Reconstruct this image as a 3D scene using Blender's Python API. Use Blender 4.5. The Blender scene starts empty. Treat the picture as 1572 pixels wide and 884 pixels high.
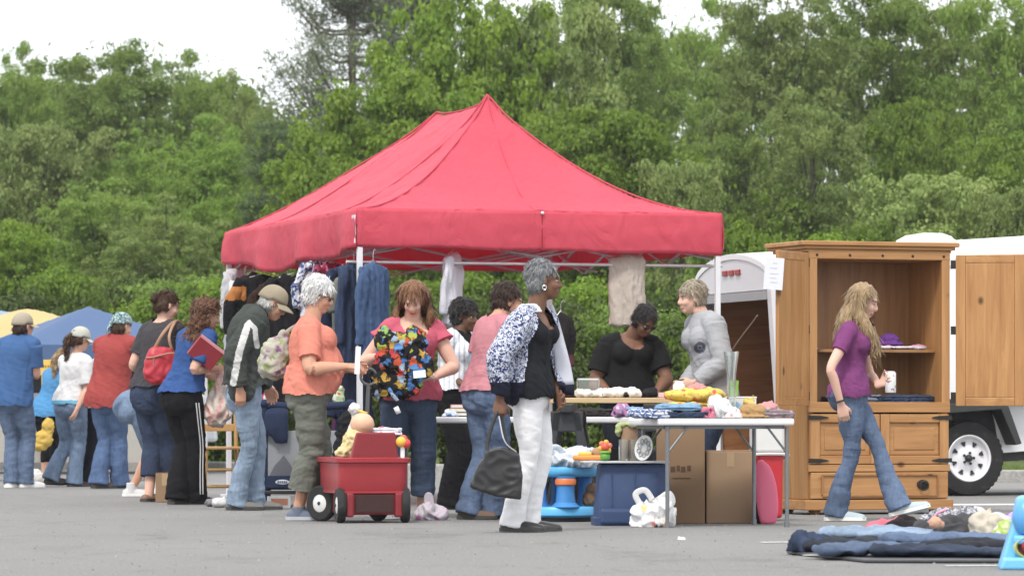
import bpy, bmesh, math, random
import numpy as np
from mathutils import Vector, Matrix
R = math.radians
SC = bpy.context.scene
COL = SC.collection
# ---------------------------------------------------------------- camera, world, sun, exposure
F, CH, YH, CX = 6500.0, 0.68, 645.0, 786.0        # long lens: focal length in photo pixels, camera height, horizon row
cam = bpy.data.cameras.new('camera'); camo = bpy.data.objects.new('camera', cam); COL.objects.link(camo)
cam.sensor_width = 36; cam.lens = F / 1572 * 36; cam.shift_y = (YH - 442) / 1572
cam.clip_start = .5; cam.clip_end = 3000
camo.location = (0, 0, CH); camo.rotation_euler = (R(90), 0, 0)
SC.camera = camo
cam.dof.use_dof = True; cam.dof.focus_distance = 29.5; cam.dof.aperture_fstop = 7.0
SUN_EL, SUN_AZ = 54, 200                           # azimuth the light comes from, degrees clockwise from +Y
wld = bpy.data.worlds.new('World'); SC.world = wld; wld.use_nodes = True
nt = wld.node_tree; nt.nodes.clear()
sky = nt.nodes.new('ShaderNodeTexSky'); sky.sky_type = 'NISHITA'; sky.sun_disc = False
sky.sun_elevation = R(SUN_EL); sky.sun_rotation = R(SUN_AZ); sky.air_density = 1.0; sky.dust_density = 3.0
tc = nt.nodes.new('ShaderNodeTexCoord'); nz = nt.nodes.new('ShaderNodeTexNoise')
nz.inputs['Scale'].default_value = 2.2; nz.inputs['Detail'].default_value = 5
nt.links.new(tc.outputs['Generated'], nz.inputs['Vector'])
rp = nt.nodes.new('ShaderNodeValToRGB')
rp.color_ramp.elements[0].position = .3; rp.color_ramp.elements[0].color = (8.6, 8.9, 9.4, 1)
rp.color_ramp.elements[1].position = .7; rp.color_ramp.elements[1].color = (12.5, 12.6, 12.8, 1)
nt.links.new(nz.outputs['Fac'], rp.inputs['Fac'])
mx = nt.nodes.new('ShaderNodeMix'); mx.data_type = 'RGBA'; mx.inputs['Factor'].default_value = .88   # cloud cover
nt.links.new(sky.outputs['Color'], mx.inputs[6]); nt.links.new(rp.outputs['Color'], mx.inputs[7])
bg = nt.nodes.new('ShaderNodeBackground'); bg.inputs['Strength'].default_value = .11
ow = nt.nodes.new('ShaderNodeOutputWorld')
nt.links.new(mx.outputs[2], bg.inputs['Color']); nt.links.new(bg.outputs[0], ow.inputs['Surface'])
sl = bpy.data.lights.new('sun', 'SUN'); sl.energy = 1.8; sl.angle = R(11); sl.color = (1, .96, .9)
so = bpy.data.objects.new('sun', sl); COL.objects.link(so)
sd = Vector((math.sin(R(SUN_AZ)) * math.cos(R(SUN_EL)), math.cos(R(SUN_AZ)) * math.cos(R(SUN_EL)), math.sin(R(SUN_EL))))
so.rotation_euler = sd.to_track_quat('Z', 'Y').to_euler(); so.location = (0, 0, 40)
SC.view_settings.view_transform = 'Standard'; SC.view_settings.look = 'None'
SC.view_settings.exposure = .62; SC.view_settings.gamma = 1; SC.view_settings.use_curve_mapping = False
SC.render.engine = 'CYCLES'
SC.cycles.max_bounces = 6; SC.cycles.diffuse_bounces = 3; SC.cycles.glossy_bounces = 2; SC.cycles.transmission_bounces = 4
SC.cycles.transparent_max_bounces = 6; SC.cycles.use_denoising = True; SC.cycles.caustics_reflective = False; SC.cycles.caustics_refractive = False
SC.cycles.use_adaptive_sampling = True

# ---------------------------------------------------------------- coordinates: photo pixel + distance -> point
def W(px, py, d): return np.array([(px - CX) / F * d, d, CH + (YH - py) / F * d])
def G(px, d, z=0.0): return np.array([(px - CX) / F * d, d, z])
def nrm(v):
    v = np.asarray(v, float); n = np.linalg.norm(v); return v / n if n > 1e-9 else v
def hd(a, p=0): return np.array([math.cos(R(p)) * math.cos(R(a)), math.cos(R(p)) * math.sin(R(a)), math.sin(R(p))])
UP = np.array([0, 0, 1.0])
def pnoise(P, wl, seed, n=7, stretch=(1, 1, 1)):
    r = np.random.RandomState(seed); P = P * np.array(stretch); o = np.zeros(len(P))
    wp = np.stack([np.sin(P @ (r.randn(3) * 3 / wl) + r.rand() * 6) for _ in range(3)], 1) * wl * .18
    for i in range(n):
        k = nrm(r.randn(3)) * 2 * math.pi / (wl * (.6 + .9 * r.rand())); o += np.sin((P + wp) @ k + r.rand() * 6.28)
    return o / math.sqrt(n / 2) * .6

# ---------------------------------------------------------------- materials
MC = {}
def mnew(key):
    m = bpy.data.materials.new(key); m.use_nodes = True
    return m, m.node_tree, m.node_tree.nodes['Principled BSDF']
def nn(t, typ, **kw):
    n = t.nodes.new(typ)
    for k, v in kw.items():
        if k in n.inputs.keys(): n.inputs[k].default_value = v
        else: setattr(n, k, v)
    return n
def c4(c): return (c[0], c[1], c[2], 1)
def srgb(r, g, b):
    f = lambda x: ((x / 255 + .055) / 1.055) ** 2.4 if x > 10 else x / 255 / 12.92
    return (f(r), f(g), f(b))
def mixc(t, fac, a, b):
    n = t.nodes.new('ShaderNodeMix'); n.data_type = 'RGBA'
    for s, i in ((fac, 0), (a, 6), (b, 7)):
        if hasattr(s, 'links'): t.links.new(s, n.inputs[i])
        elif i == 0: n.inputs[0].default_value = s
        else: n.inputs[i].default_value = c4(s)
    return n.outputs[2]
def ramp(t, fac, stops, interp='LINEAR'):
    n = t.nodes.new('ShaderNodeValToRGB'); n.color_ramp.interpolation = interp
    e = n.color_ramp.elements
    while len(e) < len(stops): e.new(.5)
    for i, (p, c) in enumerate(stops): e[i].position = p; e[i].color = c4(c)
    t.links.new(fac, n.inputs['Fac']); return n.outputs['Color']
def tex(t, scale, detail=4, rough=.55, stretch=None, dist=0, rot=None):
    co = nn(t, 'ShaderNodeTexCoord'); v = co.outputs['Object']
    if stretch or rot:
        mp = nn(t, 'ShaderNodeMapping'); t.links.new(v, mp.inputs['Vector']); v = mp.outputs[0]
        if stretch: mp.inputs['Scale'].default_value = stretch
        if rot: mp.inputs['Rotation'].default_value = rot
    n = nn(t, 'ShaderNodeTexNoise', Scale=scale, Detail=detail, Roughness=rough, Distortion=dist)
    t.links.new(v, n.inputs['Vector']); return n.outputs['Fac']
def bump(t, b, h, strength, dist=.01):
    n = nn(t, 'ShaderNodeBump', Strength=strength, Distance=dist); t.links.new(h, n.inputs['Height']); t.links.new(n.outputs[0], b.inputs['Normal'])
def sc(c, k): return tuple(min(1, x * k) for x in c)
def fabric(col, rough=.9, var=.13, scale=6, bs=.35, bscale=28, spec=.15, trans=0):
    g_ = .3 * col[0] + .6 * col[1] + .1 * col[2]; col = tuple(.90 * (x * .88 + g_ * .12) for x in col)
    key = ('fab', col, rough, var, scale, bs, bscale, trans)
    if key in MC: return MC[key]
    m, t, b = mnew('fabric'); b.inputs['Roughness'].default_value = rough; b.inputs['Specular IOR Level'].default_value = spec
    c = mixc(t, tex(t, scale, 5), sc(col, 1 - var), sc(col, 1 + var))
    c = mixc(t, .25, c, mixc(t, tex(t, 140, 2), sc(col, .75), sc(col, 1.25))); t.links.new(c, b.inputs['Base Color'])
    bump(t, b, tex(t, bscale, 4, dist=.6), bs)
    if trans:
        tr = nn(t, 'ShaderNodeBsdfTranslucent'); t.links.new(c, tr.inputs['Color']); ms = nn(t, 'ShaderNodeMixShader'); ms.inputs[0].default_value = trans
        t.links.new(b.outputs[0], ms.inputs[1]); t.links.new(tr.outputs[0], ms.inputs[2]); t.links.new(ms.outputs[0], t.nodes['Material Output'].inputs['Surface'])
    MC[key] = m; return m
def denim(col, worn=.5):
    g_ = .3 * col[0] + .6 * col[1] + .1 * col[2]; col = tuple(.84 * (x * .78 + g_ * .22) for x in col)
    key = ('den', col, worn)
    if key in MC: return MC[key]
    m, t, b = mnew('denim'); b.inputs['Roughness'].default_value = .9; b.inputs['Specular IOR Level'].default_value = .12
    lo, hi = sc(col, .72), tuple(min(1, x * (1 + worn * 1.1) + .02 * worn) for x in col)
    n1 = tex(t, 5, 5, stretch=(1, 1, .55)); c = ramp(t, n1, [(.3, lo), (.72, hi)])
    c = mixc(t, .35, c, ramp(t, tex(t, 60, 3, stretch=(1, 1, .25)), [(.3, sc(col, .65)), (.75, hi)])); t.links.new(c, b.inputs['Base Color'])
    bump(t, b, tex(t, 24, 4, dist=1.0, stretch=(.7, .7, 1.3)), .5)
    MC[key] = m; return m
def skinm(col):
    key = ('skin', col)
    if key in MC: return MC[key]
    m, t, b = mnew('skin'); b.inputs['Roughness'].default_value = .55; b.inputs['Specular IOR Level'].default_value = .3
    b.inputs['Subsurface Weight'].default_value = .12; b.inputs['Subsurface Radius'].default_value = (.02, .008, .004); b.inputs['Subsurface Scale'].default_value = .3
    c = mixc(t, tex(t, 22, 4), sc(col, .86), (min(1, col[0] * 1.14), col[1] * 1.06, col[2] * 1.04)); t.links.new(c, b.inputs['Base Color'])
    bump(t, b, tex(t, 90, 3), .12, .004); MC[key] = m; return m
def hairm(a, bcol, scale=26, rough=.5):
    key = ('hair', a, bcol, scale)
    if key in MC: return MC[key]
    m, t, b = mnew('hair'); b.inputs['Roughness'].default_value = rough; b.inputs['Specular IOR Level'].default_value = .35
    f = tex(t, scale, 5, .65, stretch=(2.2, 2.2, .35), dist=.8); c = ramp(t, f, [(.32, a), (.68, bcol)]); t.links.new(c, b.inputs['Base Color'])
    bump(t, b, tex(t, scale * 1.6, 4, .7, stretch=(2.2, 2.2, .3), dist=.6), .9, .012); MC[key] = m; return m
def plastic(col, rough=.38, var=.06, spec=.45, dirt=.1, bs=.05):
    key = ('pl', col, rough, var, dirt)
    if key in MC: return MC[key]
    m, t, b = mnew('plastic'); b.inputs['Specular IOR Level'].default_value = spec
    c = mixc(t, tex(t, 4, 6), sc(col, 1 - var), sc(col, 1 + var))
    c = mixc(t, ramp(t, tex(t, 9, 8, .7), [(.55, (0, 0, 0)), (.8, (dirt,) * 3)]), c, (.25, .22, .19)); t.links.new(c, b.inputs['Base Color'])
    rr = nn(t, 'ShaderNodeMapRange'); t.links.new(tex(t, 12, 5), rr.inputs[0]); rr.inputs[3].default_value = rough * .75; rr.inputs[4].default_value = min(1, rough * 1.35)
    t.links.new(rr.outputs[0], b.inputs['Roughness']); bump(t, b, tex(t, 14, 3), bs); MC[key] = m; return m
def metal(col, rough=.35, met=.85):
    key = ('me', col, rough, met)
    if key in MC: return MC[key]
    m, t, b = mnew('metal'); b.inputs['Metallic'].default_value = met; b.inputs['Roughness'].default_value = rough
    t.links.new(mixc(t, tex(t, 18, 5), sc(col, .8), sc(col, 1.1)), b.inputs['Base Color']); MC[key] = m; return m
def wood(a, bcol, axis=2, scale=3.0, rough=.42, knots=True):
    key = ('wo', a, bcol, axis, scale)
    if key in MC: return MC[key]
    m, t, b = mnew('wood'); b.inputs['Roughness'].default_value = rough; b.inputs['Specular IOR Level'].default_value = .35
    st = [7, 7, 7]; st[axis] = .55
    f = tex(t, scale, 6, .6, stretch=tuple(st), dist=.9); c = ramp(t, f, [(.28, a), (.5, tuple((x + y) / 2 for x, y in zip(a, bcol))), (.75, bcol)])
    c = mixc(t, ramp(t, tex(t, scale * .5, 2), [(.35, (0, 0, 0)), (.7, (.4,) * 3)]), c, sc(a, .85))
    if knots:
        co = nn(t, 'ShaderNodeTexCoord'); mp = nn(t, 'ShaderNodeMapping'); t.links.new(co.outputs['Object'], mp.inputs['Vector'])
        s2 = [1, 1, 1]; s2[axis] = .7; mp.inputs['Scale'].default_value = s2
        vo = nn(t, 'ShaderNodeTexVoronoi', Scale=4.2); t.links.new(mp.outputs[0], vo.inputs['Vector'])
        k = ramp(t, vo.outputs['Distance'], [(.05, (1, 1, 1)), (.12, (0, 0, 0))]); c = mixc(t, k, c, sc(a, .35))
    t.links.new(c, b.inputs['Base Color']); bump(t, b, f, .12, .004); MC[key] = m; return m
def spots(base, cols, scale, thr=.34, edge=.03, rough=.85, dist=.25):
    m, t, b = mnew('printed_fabric'); b.inputs['Roughness'].default_value = rough; b.inputs['Specular IOR Level'].default_value = .15
    co = nn(t, 'ShaderNodeTexCoord'); no = nn(t, 'ShaderNodeTexNoise', Scale=scale * 1.5, Detail=2); t.links.new(co.outputs['Object'], no.inputs['Vector'])
    ad = nn(t, 'ShaderNodeVectorMath', operation='MULTIPLY_ADD'); t.links.new(no.outputs['Color'], ad.inputs[0])
    ad.inputs[1].default_value = (dist / scale * 2,) * 3; t.links.new(co.outputs['Object'], ad.inputs[2])
    vo = nn(t, 'ShaderNodeTexVoronoi', Scale=scale); t.links.new(ad.outputs[0], vo.inputs['Vector'])
    sp = nn(t, 'ShaderNodeSeparateColor'); t.links.new(vo.outputs['Color'], sp.inputs[0])
    cc = ramp(t, sp.outputs[0], [(i / len(cols), c) for i, c in enumerate(cols)], 'CONSTANT')
    k = ramp(t, vo.outputs['Distance'], [(thr - edge, (1, 1, 1)), (thr + edge, (0, 0, 0))])
    t.links.new(mixc(t, k, base, cc), b.inputs['Base Color']); bump(t, b, tex(t, 26, 4), .4); return m
def swirl(a, bcol, scale, pos=.5, w=.04):
    m, t, b = mnew('printed_fabric'); b.inputs['Roughness'].default_value = .85; b.inputs['Specular IOR Level'].default_value = .15
    f = tex(t, scale, 1.5, .5, dist=2.2); t.links.new(ramp(t, f, [(pos - w, a), (pos + w, bcol)]), b.inputs['Base Color']); bump(t, b, tex(t, 22, 4), .4); return m
def stripes(a, bcol, freq, axis=0, w=.5):
    m, t, b = mnew('striped_fabric'); b.inputs['Roughness'].default_value = .88
    co = nn(t, 'ShaderNodeTexCoord'); sx = nn(t, 'ShaderNodeSeparateXYZ'); t.links.new(co.outputs['Object'], sx.inputs[0])
    mu = nn(t, 'ShaderNodeMath', operation='MULTIPLY'); t.links.new(sx.outputs[axis], mu.inputs[0]); mu.inputs[1].default_value = freq
    fr = nn(t, 'ShaderNodeMath', operation='FRACT'); t.links.new(mu.outputs[0], fr.inputs[0])
    t.links.new(ramp(t, fr.outputs[0], [(0, a), (w, bcol)], 'CONSTANT'), b.inputs['Base Color']); bump(t, b, tex(t, 22, 4), .4); return m
def bagm(col, alpha=.9):
    m, t, b = mnew('thin_plastic'); b.inputs['Roughness'].default_value = .32; b.inputs['Alpha'].default_value = alpha
    t.links.new(mixc(t, tex(t, 9, 4), sc(col, .85), sc(col, 1.1)), b.inputs['Base Color']); bump(t, b, tex(t, 30, 5, dist=1.5), .7, .012); return m
def glassm(col=(.9, .95, .93)):
    if 'glass' in MC: return MC['glass']
    m, t, b = mnew('glass'); b.inputs['Base Color'].default_value = c4(col); b.inputs['Transmission Weight'].default_value = .9; b.inputs['Roughness'].default_value = .06
    MC['glass'] = m; return m
def leafm(lo, hi, trans=.35, rough=.5):
    m, t, b = mnew('leaves'); b.inputs['Roughness'].default_value = rough; b.inputs['Specular IOR Level'].default_value = .3
    g = nn(t, 'ShaderNodeNewGeometry'); oi = nn(t, 'ShaderNodeObjectInfo')
    c = mixc(t, g.outputs['Random Per Island'], lo, hi)
    c = mixc(t, ramp(t, tex(t, .55, 3), [(.35, (0, 0, 0)), (.68, (.55,) * 3)]), c, (hi[0] * 1.25, hi[1] * 1.12, hi[2] * 1.1))
    hs = nn(t, 'ShaderNodeHueSaturation', Saturation=1.06); t.links.new(c, hs.inputs['Color'])
    mr = nn(t, 'ShaderNodeMapRange'); t.links.new(oi.outputs['Random'], mr.inputs[0]); mr.inputs[3].default_value = .78; mr.inputs[4].default_value = 1.2
    t.links.new(mr.outputs[0], hs.inputs['Value'])
    t.links.new(hs.outputs[0], b.inputs['Base Color'])
    tr = nn(t, 'ShaderNodeBsdfTranslucent'); t.links.new(hs.outputs[0], tr.inputs['Color']); ms = nn(t, 'ShaderNodeMixShader'); ms.inputs[0].default_value = trans
    t.links.new(b.outputs[0], ms.inputs[1]); t.links.new(tr.outputs[0], ms.inputs[2]); t.links.new(ms.outputs[0], t.nodes['Material Output'].inputs['Surface'])
    return m

# ---------------------------------------------------------------- mesh helpers
def catmull(K, m):
    K = np.asarray(K, float); n = len(K)
    if n == 2: return np.stack([K[0] + (K[1] - K[0]) * t for t in np.linspace(0, 1, m + 1)])
    E = np.vstack([2 * K[0] - K[1], K, 2 * K[-1] - K[-2]]); out = []
    for i in range(n - 1):
        a, b, c, d = E[i:i + 4]
        for j in range(m):
            t = j / m; out.append(.5 * (2 * b + (c - a) * t + (2 * a - 5 * b + 4 * c - d) * t * t + (3 * b - a - 3 * c + d) * t ** 3))
    out.append(K[-1]); return np.array(out)
def loft(P, RA, RB, U, n=16, cap=True, flat=False):
    P = np.asarray(P, float); k = len(P); RA = np.broadcast_to(RA, (k,)); RB = np.broadcast_to(RB, (k,)); U = np.broadcast_to(U, (k, 3))
    T = np.gradient(P, axis=0); T /= np.linalg.norm(T, axis=1)[:, None] + 1e-12
    rows = []
    if cap and not flat:
        for q, f in ((.62, .55), (.34, .86)): rows.append((P[0] - T[0] * RB[0] * q, RA[0] * f, RB[0] * f, U[0], T[0]))
    for i in range(k): rows.append((P[i], RA[i], RB[i], U[i], T[i]))
    if cap and not flat:
        for q, f in ((.34, .86), (.62, .55)): rows.append((P[-1] + T[-1] * RB[-1] * q, RA[-1] * f, RB[-1] * f, U[-1], T[-1]))
    th = np.linspace(0, 2 * math.pi, n, endpoint=False); V = []; Fc = []
    for p, a, b, u, t in rows:
        u = u - t * (u @ t)
        if np.linalg.norm(u) < 1e-4: u = np.cross(t, [.3, .9, .2])
        u = nrm(u); w = np.cross(t, u); V.append(p + np.outer(np.cos(th) * a, u) + np.outer(np.sin(th) * b, w))
    m = len(rows); V = np.vstack(V)
    for i in range(m - 1):
        for j in range(n): Fc.append((i * n + j, i * n + (j + 1) % n, (i + 1) * n + (j + 1) % n, (i + 1) * n + j))
    if cap: Fc.append(tuple(range(n - 1, -1, -1))); Fc.append(tuple((m - 1) * n + j for j in range(n)))
    return V, Fc
def limb(keys, U, m=4, n=14, cap=True, flat=False):
    """keys: (point, ra[, rb])"""
    K = np.array([list(k[0]) + [k[1], k[2] if len(k) > 2 else k[1]] for k in keys]); Q = catmull(K, m)
    return loft(Q[:, :3], np.maximum(Q[:, 3], .001), np.maximum(Q[:, 4], .001), U, n, cap, flat)
def ell(c, r, M=None, nu=16, nv=10):
    r = np.broadcast_to(r, (3,)); V = []; Fc = []
    for i in range(1, nv):
        ph = math.pi * i / nv
        for j in range(nu): th = 2 * math.pi * j / nu; V.append((math.sin(ph) * math.cos(th), math.sin(ph) * math.sin(th), -math.cos(ph)))
    V += [(0, 0, -1), (0, 0, 1)]; V = np.array(V) * r
    if M is not None: V = V @ np.asarray(M)
    V = V + np.asarray(c)
    for i in range(nv - 2):
        for j in range(nu): Fc.append((i * nu + j, i * nu + (j + 1) % nu, (i + 1) * nu + (j + 1) % nu, (i + 1) * nu + j))
    s = (nv - 1) * nu
    for j in range(nu): Fc.append((s, (j + 1) % nu, j)); Fc.append((s + 1, (nv - 2) * nu + j, (nv - 2) * nu + (j + 1) % nu))
    return V, Fc
def frames(pts):
    P = np.asarray(pts, float); T = np.gradient(P, axis=0); T /= np.linalg.norm(T, axis=1)[:, None] + 1e-12
    u = np.cross(T[0], [0, 0, 1.0])
    if np.linalg.norm(u) < .1: u = np.cross(T[0], [0, 1.0, 0])
    U = []
    for t in T: u = nrm(u - t * (u @ t)); U.append(u)
    return P, np.array(U)
def rotz(a): c, s = math.cos(a), math.sin(a); return np.array([[c, -s, 0], [s, c, 0], [0, 0, 1.0]])
def rotx(a): c, s = math.cos(a), math.sin(a); return np.array([[1.0, 0, 0], [0, c, -s], [0, s, c]])
def roty(a): c, s = math.cos(a), math.sin(a); return np.array([[c, 0, s], [0, 1.0, 0], [-s, 0, c]])

class MB:
    def __init__(s): s.v = []; s.f = []; s.m = []; s.n = 0
    def add(s, VF, mi=0):
        V, Fc = VF; s.v.append(np.asarray(V, float)); s.f += [tuple(i + s.n for i in f) for f in Fc]; s.m += [mi] * len(Fc); s.n += len(V); return s
    def box(s, c, size, rot=None, mi=0, taper=1.0):
        x, y, z = np.array(size) / 2.0; t = taper
        V = np.array([(-x, -y, -z), (x, -y, -z), (x, y, -z), (-x, y, -z), (-x * t, -y * t, z), (x * t, -y * t, z), (x * t, y * t, z), (-x * t, y * t, z)])
        if rot is not None: V = V @ np.asarray(rot).T
        return s.add((V + np.asarray(c), [(3, 2, 1, 0), (4, 5, 6, 7), (0, 1, 5, 4), (1, 2, 6, 5), (2, 3, 7, 6), (3, 0, 4, 7)]), mi)
    def tube(s, pts, r, n=8, mi=0, sm=0):
        if sm: pts = catmull(pts, sm)
        P, U = frames(pts); r = np.interp(np.linspace(0, 1, len(P)), np.linspace(0, 1, len(np.atleast_1d(r))), np.atleast_1d(r)) if np.ndim(r) else r
        return s.add(loft(P, r, r, U, n, True, True), mi)
    def lathe(s, prof, c=(0, 0, 0), n=24, M=None, mi=0, close=False):
        V = []; Fc = []; k = len(prof)
        for r, z in prof:
            for j in range(n): a = 2 * math.pi * j / n; V.append((max(r, .0004) * math.cos(a), max(r, .0004) * math.sin(a), z))
        V = np.array(V)
        if M is not None: V = V @ np.asarray(M).T
        for i in range(k - 1 + (1 if close else 0)):
            for j in range(n): Fc.append((i * n + j, i * n + (j + 1) % n, ((i + 1) % k) * n + (j + 1) % n, ((i + 1) % k) * n + j))
        return s.add((V + np.asarray(c), Fc), mi)
    def prism(s, poly, y0, y1, M=None, c=(0, 0, 0), mi=0):
        """outline (x,z) extruded along y"""
        k = len(poly); V = np.array([(x, y0, z) for x, z in poly] + [(x, y1, z) for x, z in poly], float)
        if M is not None: V = V @ np.asarray(M).T
        Fc = [tuple(range(k)), tuple(range(2 * k - 1, k - 1, -1))] + [((i + 1) % k, i, i + k, (i + 1) % k + k) for i in range(k)]
        return s.add((V + np.asarray(c), Fc), mi)
    def build(s, name, mats, parent=None, smooth=False, bevel=0, loc=None, seg=2):
        me = bpy.data.meshes.new(name); V = np.vstack(s.v)
        if loc is not None: V = V - np.asarray(loc)
        me.from_pydata(V.tolist(), [], s.f); mats = mats if isinstance(mats, (list, tuple)) else [mats]
        for m in mats: me.materials.append(m)
        me.polygons.foreach_set('material_index', s.m)
        me.polygons.foreach_set('use_smooth', [bool(smooth)] * len(s.f))
        bm = bmesh.new(); bm.from_mesh(me); bmesh.ops.recalc_face_normals(bm, faces=bm.faces); bm.to_mesh(me); bm.free(); me.update()
        o = bpy.data.objects.new(name, me); COL.objects.link(o)
        if smooth and smooth != 'all': me.set_sharp_from_angle(angle=R(40))
        if bevel:
            b = o.modifiers.new('bevel', 'BEVEL'); b.width = bevel; b.segments = seg; b.limit_method = 'ANGLE'; b.angle_limit = R(35)
        if parent: o.parent = parent
        if loc is not None and not parent: o.location = loc
        return o
def each(mb, name, mats, parent, **kw):
    """every shape added to mb becomes a part of its own"""
    out = []; f0 = 0; base = 0
    sizes = []; 
    for V in mb.v: sizes.append(len(V))
    st = np.cumsum([0] + sizes)
    for i, V in enumerate(mb.v):
        m2 = MB(); fs = [(f, m) for f, m in zip(mb.f, mb.m) if st[i] <= f[0] < st[i + 1]]
        m2.v = [V]; m2.f = [tuple(k - st[i] for k in f) for f, _ in fs]; m2.m = [m for _, m in fs]; m2.n = len(V); out.append(m2.build(name, mats, parent, **kw))
    return out
def tag(o, label, cat, group=None, kind=None):
    if label: o['label'] = label
    if cat: o['category'] = cat
    if group: o['group'] = group
    if kind: o['kind'] = kind
    return o
def thing(name, label, cat, loc=(0, 0, 0), rz=0, group=None):
    o = bpy.data.objects.new(name, None); COL.objects.link(o); o.location = tuple(loc); o.rotation_euler = (0, 0, rz); o.empty_display_size = .1
    return tag(o, label, cat, group)
def vox(parts, size, smooth=3, disp=None, cut=None, zmin=None):
    V = []; Fc = []; n = 0
    for v, f in parts: V.append(v); Fc += [tuple(i + n for i in q) for q in f]; n += len(v)
    me = bpy.data.meshes.new('tmp'); me.from_pydata(np.vstack(V).tolist(), [], Fc)
    o = bpy.data.objects.new('tmp', me); COL.objects.link(o)
    bm = bmesh.new(); bm.from_mesh(me); bmesh.ops.recalc_face_normals(bm, faces=bm.faces); bm.to_mesh(me); bm.free()
    r = o.modifiers.new('r', 'REMESH'); r.mode = 'VOXEL'; r.voxel_size = size
    if smooth: q = o.modifiers.new('s', 'SMOOTH'); q.factor = .5; q.iterations = smooth
    dg = bpy.context.evaluated_depsgraph_get(); out = bpy.data.meshes.new_from_object(o.evaluated_get(dg))
    bpy.data.objects.remove(o); bpy.data.meshes.remove(me)
    if disp is not None:
        P = getco(out); N = np.empty(len(P) * 3, np.float32); out.vertex_normals.foreach_get('vector', N); N = N.reshape(-1, 3)
        setco(out, P + N * disp(P, N)[:, None])
    if zmin is not None: P = getco(out); P[:, 2] = np.maximum(P[:, 2], zmin); setco(out, P)
    if cut is not None:
        k = cut(getco(out)); bm = bmesh.new(); bm.from_mesh(out); bm.verts.ensure_lookup_table()
        bmesh.ops.delete(bm, geom=[v for v, q in zip(bm.verts, k) if q], context='VERTS'); bm.to_mesh(out); bm.free()
    return out
def getco(me): a = np.empty(len(me.vertices) * 3, np.float32); me.vertices.foreach_get('co', a); return a.reshape(-1, 3).astype(float)
def setco(me, P): me.vertices.foreach_set('co', P.astype(np.float32).ravel()); me.update()
def centers(me): a = np.empty(len(me.polygons) * 3, np.float32); me.polygons.foreach_get('center', a); return a.reshape(-1, 3).astype(float)
def put(me, name, mats, parent=None, loc=None, paint=None):
    mats = mats if isinstance(mats, (list, tuple)) else [mats]
    me.materials.clear()
    for m in mats: me.materials.append(m)
    if paint is not None: me.polygons.foreach_set('material_index', np.asarray(paint(centers(me)), np.int32))
    me.polygons.foreach_set('use_smooth', np.ones(len(me.polygons), bool))
    if loc is not None: setco(me, getco(me) - np.asarray(loc))
    me.name = name; o = bpy.data.objects.new(name, me); COL.objects.link(o)
    if parent: o.parent = parent
    elif loc is not None: o.location = tuple(loc)
    me.update(); return o
def lump(name, parts, mat, size=.01, smooth=3, amp=.006, wl=.07, seed=1, parent=None, loc=None, stretch=(1, 1, 1), paint=None, cut=None, ridge=False, zmin=None):
    f = (lambda P, N: amp * (1 - 2 * np.abs(pnoise(P, wl, seed, stretch=stretch)))) if ridge else (lambda P, N: amp * pnoise(P, wl, seed, stretch=stretch))
    return put(vox(parts, size, smooth, f if amp else None, cut, zmin), name, mat, parent, loc, paint)
# ---------------------------------------------------------------- the ground
def sheet(name, poly, z, mat, sub=0):
    me = bpy.data.meshes.new(name); me.from_pydata([(x, y, z) for x, y in poly], [], [tuple(range(len(poly)))]); me.materials.append(mat)
    o = bpy.data.objects.new(name, me); COL.objects.link(o); o['kind'] = 'structure'; return o
def ground_mat(stops, scale, fine, bs, rough=.95, stretch=None):
    m, t, b = mnew('ground'); b.inputs['Roughness'].default_value = rough; b.inputs['Specular IOR Level'].default_value = .12
    c = ramp(t, tex(t, scale, 8, .62, stretch=stretch), stops)
    f = tex(t, fine, 4, .7); c = mixc(t, .5, c, ramp(t, f, [(.3, sc(stops[0][1], .55)), (.7, sc(stops[-1][1], 1.35))]))
    t.links.new(c, b.inputs['Base Color']); bump(t, b, f, bs, .006); return m
grass_dirt = ground_mat([(.3, (.045, .075, .02)), (.55, (.08, .12, .03)), (.8, (.12, .13, .05))], .6, 14, .8)
# asphalt: pale worn aggregate, long seams, patches and tyre-polished streaks
am, t, b = mnew('asphalt'); b.inputs['Roughness'].default_value = .93; b.inputs['Specular IOR Level'].default_value = .15
c = ramp(t, tex(t, .35, 8, .65, stretch=(1, .35, 1)), [(.28, (.160, .157, .150)), (.5, (.20, .196, .188)), (.75, (.242, .237, .227))])
f = tex(t, 55, 4, .75); c = mixc(t, .55, c, ramp(t, f, [(.32, (.10, .099, .096)), (.5, (.20, .197, .19)), (.7, (.35, .342, .325))]))
f2 = tex(t, 3.2, 6, .7, stretch=(1, .25, 1)); c = mixc(t, ramp(t, f2, [(.60, (0, 0, 0)), (.74, (.42,) * 3)]), c, (.105, .104, .102))
c = mixc(t, ramp(t, tex(t, .9, 7, .72, stretch=(1, .3, 1)), [(.55, (0, 0, 0)), (.68, (.6,) * 3)]), c, (.12, .118, .113))
c = mixc(t, ramp(t, tex(t, 1.7, 5, .6, stretch=(.5, .35, 1)), [(.66, (0, 0, 0)), (.72, (.55,) * 3)]), c, (.25, .247, .24))
co = nn(t, 'ShaderNodeTexCoord'); vo = nn(t, 'ShaderNodeTexVoronoi', Scale=.33, feature='DISTANCE_TO_EDGE'); ns = nn(t, 'ShaderNodeTexNoise', Scale=1.4, Detail=6)
t.links.new(co.outputs['Object'], ns.inputs['Vector']); ad = nn(t, 'ShaderNodeVectorMath', operation='MULTIPLY_ADD')
t.links.new(ns.outputs['Color'], ad.inputs[0]); ad.inputs[1].default_value = (1.2, 1.2, 0); t.links.new(co.outputs['Object'], ad.inputs[2]); t.links.new(ad.outputs[0], vo.inputs['Vector'])
c = mixc(t, ramp(t, vo.outputs['Distance'], [(.003, (.22,) * 3), (.009, (0, 0, 0))]), c, (.06, .06, .058))
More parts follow.
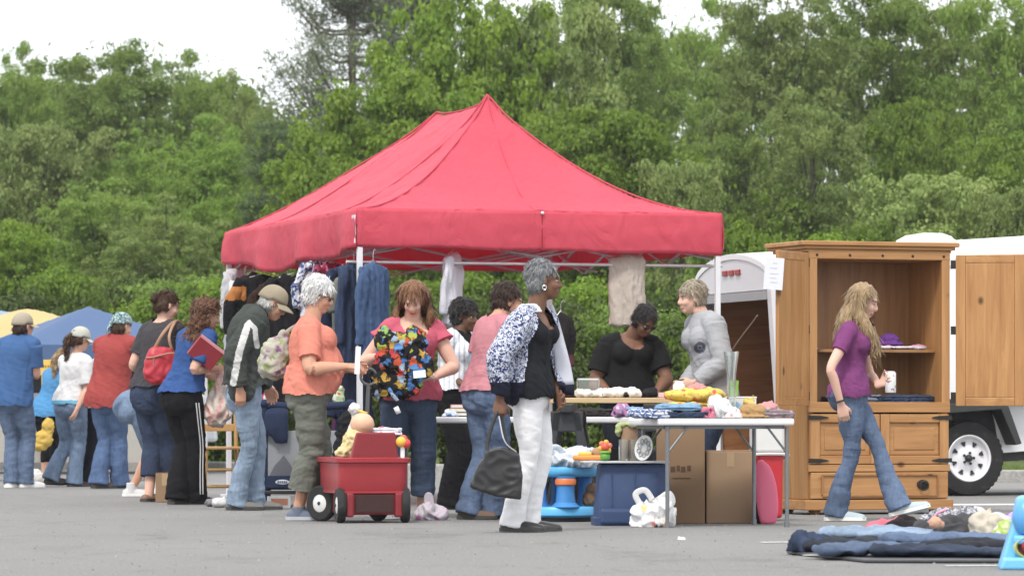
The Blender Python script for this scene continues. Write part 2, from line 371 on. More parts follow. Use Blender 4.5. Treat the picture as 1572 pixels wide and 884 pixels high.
t.links.new(c, b.inputs['Base Color']); bump(t, b, f, .7, .008)
sheet('ground', [(-400, -60), (400, -60), (400, 900), (-400, 900)], -.02, grass_dirt)
sheet('parking_lot', [(-60, -40), (60, -40), (60, 44.4), (5.0, 46.6), (-6, 58), (-60, 64)], 0, am)
white_paint = ground_mat([(.3, (.55, .55, .53)), (.7, (.72, .72, .7))], 6, 40, .4)
def line(a, bb, w):
    a = np.array(a[:2]); bb = np.array(bb[:2]); n = nrm(np.array([-(bb - a)[1], (bb - a)[0]])) * w / 2
    o = sheet('parking_line', [tuple(a - n), tuple(bb - n), tuple(bb + n), tuple(a + n)], .004, white_paint)
line(G(1436, F / 191), G(1760, F / 189.5), .55)
line(G(1168, F / 276), G(1250, F / 275), .10)
line(G(1452, F / 329), G(1640, F / 328), .08)
kerbm = ground_mat([(.3, (.26, .25, .24)), (.7, (.38, .37, .35))], 3, 40, .5)
kb = MB()
for a, q in (((60, 44.5), (5.0, 46.7)), ((5.0, 46.7), (-6, 58.1)), ((-6, 58.1), (-60, 64.1))):
    a = np.array(a); q = np.array(q); dv = q - a; L = np.linalg.norm(dv)
    kb.box(((a + q)[0] / 2, (a + q)[1] / 2, .05), (L, .18, .17), rotz(math.atan2(dv[1], dv[0])))
ko = kb.build('kerb', kerbm, bevel=.02); ko['kind'] = 'structure'
# grass verge behind the kerb: blades
def blades(name, n, fx, size, seed, mat):
    r = np.random.RandomState(seed); x, y = fx(r, n); h = size * (.5 + r.rand(n)); a = r.rand(n) * 6.28; w = .012 + .01 * r.rand(n)
    lean = (r.rand(n, 2) - .5) * h[:, None] * 1.1
    V = np.empty((n, 3, 3)); V[:, 0] = np.stack([x - w * np.cos(a), y - w * np.sin(a), np.full(n, -.02)], 1); V[:, 1] = np.stack([x + w * np.cos(a), y + w * np.sin(a), np.full(n, -.02)], 1)
    V[:, 2] = np.stack([x + lean[:, 0], y + lean[:, 1], h], 1)
    return rawmesh(name, V.reshape(-1, 3), 3, mat)
def rawmesh(name, V, k, mat):
    me = bpy.data.meshes.new(name); n = len(V); me.vertices.add(n); me.vertices.foreach_set('co', V.astype(np.float32).ravel())
    me.loops.add(n); me.loops.foreach_set('vertex_index', np.arange(n, dtype=np.int32)); me.polygons.add(n // k)
    me.polygons.foreach_set('loop_start', np.arange(0, n, k, dtype=np.int32)); me.update(calc_edges=True); me.validate()
    me.materials.append(mat); return me
gm = leafm((.07, .12, .025), (.14, .2, .05), .3)
def fx(r, n): x = 5.2 + r.rand(n) * 12; return x, 46.95 - (x - 5) * .04 + r.rand(n) ** 1.5 * 5
o = bpy.data.objects.new('grass', blades('grass', 26000, fx, .12, 3, gm)); COL.objects.link(o); tag(o, 'green mown grass on the verge beyond the kerb', 'grass', kind='stuff')

# loose grit on the asphalt
pr = np.random.RandomState(8); n = 2600; y = 17.5 + 22 * pr.rand(n) ** 1.3; x = (pr.rand(n) - .5) * 2 * y * .128; sz = .003 + .006 * pr.rand(n) ** 3; a = pr.rand(n) * 6.28
V = np.empty((n, 4, 3, 3)); b4 = np.stack([np.stack([x + sz * np.cos(a + k * 2.1) * 1.3, y + sz * np.sin(a + k * 2.1) * 1.3, np.full(n, .001)], 1) for k in range(3)], 1); tp_ = np.stack([x, y, sz * 1.2], 1)
for k in range(3): V[:, k, 0] = b4[:, k]; V[:, k, 1] = b4[:, (k + 1) % 3]; V[:, k, 2] = tp_
V[:, 3] = b4
o = bpy.data.objects.new('gravel', rawmesh('gravel', V.reshape(-1, 3), 3, ground_mat([(.3, (.10, .10, .095)), (.7, (.34, .33, .31))], 30, 60, .3))); COL.objects.link(o); tag(o, 'loose grit scattered over the asphalt', 'gravel', kind='stuff')

# ---------------------------------------------------------------- the woods
def leafcloud(C, Rad, n, L, Wd, rng, droop=.3, up=.5, shell=.55):
    """n leaf quads spread through ellipsoidal sprays C with radii Rad"""
    k = len(C); vol = Rad.prod(1) ** (2 / 3); pick = rng.choice(k, n, p=vol / vol.sum())
    dv = rng.randn(n, 3); dv /= np.linalg.norm(dv, axis=1)[:, None]; rr = (shell + (1 - shell) * rng.rand(n) ** .6)[:, None] * (1 + .25 * rng.randn(n, 1) * (rng.rand(n, 1) < .3))
    P = C[pick] + dv * Rad[pick] * rr
    N = dv + rng.randn(n, 3) * .55 + np.array([0, 0, up]); N /= np.linalg.norm(N, axis=1)[:, None]
    A = rng.randn(n, 3) + dv * .8 + np.array([0, 0, -droop]); A -= N * (A * N).sum(1)[:, None]; A /= np.linalg.norm(A, axis=1)[:, None] + 1e-9
    B = np.cross(N, A); s = (.65 + .7 * rng.rand(n))[:, None]
    V = np.empty((n, 4, 3)); V[:, 0] = P - A * L * .5 * s; V[:, 2] = P + A * L * .5 * s - np.array([0, 0, .12]) * L
    V[:, 1] = P - B * Wd * .5 * s + N * Wd * .18 * s; V[:, 3] = P + B * Wd * .5 * s + N * Wd * .18 * s
    return V.reshape(-1, 3)
bark = ground_mat([(.3, (.05, .042, .034)), (.7, (.12, .105, .09))], 4, 30, .9, stretch=(3, 3, .4))
def tree_template(kind, seed):
    rng = np.random.RandomState(seed); tr = MB(); r = rng.rand
    if kind == 'maple':
        H, Rc, zc, nc, n, L, Wd = 9, 3.0, 5.2, 190, 46000, .125, .095; ext = np.array([Rc, Rc, 3.8]); cr = (.26, .54); fl = .62
    elif kind == 'ash':
        H, Rc, zc, nc, n, L, Wd = 12, 3.0, 7.0, 270, 50000, .14, .06; ext = np.array([Rc, Rc, 4.9]); cr = (.24, .50); fl = .6
    elif kind == 'thin':
        H, Rc, zc, nc, n, L, Wd = 13, 2.3, 8.4, 150, 17000, .13, .07; ext = np.array([Rc, Rc, 4.4]); cr = (.2, .46); fl = .6
    elif kind == 'pine':
        H, Rc, zc, nc, n, L, Wd = 13, 2.7, 8, 0, 42000, .2, .028; ext = None; cr = None; fl = .3
    elif kind == 'shrub':
        H, Rc, zc, nc, n, L, Wd = 3.2, 1.6, 1.6, 60, 20000, .095, .065; ext = np.array([Rc, Rc, 1.55]); cr = (.24, .46); fl = .75
    if kind == 'pine':
        C = []; Rd = []; zs = np.sort(2.0 + r(40) * (H - 2.5))
        for z in zs:
            reach = Rc * (1 - ((z - 2) / (H - 1.2)) ** 1.4) + .35
            for q in range(3):
                a = r() * 6.28; e = reach * (.6 + .5 * r()); dz = (.42 if seed == 21 else .05) * e + .5 * (r() - .3)
                tr.tube([(0, 0, z - .15), (.5 * e * math.cos(a), .5 * e * math.sin(a), z - .08 * e), (e * math.cos(a), e * math.sin(a), z + dz)], [.04, .012], 5, sm=3)
                for w in (.4, .62, .82, 1.0):
                    C.append((e * w * math.cos(a) + (r() - .5) * .3, e * w * math.sin(a) + (r() - .5) * .3, z + dz * w * w + .06)); Rd.append((.40 + .2 * r(), .40 + .2 * r(), .16 + .16 * r()))
        C = np.array(C); Rd = np.array(Rd)
        tr.tube([(0, 0, -.1), (.05, 0, H * .5), (0, .05, H)], [.2, .13, .03], 8, sm=4)
        V = leafcloud(C, Rd, n, L, Wd, rng, -.6, .2, .2)
    else:
        D3 = rng.randn(nc, 3); D3 /= np.linalg.norm(D3, axis=1)[:, None]; rad = (.35 + .65 * r(nc) ** .5)[:, None]; rad = np.where(D3[:, 2:3] > .72, rad * .86, rad)
        lob = 1 + .24 * np.sin(3 * np.arctan2(D3[:, 1], D3[:, 0]) + seed)[:, None] * (1 - abs(D3[:, 2:3])) + .14 * rng.randn(nc, 1)
        C = D3 * ext * rad * np.clip(lob, .62, 1.2) + np.array([0, 0, zc]); C[:, 2] = np.maximum(C[:, 2], H * (.06 if kind == 'shrub' else .13))
        q = cr[0] + (cr[1] - cr[0]) * r(nc); Rd = np.stack([q * (.9 + .3 * r(nc)), q * (.9 + .3 * r(nc)), q * fl], 1)
        top = np.array([(rng.rand() - .5) * .6, (rng.rand() - .5) * .6, zc + ext[2] * .55]); stems = 3 if kind == 'shrub' else 1
        mid = np.array([top[0] * .4 + .15, top[1] * .3, zc * .55])
        for s_ in range(stems): tr.tube([np.array([.15 * s_ - .15 * (stems > 1), .1 * s_, -.1]), mid + rng.randn(3) * .2 * (stems > 1), top], [.035 * H ** .75, .022 * H ** .75, .012], 8, sm=4)
        for c_ in C[rng.permutation(nc)[:26 if kind != 'shrub' else 10]]:
            f = min(.85, max(.12, (c_[2] - zc * .35) / (top[2] * 1.1))); st = mid * 2 * f if f < .5 else mid + (top - mid) * (f - .5) * 2; st[2] = min(st[2], c_[2] - .2)
            tr.tube([st, (st + c_) / 2 + np.array([0, 0, .25]) + rng.randn(3) * .12, c_], [.055 if kind != 'shrub' else .02, .012], 5, sm=3)
        V = leafcloud(C, Rd, n, L, Wd, rng, .5 if kind == 'thin' else .3, .55, .3)
        k2 = int(n * .12); j2 = rng.randint(0, nc, k2); C2 = C[j2] + rng.randn(k2, 3) * .42; C2[:, 2] = np.minimum(C2[:, 2], C[:, 2].max())
        V = np.vstack([V, leafcloud(C2, np.full((k2, 3), .08), k2 * 2, L, Wd, rng, .3, .55, .3)])
    return V, tr
def mk(kind, seeds, lm):
    out = []
    for s_ in seeds:
        V, tr = tree_template(kind, s_); cm = rawmesh('crown', V, 4, lm)
        to = tr.build('trunk', bark, smooth=True); tm = to.data; bpy.data.objects.remove(to); out.append((cm, tm))
    return out
L_maple = leafm((0.0877, 0.1638, 0.0234), (0.2106, 0.3100, 0.0526), 0.48); L_pale = leafm((0.1638, 0.2398, 0.0702), (0.3159, 0.4036, 0.1462), 0.46); L_ash = leafm((0.1264, 0.2106, 0.0421), (0.2398, 0.3451, 0.0877), 0.48)
L_dark = leafm((0.0526, 0.0936, 0.0351), (0.1170, 0.1696, 0.0643), 0.34); L_pine = leafm((0.0994, 0.1346, 0.0760), (0.1930, 0.2340, 0.1404), 0.32); L_olive = leafm((0.1228, 0.1813, 0.0526), (0.2223, 0.2925, 0.0936), 0.46); L_lime = leafm((0.1404, 0.2515, 0.0410), (0.2574, 0.3920, 0.0877), 0.50)
L_shrub = leafm((.05, .085, .02), (.12, .165, .044), .42)  # shrub leaves darkened so the shade behind the tent is in their colour
T = {'maple': mk('maple', (1, 2), L_maple), 'pale': mk('maple', (5,), L_pale), 'lime': mk('ash', (33,), L_lime), 'ash': mk('ash', (7, 8), L_ash), 'olive': mk('ash', (12,), L_olive), 'thin': mk('thin', (15,), L_olive),
     'pine': mk('pine', (21,), L_pine), 'dark': mk('pine', (24,), L_dark), 'shrub': mk('shrub', (31, 34), L_shrub), 'pale_shrub': mk('shrub', (36,), L_ash), 'lime_shrub': mk('shrub', (38,), L_maple)}
tree_rng = random.Random(4)
def tree(kind, px, top, d, wide, label, name='tree', cat='tree', group=None, var=0, zb=-.02):
    """crown centred on column px, top of crown at row top, distance d, crown about `wide` photo pixels across"""
    cm, tm = T[kind][var % len(T[kind])]
    Hh = {'maple': 9.3, 'pale': 9.3, 'lime': 12.6, 'ash': 12.6, 'olive': 12.6, 'thin': 13.4, 'pine': 13.2, 'dark': 13.2, 'shrub': 3.3, 'pale_shrub': 3.3, 'lime_shrub': 3.3}[kind]
    Wd = {'maple': 6.6, 'pale': 6.6, 'lime': 6.6, 'ash': 6.6, 'olive': 6.6, 'thin': 5.0, 'pine': 5.6, 'dark': 5.6, 'shrub': 3.6, 'pale_shrub': 3.6, 'lime_shrub': 3.6}[kind]
    p = W(px, top, d); sz = (p[2] - zb) / Hh; sx = wide / F * d / Wd
    o = thing(name, label, cat, (p[0], d, zb), tree_rng.random() * 6.28, group); o.scale = (sx, sx, sz)
    for nme, me in (('crown', cm), ('trunk', tm)):
        q = bpy.data.objects.new(nme, me); COL.objects.link(q); q.parent = o
    return o
# far wood behind everything: one mass nobody could count
rng = np.random.RandomState(77); nC = 2100
X = (rng.rand(nC) - .5) * 116; 
topz = np.interp(X, [-58, -14, -8, -4, 0, 58], [11.3, 11.5, 11.3, 10.4, 13, 14]); Zc = rng.rand(nC) ** .8 * topz
lo_ = rng.rand(nC) < .35; Zc[lo_] = rng.rand(lo_.sum()) * 2.6
C = np.stack([X, 137 + rng.rand(nC) * 7, Zc], 1); q = .8 + .7 * rng.rand(nC); Rd = np.stack([q * 1.2, q, q * .8], 1)
me = rawmesh('distant_woodland', leafcloud(C, Rd, 255000, .34, .2, rng, .3, .5, .2), 4, leafm((.08, .13, .034), (.165, .225, .07), .4))
o = bpy.data.objects.new('distant_woodland', me); COL.objects.link(o); tag(o, 'far green woodland closing the view behind the nearer trees', 'woodland', kind='stuff')
# --- left: pale hazy-green trees against the white sky
tree('ash', 20, 10, 112, 150, 'slim bushy tree rising at the left edge above the yellow canopy')
tree('ash', 175, -10, 122, 330, 'tallest broad round-topped tree on the left skyline', var=1)
tree('ash', 285, 22, 126, 210, 'gappy tree on the left skyline right of the broad round one')
tree('ash', 95, 35, 128, 230, 'leafy tree on the skyline between the left edge and the broad round one')
tree('maple', 350, 60, 124, 200, 'rounded skyline tree behind the sparse twiggy one')
tree('lime', 430, 190, 110, 190, 'bright tree filling the skyline dip left of the grey pine')
tree('thin', 372, 28, 118, 120, 'sparse narrow tree with bare twigs poking into the white sky', )
tree('ash', 430, 165, 108, 130, 'small yellowish tree in the skyline dip beside the grey pine', var=1)
tree('lime', 300, 130, 104, 260, 'light yellow-green tree below the skyline left of the red tent')
tree('lime', 205, 175, 98, 240, 'feathery lime-green tree above the blue canopy')
tree('pale', 70, 130, 96, 250, 'pale grey-green maple at far left behind the yellow canopy')
tree('ash', 150, 235, 90, 260, 'olive-tinted tree with crossing dark limbs behind the blue canopy', var=0)
tree('olive', 250, 270, 88, 240, 'brownish young tree with thin bare stems left of the tent')
tree('maple', 20, 300, 86, 190, 'dense mid-green tree at the left edge above the man in the tan cap')
tree('lime', 350, 245, 92, 190, 'bright leafy tree just above the left corner of the red tent')
tree('dark', 425, 170, 100, 230, 'dark layered conifer in the gap left of the big maple')
tree('dark', 400, 285, 84, 190, 'low dark evergreen with flat branches over the left corner of the tent')
# --- middle
tree('pine', 540, -210, 112, 330, 'tall grey-green pine reaching into the sky above the tent')
tree('pine', 640, -200, 116, 250, 'second grey pine partly hidden by the big maple', )
tree('maple', 600, 50, 82, 350, 'big dark green maple spreading behind the left slope of the tent')
tree('maple', 520, 190, 78, 190, 'lower dark green maple bough mass beside the tent shoulder', var=1)
tree('maple', 720, -100, 88, 320, 'tall green maple right behind the tent peak', var=1)
tree('pale', 835, -80, 90, 280, 'pale-leaved tree right of the tent peak reaching the top edge')
tree('maple', 950, 105, 80, 320, 'round bushy maple over the right slope of the tent', var=0)
tree('ash', 925, -140, 104, 280, 'tall olive tree behind the round bushy maple', var=1)
tree('pale', 1040, 190, 77, 170, 'grey-green leafy tree by the right corner of the tent')
tree('ash', 1110, -70, 110, 200, 'fine-leaved tall tree beside the small sky gap')
tree('ash', 1000, -65, 114, 230, 'feathery tall tree between the bushy maple and the sky gap')
# --- right: fine feathery tall trees
tree('olive', 1200, -130, 98, 290, 'tall feathery olive tree with forking limbs behind the cupboard', var=0)
tree('ash', 1320, -150, 100, 280, 'tall fine-leaved tree above the cupboard', var=1)
tree('olive', 1450, -140, 102, 280, 'tall olive-brown tree right of the cupboard', var=0)
tree('ash', 1555, -130, 99, 240, 'tall fine-leaved tree at the right edge', var=0)
tree('ash', 1130, 130, 92, 220, 'yellow-green slender tree behind the right tent corner', var=0)
tree('thin', 1250, 60, 90, 200, 'open tree with visible branches behind the cupboard top')
tree('maple', 1400, 90, 95, 210, 'dark leafy tree in the shade of the tall trees at right')
tree('maple', 1225, 240, 90, 220, 'deep green low tree behind the left side of the cupboard', var=1)
tree('maple', 1525, 150, 92, 220, 'deep green tree behind the trailer roof', var=1)
tree('pale', 1430, 215, 74, 270, 'bright round bush-like maple above the trailer roof vent')
tree('maple', 1330, 300, 72, 170, 'leafy green sapling just above the cupboard top', var=1)
tree('pale', 1560, 240, 73, 170, 'pale green bush-like tree at the right edge above the trailer')
# --- shrubs under the trees
sr = random.Random(9)
spots_ = [(30, 400, 70, 'shrub'), (120, 385, 72, 'lime_shrub'), (215, 370, 70, 'shrub'), (300, 380, 68, 'pale_shrub'), (390, 390, 66, 'lime_shrub'), (465, 400, 66, 'shrub'), (600, 395, 64, 'shrub'), (690, 390, 66, 'lime_shrub'),
          (770, 400, 64, 'shrub'), (860, 395, 66, 'shrub'), (920, 400, 64, 'lime_shrub'), (1010, 395, 62, 'shrub'), (1080, 380, 62, 'shrub'), (1150, 315, 64, 'pale_shrub'), (1230, 335, 62, 'lime_shrub'), (1120, 440, 58, 'shrub'), (180, 440, 64, 'shrub'), (60, 450, 64, 'shrub'), (260, 430, 62, 'lime_shrub'), (540, 430, 60, 'shrub'), (820, 420, 60, 'shrub'), (960, 430, 60, 'pale_shrub')]
for i, (px, top, d, kd) in enumerate(spots_):
    tree(kd, px, top + 18, d, 255, 'leafy green shrub in the hedge-like row under the trees', 'shrub', 'shrub', 'shrubs under the trees', i)
for px, top, d, lab in ((1160, 330, 56, 'bright shrub between the tent corner and the cupboard'), (1300, 350, 60, 'green shrub just behind the cupboard top')):
    tree('lime_shrub', px, top, d, 250, lab, 'shrub', 'shrub')

# haze volume added to soften the far woods and lift their shadows
me = bpy.data.meshes.new('haze'); bm = bmesh.new(); bmesh.ops.create_cube(bm, size=1.0); bm.to_mesh(me); bm.free()
hz_ = bpy.data.objects.new('haze', me); COL.objects.link(hz_); hz_.scale = (860, 1020, 27.0); hz_.location = (0, 420, 12.4); hz_['kind'] = 'stuff'
hm_ = bpy.data.materials.new('haze'); hm_.use_nodes = True; hm_.node_tree.nodes.clear()
pv = hm_.node_tree.nodes.new('ShaderNodeVolumePrincipled'); pv.inputs['Color'].default_value = (.97, .98, 1, 1); pv.inputs['Density'].default_value = .00028
om = hm_.node_tree.nodes.new('ShaderNodeOutputMaterial'); hm_.node_tree.links.new(pv.outputs[0], om.inputs['Volume']); me.materials.append(hm_)
# ================================================================ red canopy tent
TH = R(17); FL = np.array([(548 - CX) / F * 33.3, 33.3, 0]); TU = np.array([math.cos(TH), math.sin(TH), 0]); TV = np.array([-math.sin(TH), math.cos(TH), 0])
TW_, TD_ = 3.05, 4.57; EZ, PZ = 2.345, 3.37
def tentmat(trans=.32):
    m, t, b = mnew('red_canvas'); b.inputs['Roughness'].default_value = .62; b.inputs['Specular IOR Level'].default_value = .3
    c = mixc(t, tex(t, 1.3, 6), (.62, .078, .118), (.70, .10, .145)); t.links.new(c, b.inputs['Base Color'])
    h = tex(t, 4, 6, dist=1.4, stretch=(1, 1, .5)); bump(t, b, h, .6, .04); c = mixc(t, ramp(t, tex(t, .8, 5), [(.45, (0, 0, 0)), (.75, (.35,) * 3)]), c, (.70, .13, .18)); t.links.new(c, b.inputs['Base Color'])
    tr = nn(t, 'ShaderNodeBsdfTranslucent'); t.links.new(c, tr.inputs['Color']); ms = nn(t, 'ShaderNodeMixShader'); ms.inputs[0].default_value = trans
    t.links.new(b.outputs[0], ms.inputs[1]); t.links.new(tr.outputs[0], ms.inputs[2]); t.links.new(ms.outputs[0], t.nodes['Material Output'].inputs['Surface']); return m
RED = tentmat(); POLE = metal((.62, .62, .64), .4, .6); POLEW = plastic((.62, .62, .64), .4)
tent = thing('canopy_tent', 'red pop-up canopy tent with two peaks over the market stall', 'tent', FL, TH)
def roofz(a, b):
    t = min(a / 1.525, (TW_ - a) / 1.525, b / 1.52, (TD_ - b) / 1.52); t = max(0, min(1, t)); fr = min(a, TW_ - a) / 1.525 <= min(b, TD_ - b) / 1.52
    s1 = (b / TD_ if fr else a / TW_); sag = .035 * math.sin(math.pi * s1) * math.sin(math.pi * min(1, t * 1.1)) * (1 - t)
    rs = .03 * math.sin(math.pi * max(0, min(1, (b - 1.52) / 1.53))) * t ** 5
    tip = .05 * (math.exp(-(((a - 1.525) / .12) ** 2 + ((b - 1.52) / .12) ** 2)) + .25 * math.exp(-(((a - 1.525) / .12) ** 2 + ((b - 3.05) / .12) ** 2)))
    ex = 1.74 - .5 * max(0, min(1, (b - .9) / 2.0)) * max(0, min(1, (2.2 - a) / 1.2))
    return EZ + (PZ - .04 - EZ) * t ** ex - sag - rs + tip
mb = MB(); na, nb_ = 84, 126; V = []
for i in range(nb_ + 1):
    for j in range(na + 1): V.append((TW_ * j / na, TD_ * i / nb_, 0))
V = np.array(V); V[:, 2] = [roofz(a, b) for a, b, _ in V]; V[:, 2] += .012 * pnoise(V, .55, 5) + .006 * pnoise(V, .18, 6, stretch=(1, .5, 1))
Fc = [(i * (na + 1) + j, i * (na + 1) + j + 1, (i + 1) * (na + 1) + j + 1, (i + 1) * (na + 1) + j) for i in range(nb_) for j in range(na)]
mb.add((V, Fc))
cn = mb.build('canopy', RED, tent, smooth='all')
# seams stitched along the hips and panel centres
sm_ = MB()
def seam(p, q, n=26):
    pts = [(p[0] + (q[0] - p[0]) * i / n, p[1] + (q[1] - p[1]) * i / n) for i in range(n + 1)]; sm_.tube([(a, b, roofz(a, b) + .004) for a, b in pts], .0075, 6)
for p, q in (((0.03, .03), (1.525, 1.52)), ((3.02, .03), (1.525, 1.52)), ((0.03, 4.54), (1.525, 3.05)), ((3.02, 4.54), (1.525, 3.05)), ((1.525, 1.52), (1.525, 3.05)), ((1.525, .02), (1.525, 1.5)), ((.02, 1.52), (1.5, 1.52)), ((.02, 3.05), (1.5, 3.05)), ((3.03, 1.52), (1.55, 1.52))): seam(p, q)
sm_.build('seam', fabric((.56, .06, .10)), cn, smooth=True)
# valance: left side sags and is rucked up, front hangs straight
vr = np.random.RandomState(3)
def valance(p, q, hfun, inn, wav, seed):
    p, q = np.array(p), np.array(q); L = np.linalg.norm(q - p); n = int(L / .03); m = 10; V = []; nv_ = np.array([inn[0], inn[1], 0.])
    for i in range(n + 1):
        s1 = i / n; base_ = p + (q - p) * s1; h = hfun(s1)
        for j in range(m + 1):
            f = j / m; off = wav * f * (math.sin(s1 * L * 9 + seed) * .5 + math.sin(s1 * L * 4.1 + seed * 2)) - .012 * math.sin(f * math.pi)
            V.append([base_[0] + nv_[0] * off, base_[1] + nv_[1] * off, EZ + .006 - h * f])
    V = np.array(V); V += .004 * pnoise(V, .12, seed)[:, None] * nv_
    return V, [(i * (m + 1) + j, (i + 1) * (m + 1) + j, (i + 1) * (m + 1) + j + 1, i * (m + 1) + j + 1) for i in range(n) for j in range(m)]
def lefth(s1): return .31 + .10 * math.sin(math.pi * s1) ** 1.2 - .03 * s1 + .035 * math.sin(s1 * 13) * (s1 * (1 - s1) * 4)
for nm, p, q, hf2, inn, wv, sd_ in (('front', (0, 0), (TW_, 0), lambda s1: .305 + .035 * s1 + .006 * math.sin(s1 * 20), (0, 1), .006, 1), ('left', (0, 0), (0, TD_), lefth, (1, 0), .034, 2), ('right', (TW_, 0), (TW_, TD_), lambda s1: .32, (-1, 0), .012, 3), ('back', (0, TD_), (TW_, TD_), lambda s1: .32, (0, -1), .012, 4)):
    mb = MB(); mb.add(valance(p, q, hf2, inn, wv, sd_)); vo_ = mb.build('valance', RED, tent, smooth='all')
    s_ = vo_.modifiers.new('solid', 'SOLIDIFY'); s_.thickness = .004
    for k in (.5,):
        if nm in ('front',): hm = MB(); x = TW_ * k; hm.tube([(x, -.006, EZ - .01), (x, -.008, EZ - .31)], .005, 6); hm.add(ell((x, -.012, EZ - .015), .014), 1); hm.build('seam', [fabric((.40, .02, .04)), POLEW], vo_)
# white maker's tag on the corner
mb = MB(); mb.box((-.012, .055, EZ - .16), (.006, .10, .22)); tg = mb.build('tag', plastic((.62, .62, .66), .5), tent)
mb = MB(); mb.box((-.0165, .055, EZ - .115), (.003, .07, .05)); mb.box((-.0165, .055, EZ - .19), (.003, .03, .06)); mb.build('mark', plastic((.09, .10, .2), .5), tg)
for x, y in ((.03, .03), (TW_ - .03, .03), (.03, TD_ - .03), (TW_ - .03, TD_ - .03)):
    mb = MB(); mb.box((x, y, 1.12), (.042, .042, 2.2)); mb.box((x, y, .7), (.034, .034, 1.4)); mb.box((x, y, .012), (.13, .13, .024)); mb.box((x, y, 1.45), (.06, .06, .09)); mb.build('leg', POLEW, tent, bevel=.004)
def truss(p, q, n):
    mb = MB(); p, q = np.array(p), np.array(q)
    for i in range(n):
        a = p + (q - p) * i / n; b = p + (q - p) * (i + 1) / n; zt, zb = 2.27, 1.98
        for z0, z1, o_ in ((zt, zb, 0), (zb, zt, .02)):
            A = np.array([a[0], a[1], z0]); B = np.array([b[0], b[1], z1]); d_ = B - A; L = np.linalg.norm(d_); pp = np.array([-(q - p)[1], (q - p)[0]]) / np.linalg.norm(q - p) * o_
            mb.tube([A + [pp[0], pp[1], 0], B + [pp[0], pp[1], 0]], .011, 6)
    mb.build('truss', metal((.38, .38, .40), .45, .7), tent, smooth=True)
truss((.06, .06), (TW_ - .06, .06), 2); truss((.06, .06), (.06, TD_ - .06), 4); truss((TW_ - .06, .06), (TW_ - .06, TD_ - .06), 4); truss((.06, TD_ - .06), (TW_ - .06, TD_ - .06), 2); truss((.06, 1.52), (TW_ - .06, 1.52), 2); truss((.06, 3.05), (TW_ - .06, 3.05), 2)
mb = MB(); mb.tube([(1.525, 1.52, 2.2), (1.525, 1.52, 3.3)], .016, 8); mb.tube([(1.525, 3.05, 2.2), (1.525, 3.05, 3.3)], .016, 8); each(mb, 'peak_pole', POLE, tent, smooth=True)
def TP(a, b, z): return FL + TU * a + TV * b + UP * z

# ================================================================ enclosed trailer
TA = R(17); NC = G(1207, 37.7); tr_ = thing('cargo_trailer', 'white enclosed cargo trailer with open rear parked behind the cupboard', 'trailer', NC, TA)
tr_.rotation_euler = (0, R(-4.0), TA); tr_.location.z = -1.74 * math.tan(R(4.0))
LN, WD_, FZ, WZ = 4.4, 1.95, .48, 2.14; WHP = plastic((.72, .72, .73), .35, .03, .5, .08); GREYT = plastic((.30, .30, .31), .5); BLKP = plastic((.02, .02, .021), .55); PLY = wood((.20, .09, .035), (.38, .19, .08), 0, 2.0, .6)
def bow(y): return WZ + .18 * (1 - (2 * y / WD_ - 1) ** 2) ** .75
mb = MB(); mb.box((LN / 2, .02, (WZ + .36) / 2), (LN, .04, WZ - .36)); w_ = mb.build('side_wall', WHP, tr_, bevel=.004)
mb = MB()
for x in np.arange(.9, LN, .61): mb.box((x, -.003, 1.25), (.03, .006, 1.6))
mb.box((LN / 2, -.008, WZ - .03), (LN, .02, .07)); mb.build('trim', plastic((.62, .62, .63), .4), w_, bevel=.002)
mb = MB(); mb.box((LN / 2, WD_ - .02, (WZ + .36) / 2), (LN, .04, WZ - .36)); mb.box((LN - .02, WD_ / 2, (WZ + .36) / 2), (.04, WD_ - .09, WZ - .36)); mb.build('far_wall', WHP, tr_, bevel=.004)
mb = MB(); mb.box((LN / 2, WD_ - .052, 1.28), (LN - .12, .012, 1.56)); mb.box((LN / 2, WD_ / 2, FZ), (LN - .1, WD_ - .12, .05)); mb.box((LN - .06, WD_ / 2, 1.28), (.012, WD_ - .14, 1.56)); mb.build('plywood_lining', PLY, tr_)
mb = MB(); n = 22; V = []
for x in (-.02, LN + .05):
    for i in range(n + 1): y = WD_ * i / n; V.append((x, y, bow(y)))
    for i in range(n, -1, -1): y = .02 + (WD_ - .04) * i / n; V.append((x, y, bow(y) - .05))
m_ = 2 * (n + 1); mb.add((np.array(V), [tuple(range(m_)), tuple(range(2 * m_ - 1, m_ - 1, -1))] + [(i, (i + 1) % m_, (i + 1) % m_ + m_, i + m_) for i in range(m_)])); mb.build('roof', WHP, tr_, smooth=True)
mb = MB(); poly = [(y, bow(y) - .052) for y in np.linspace(.05, WD_ - .05, 21)] + [(WD_ - .05, WZ - .17), (.05, WZ - .17)]
M_ = np.array([[0, 1, 0], [1, 0, 0], [0, 0, 1.0]]); mb.prism(poly, -.01, .10, M_)
mb.box((.05, WD_ - .05, 1.17), (.12, .10, 1.60)); mb.box((.05, .05, 1.17), (.12, .105, 1.60)); rf_ = mb.build('rear_frame', plastic((.60, .60, .62), .4), tr_, bevel=.004)
mb = MB(); mb.box((.0, WD_ / 2, WZ - .215), (.08, WD_ - .22, .08)); mb.box((.04, WD_ - .125, 1.15), (.07, .05, 1.5)); mb.build('door_track', GREYT, rf_)
for k in (-.17, 0, .17):
    mb = MB(); mb.box((-.018, WD_ / 2 + k, WZ + .01), (.018, .12, .05)); each(mb, 'marker_light', plastic((.28, .015, .02), .3), rf_, bevel=.006)
mb = MB(); mb.lathe([(.30, 0), (.30, .03), (.27, .045), (.25, .07), (.17, .105), (0, .12)], (1.72, .55, bow(.55) - .015), 28); mb.build('roof_vent', plastic((.60, .60, .58), .45), tr_, smooth=True)
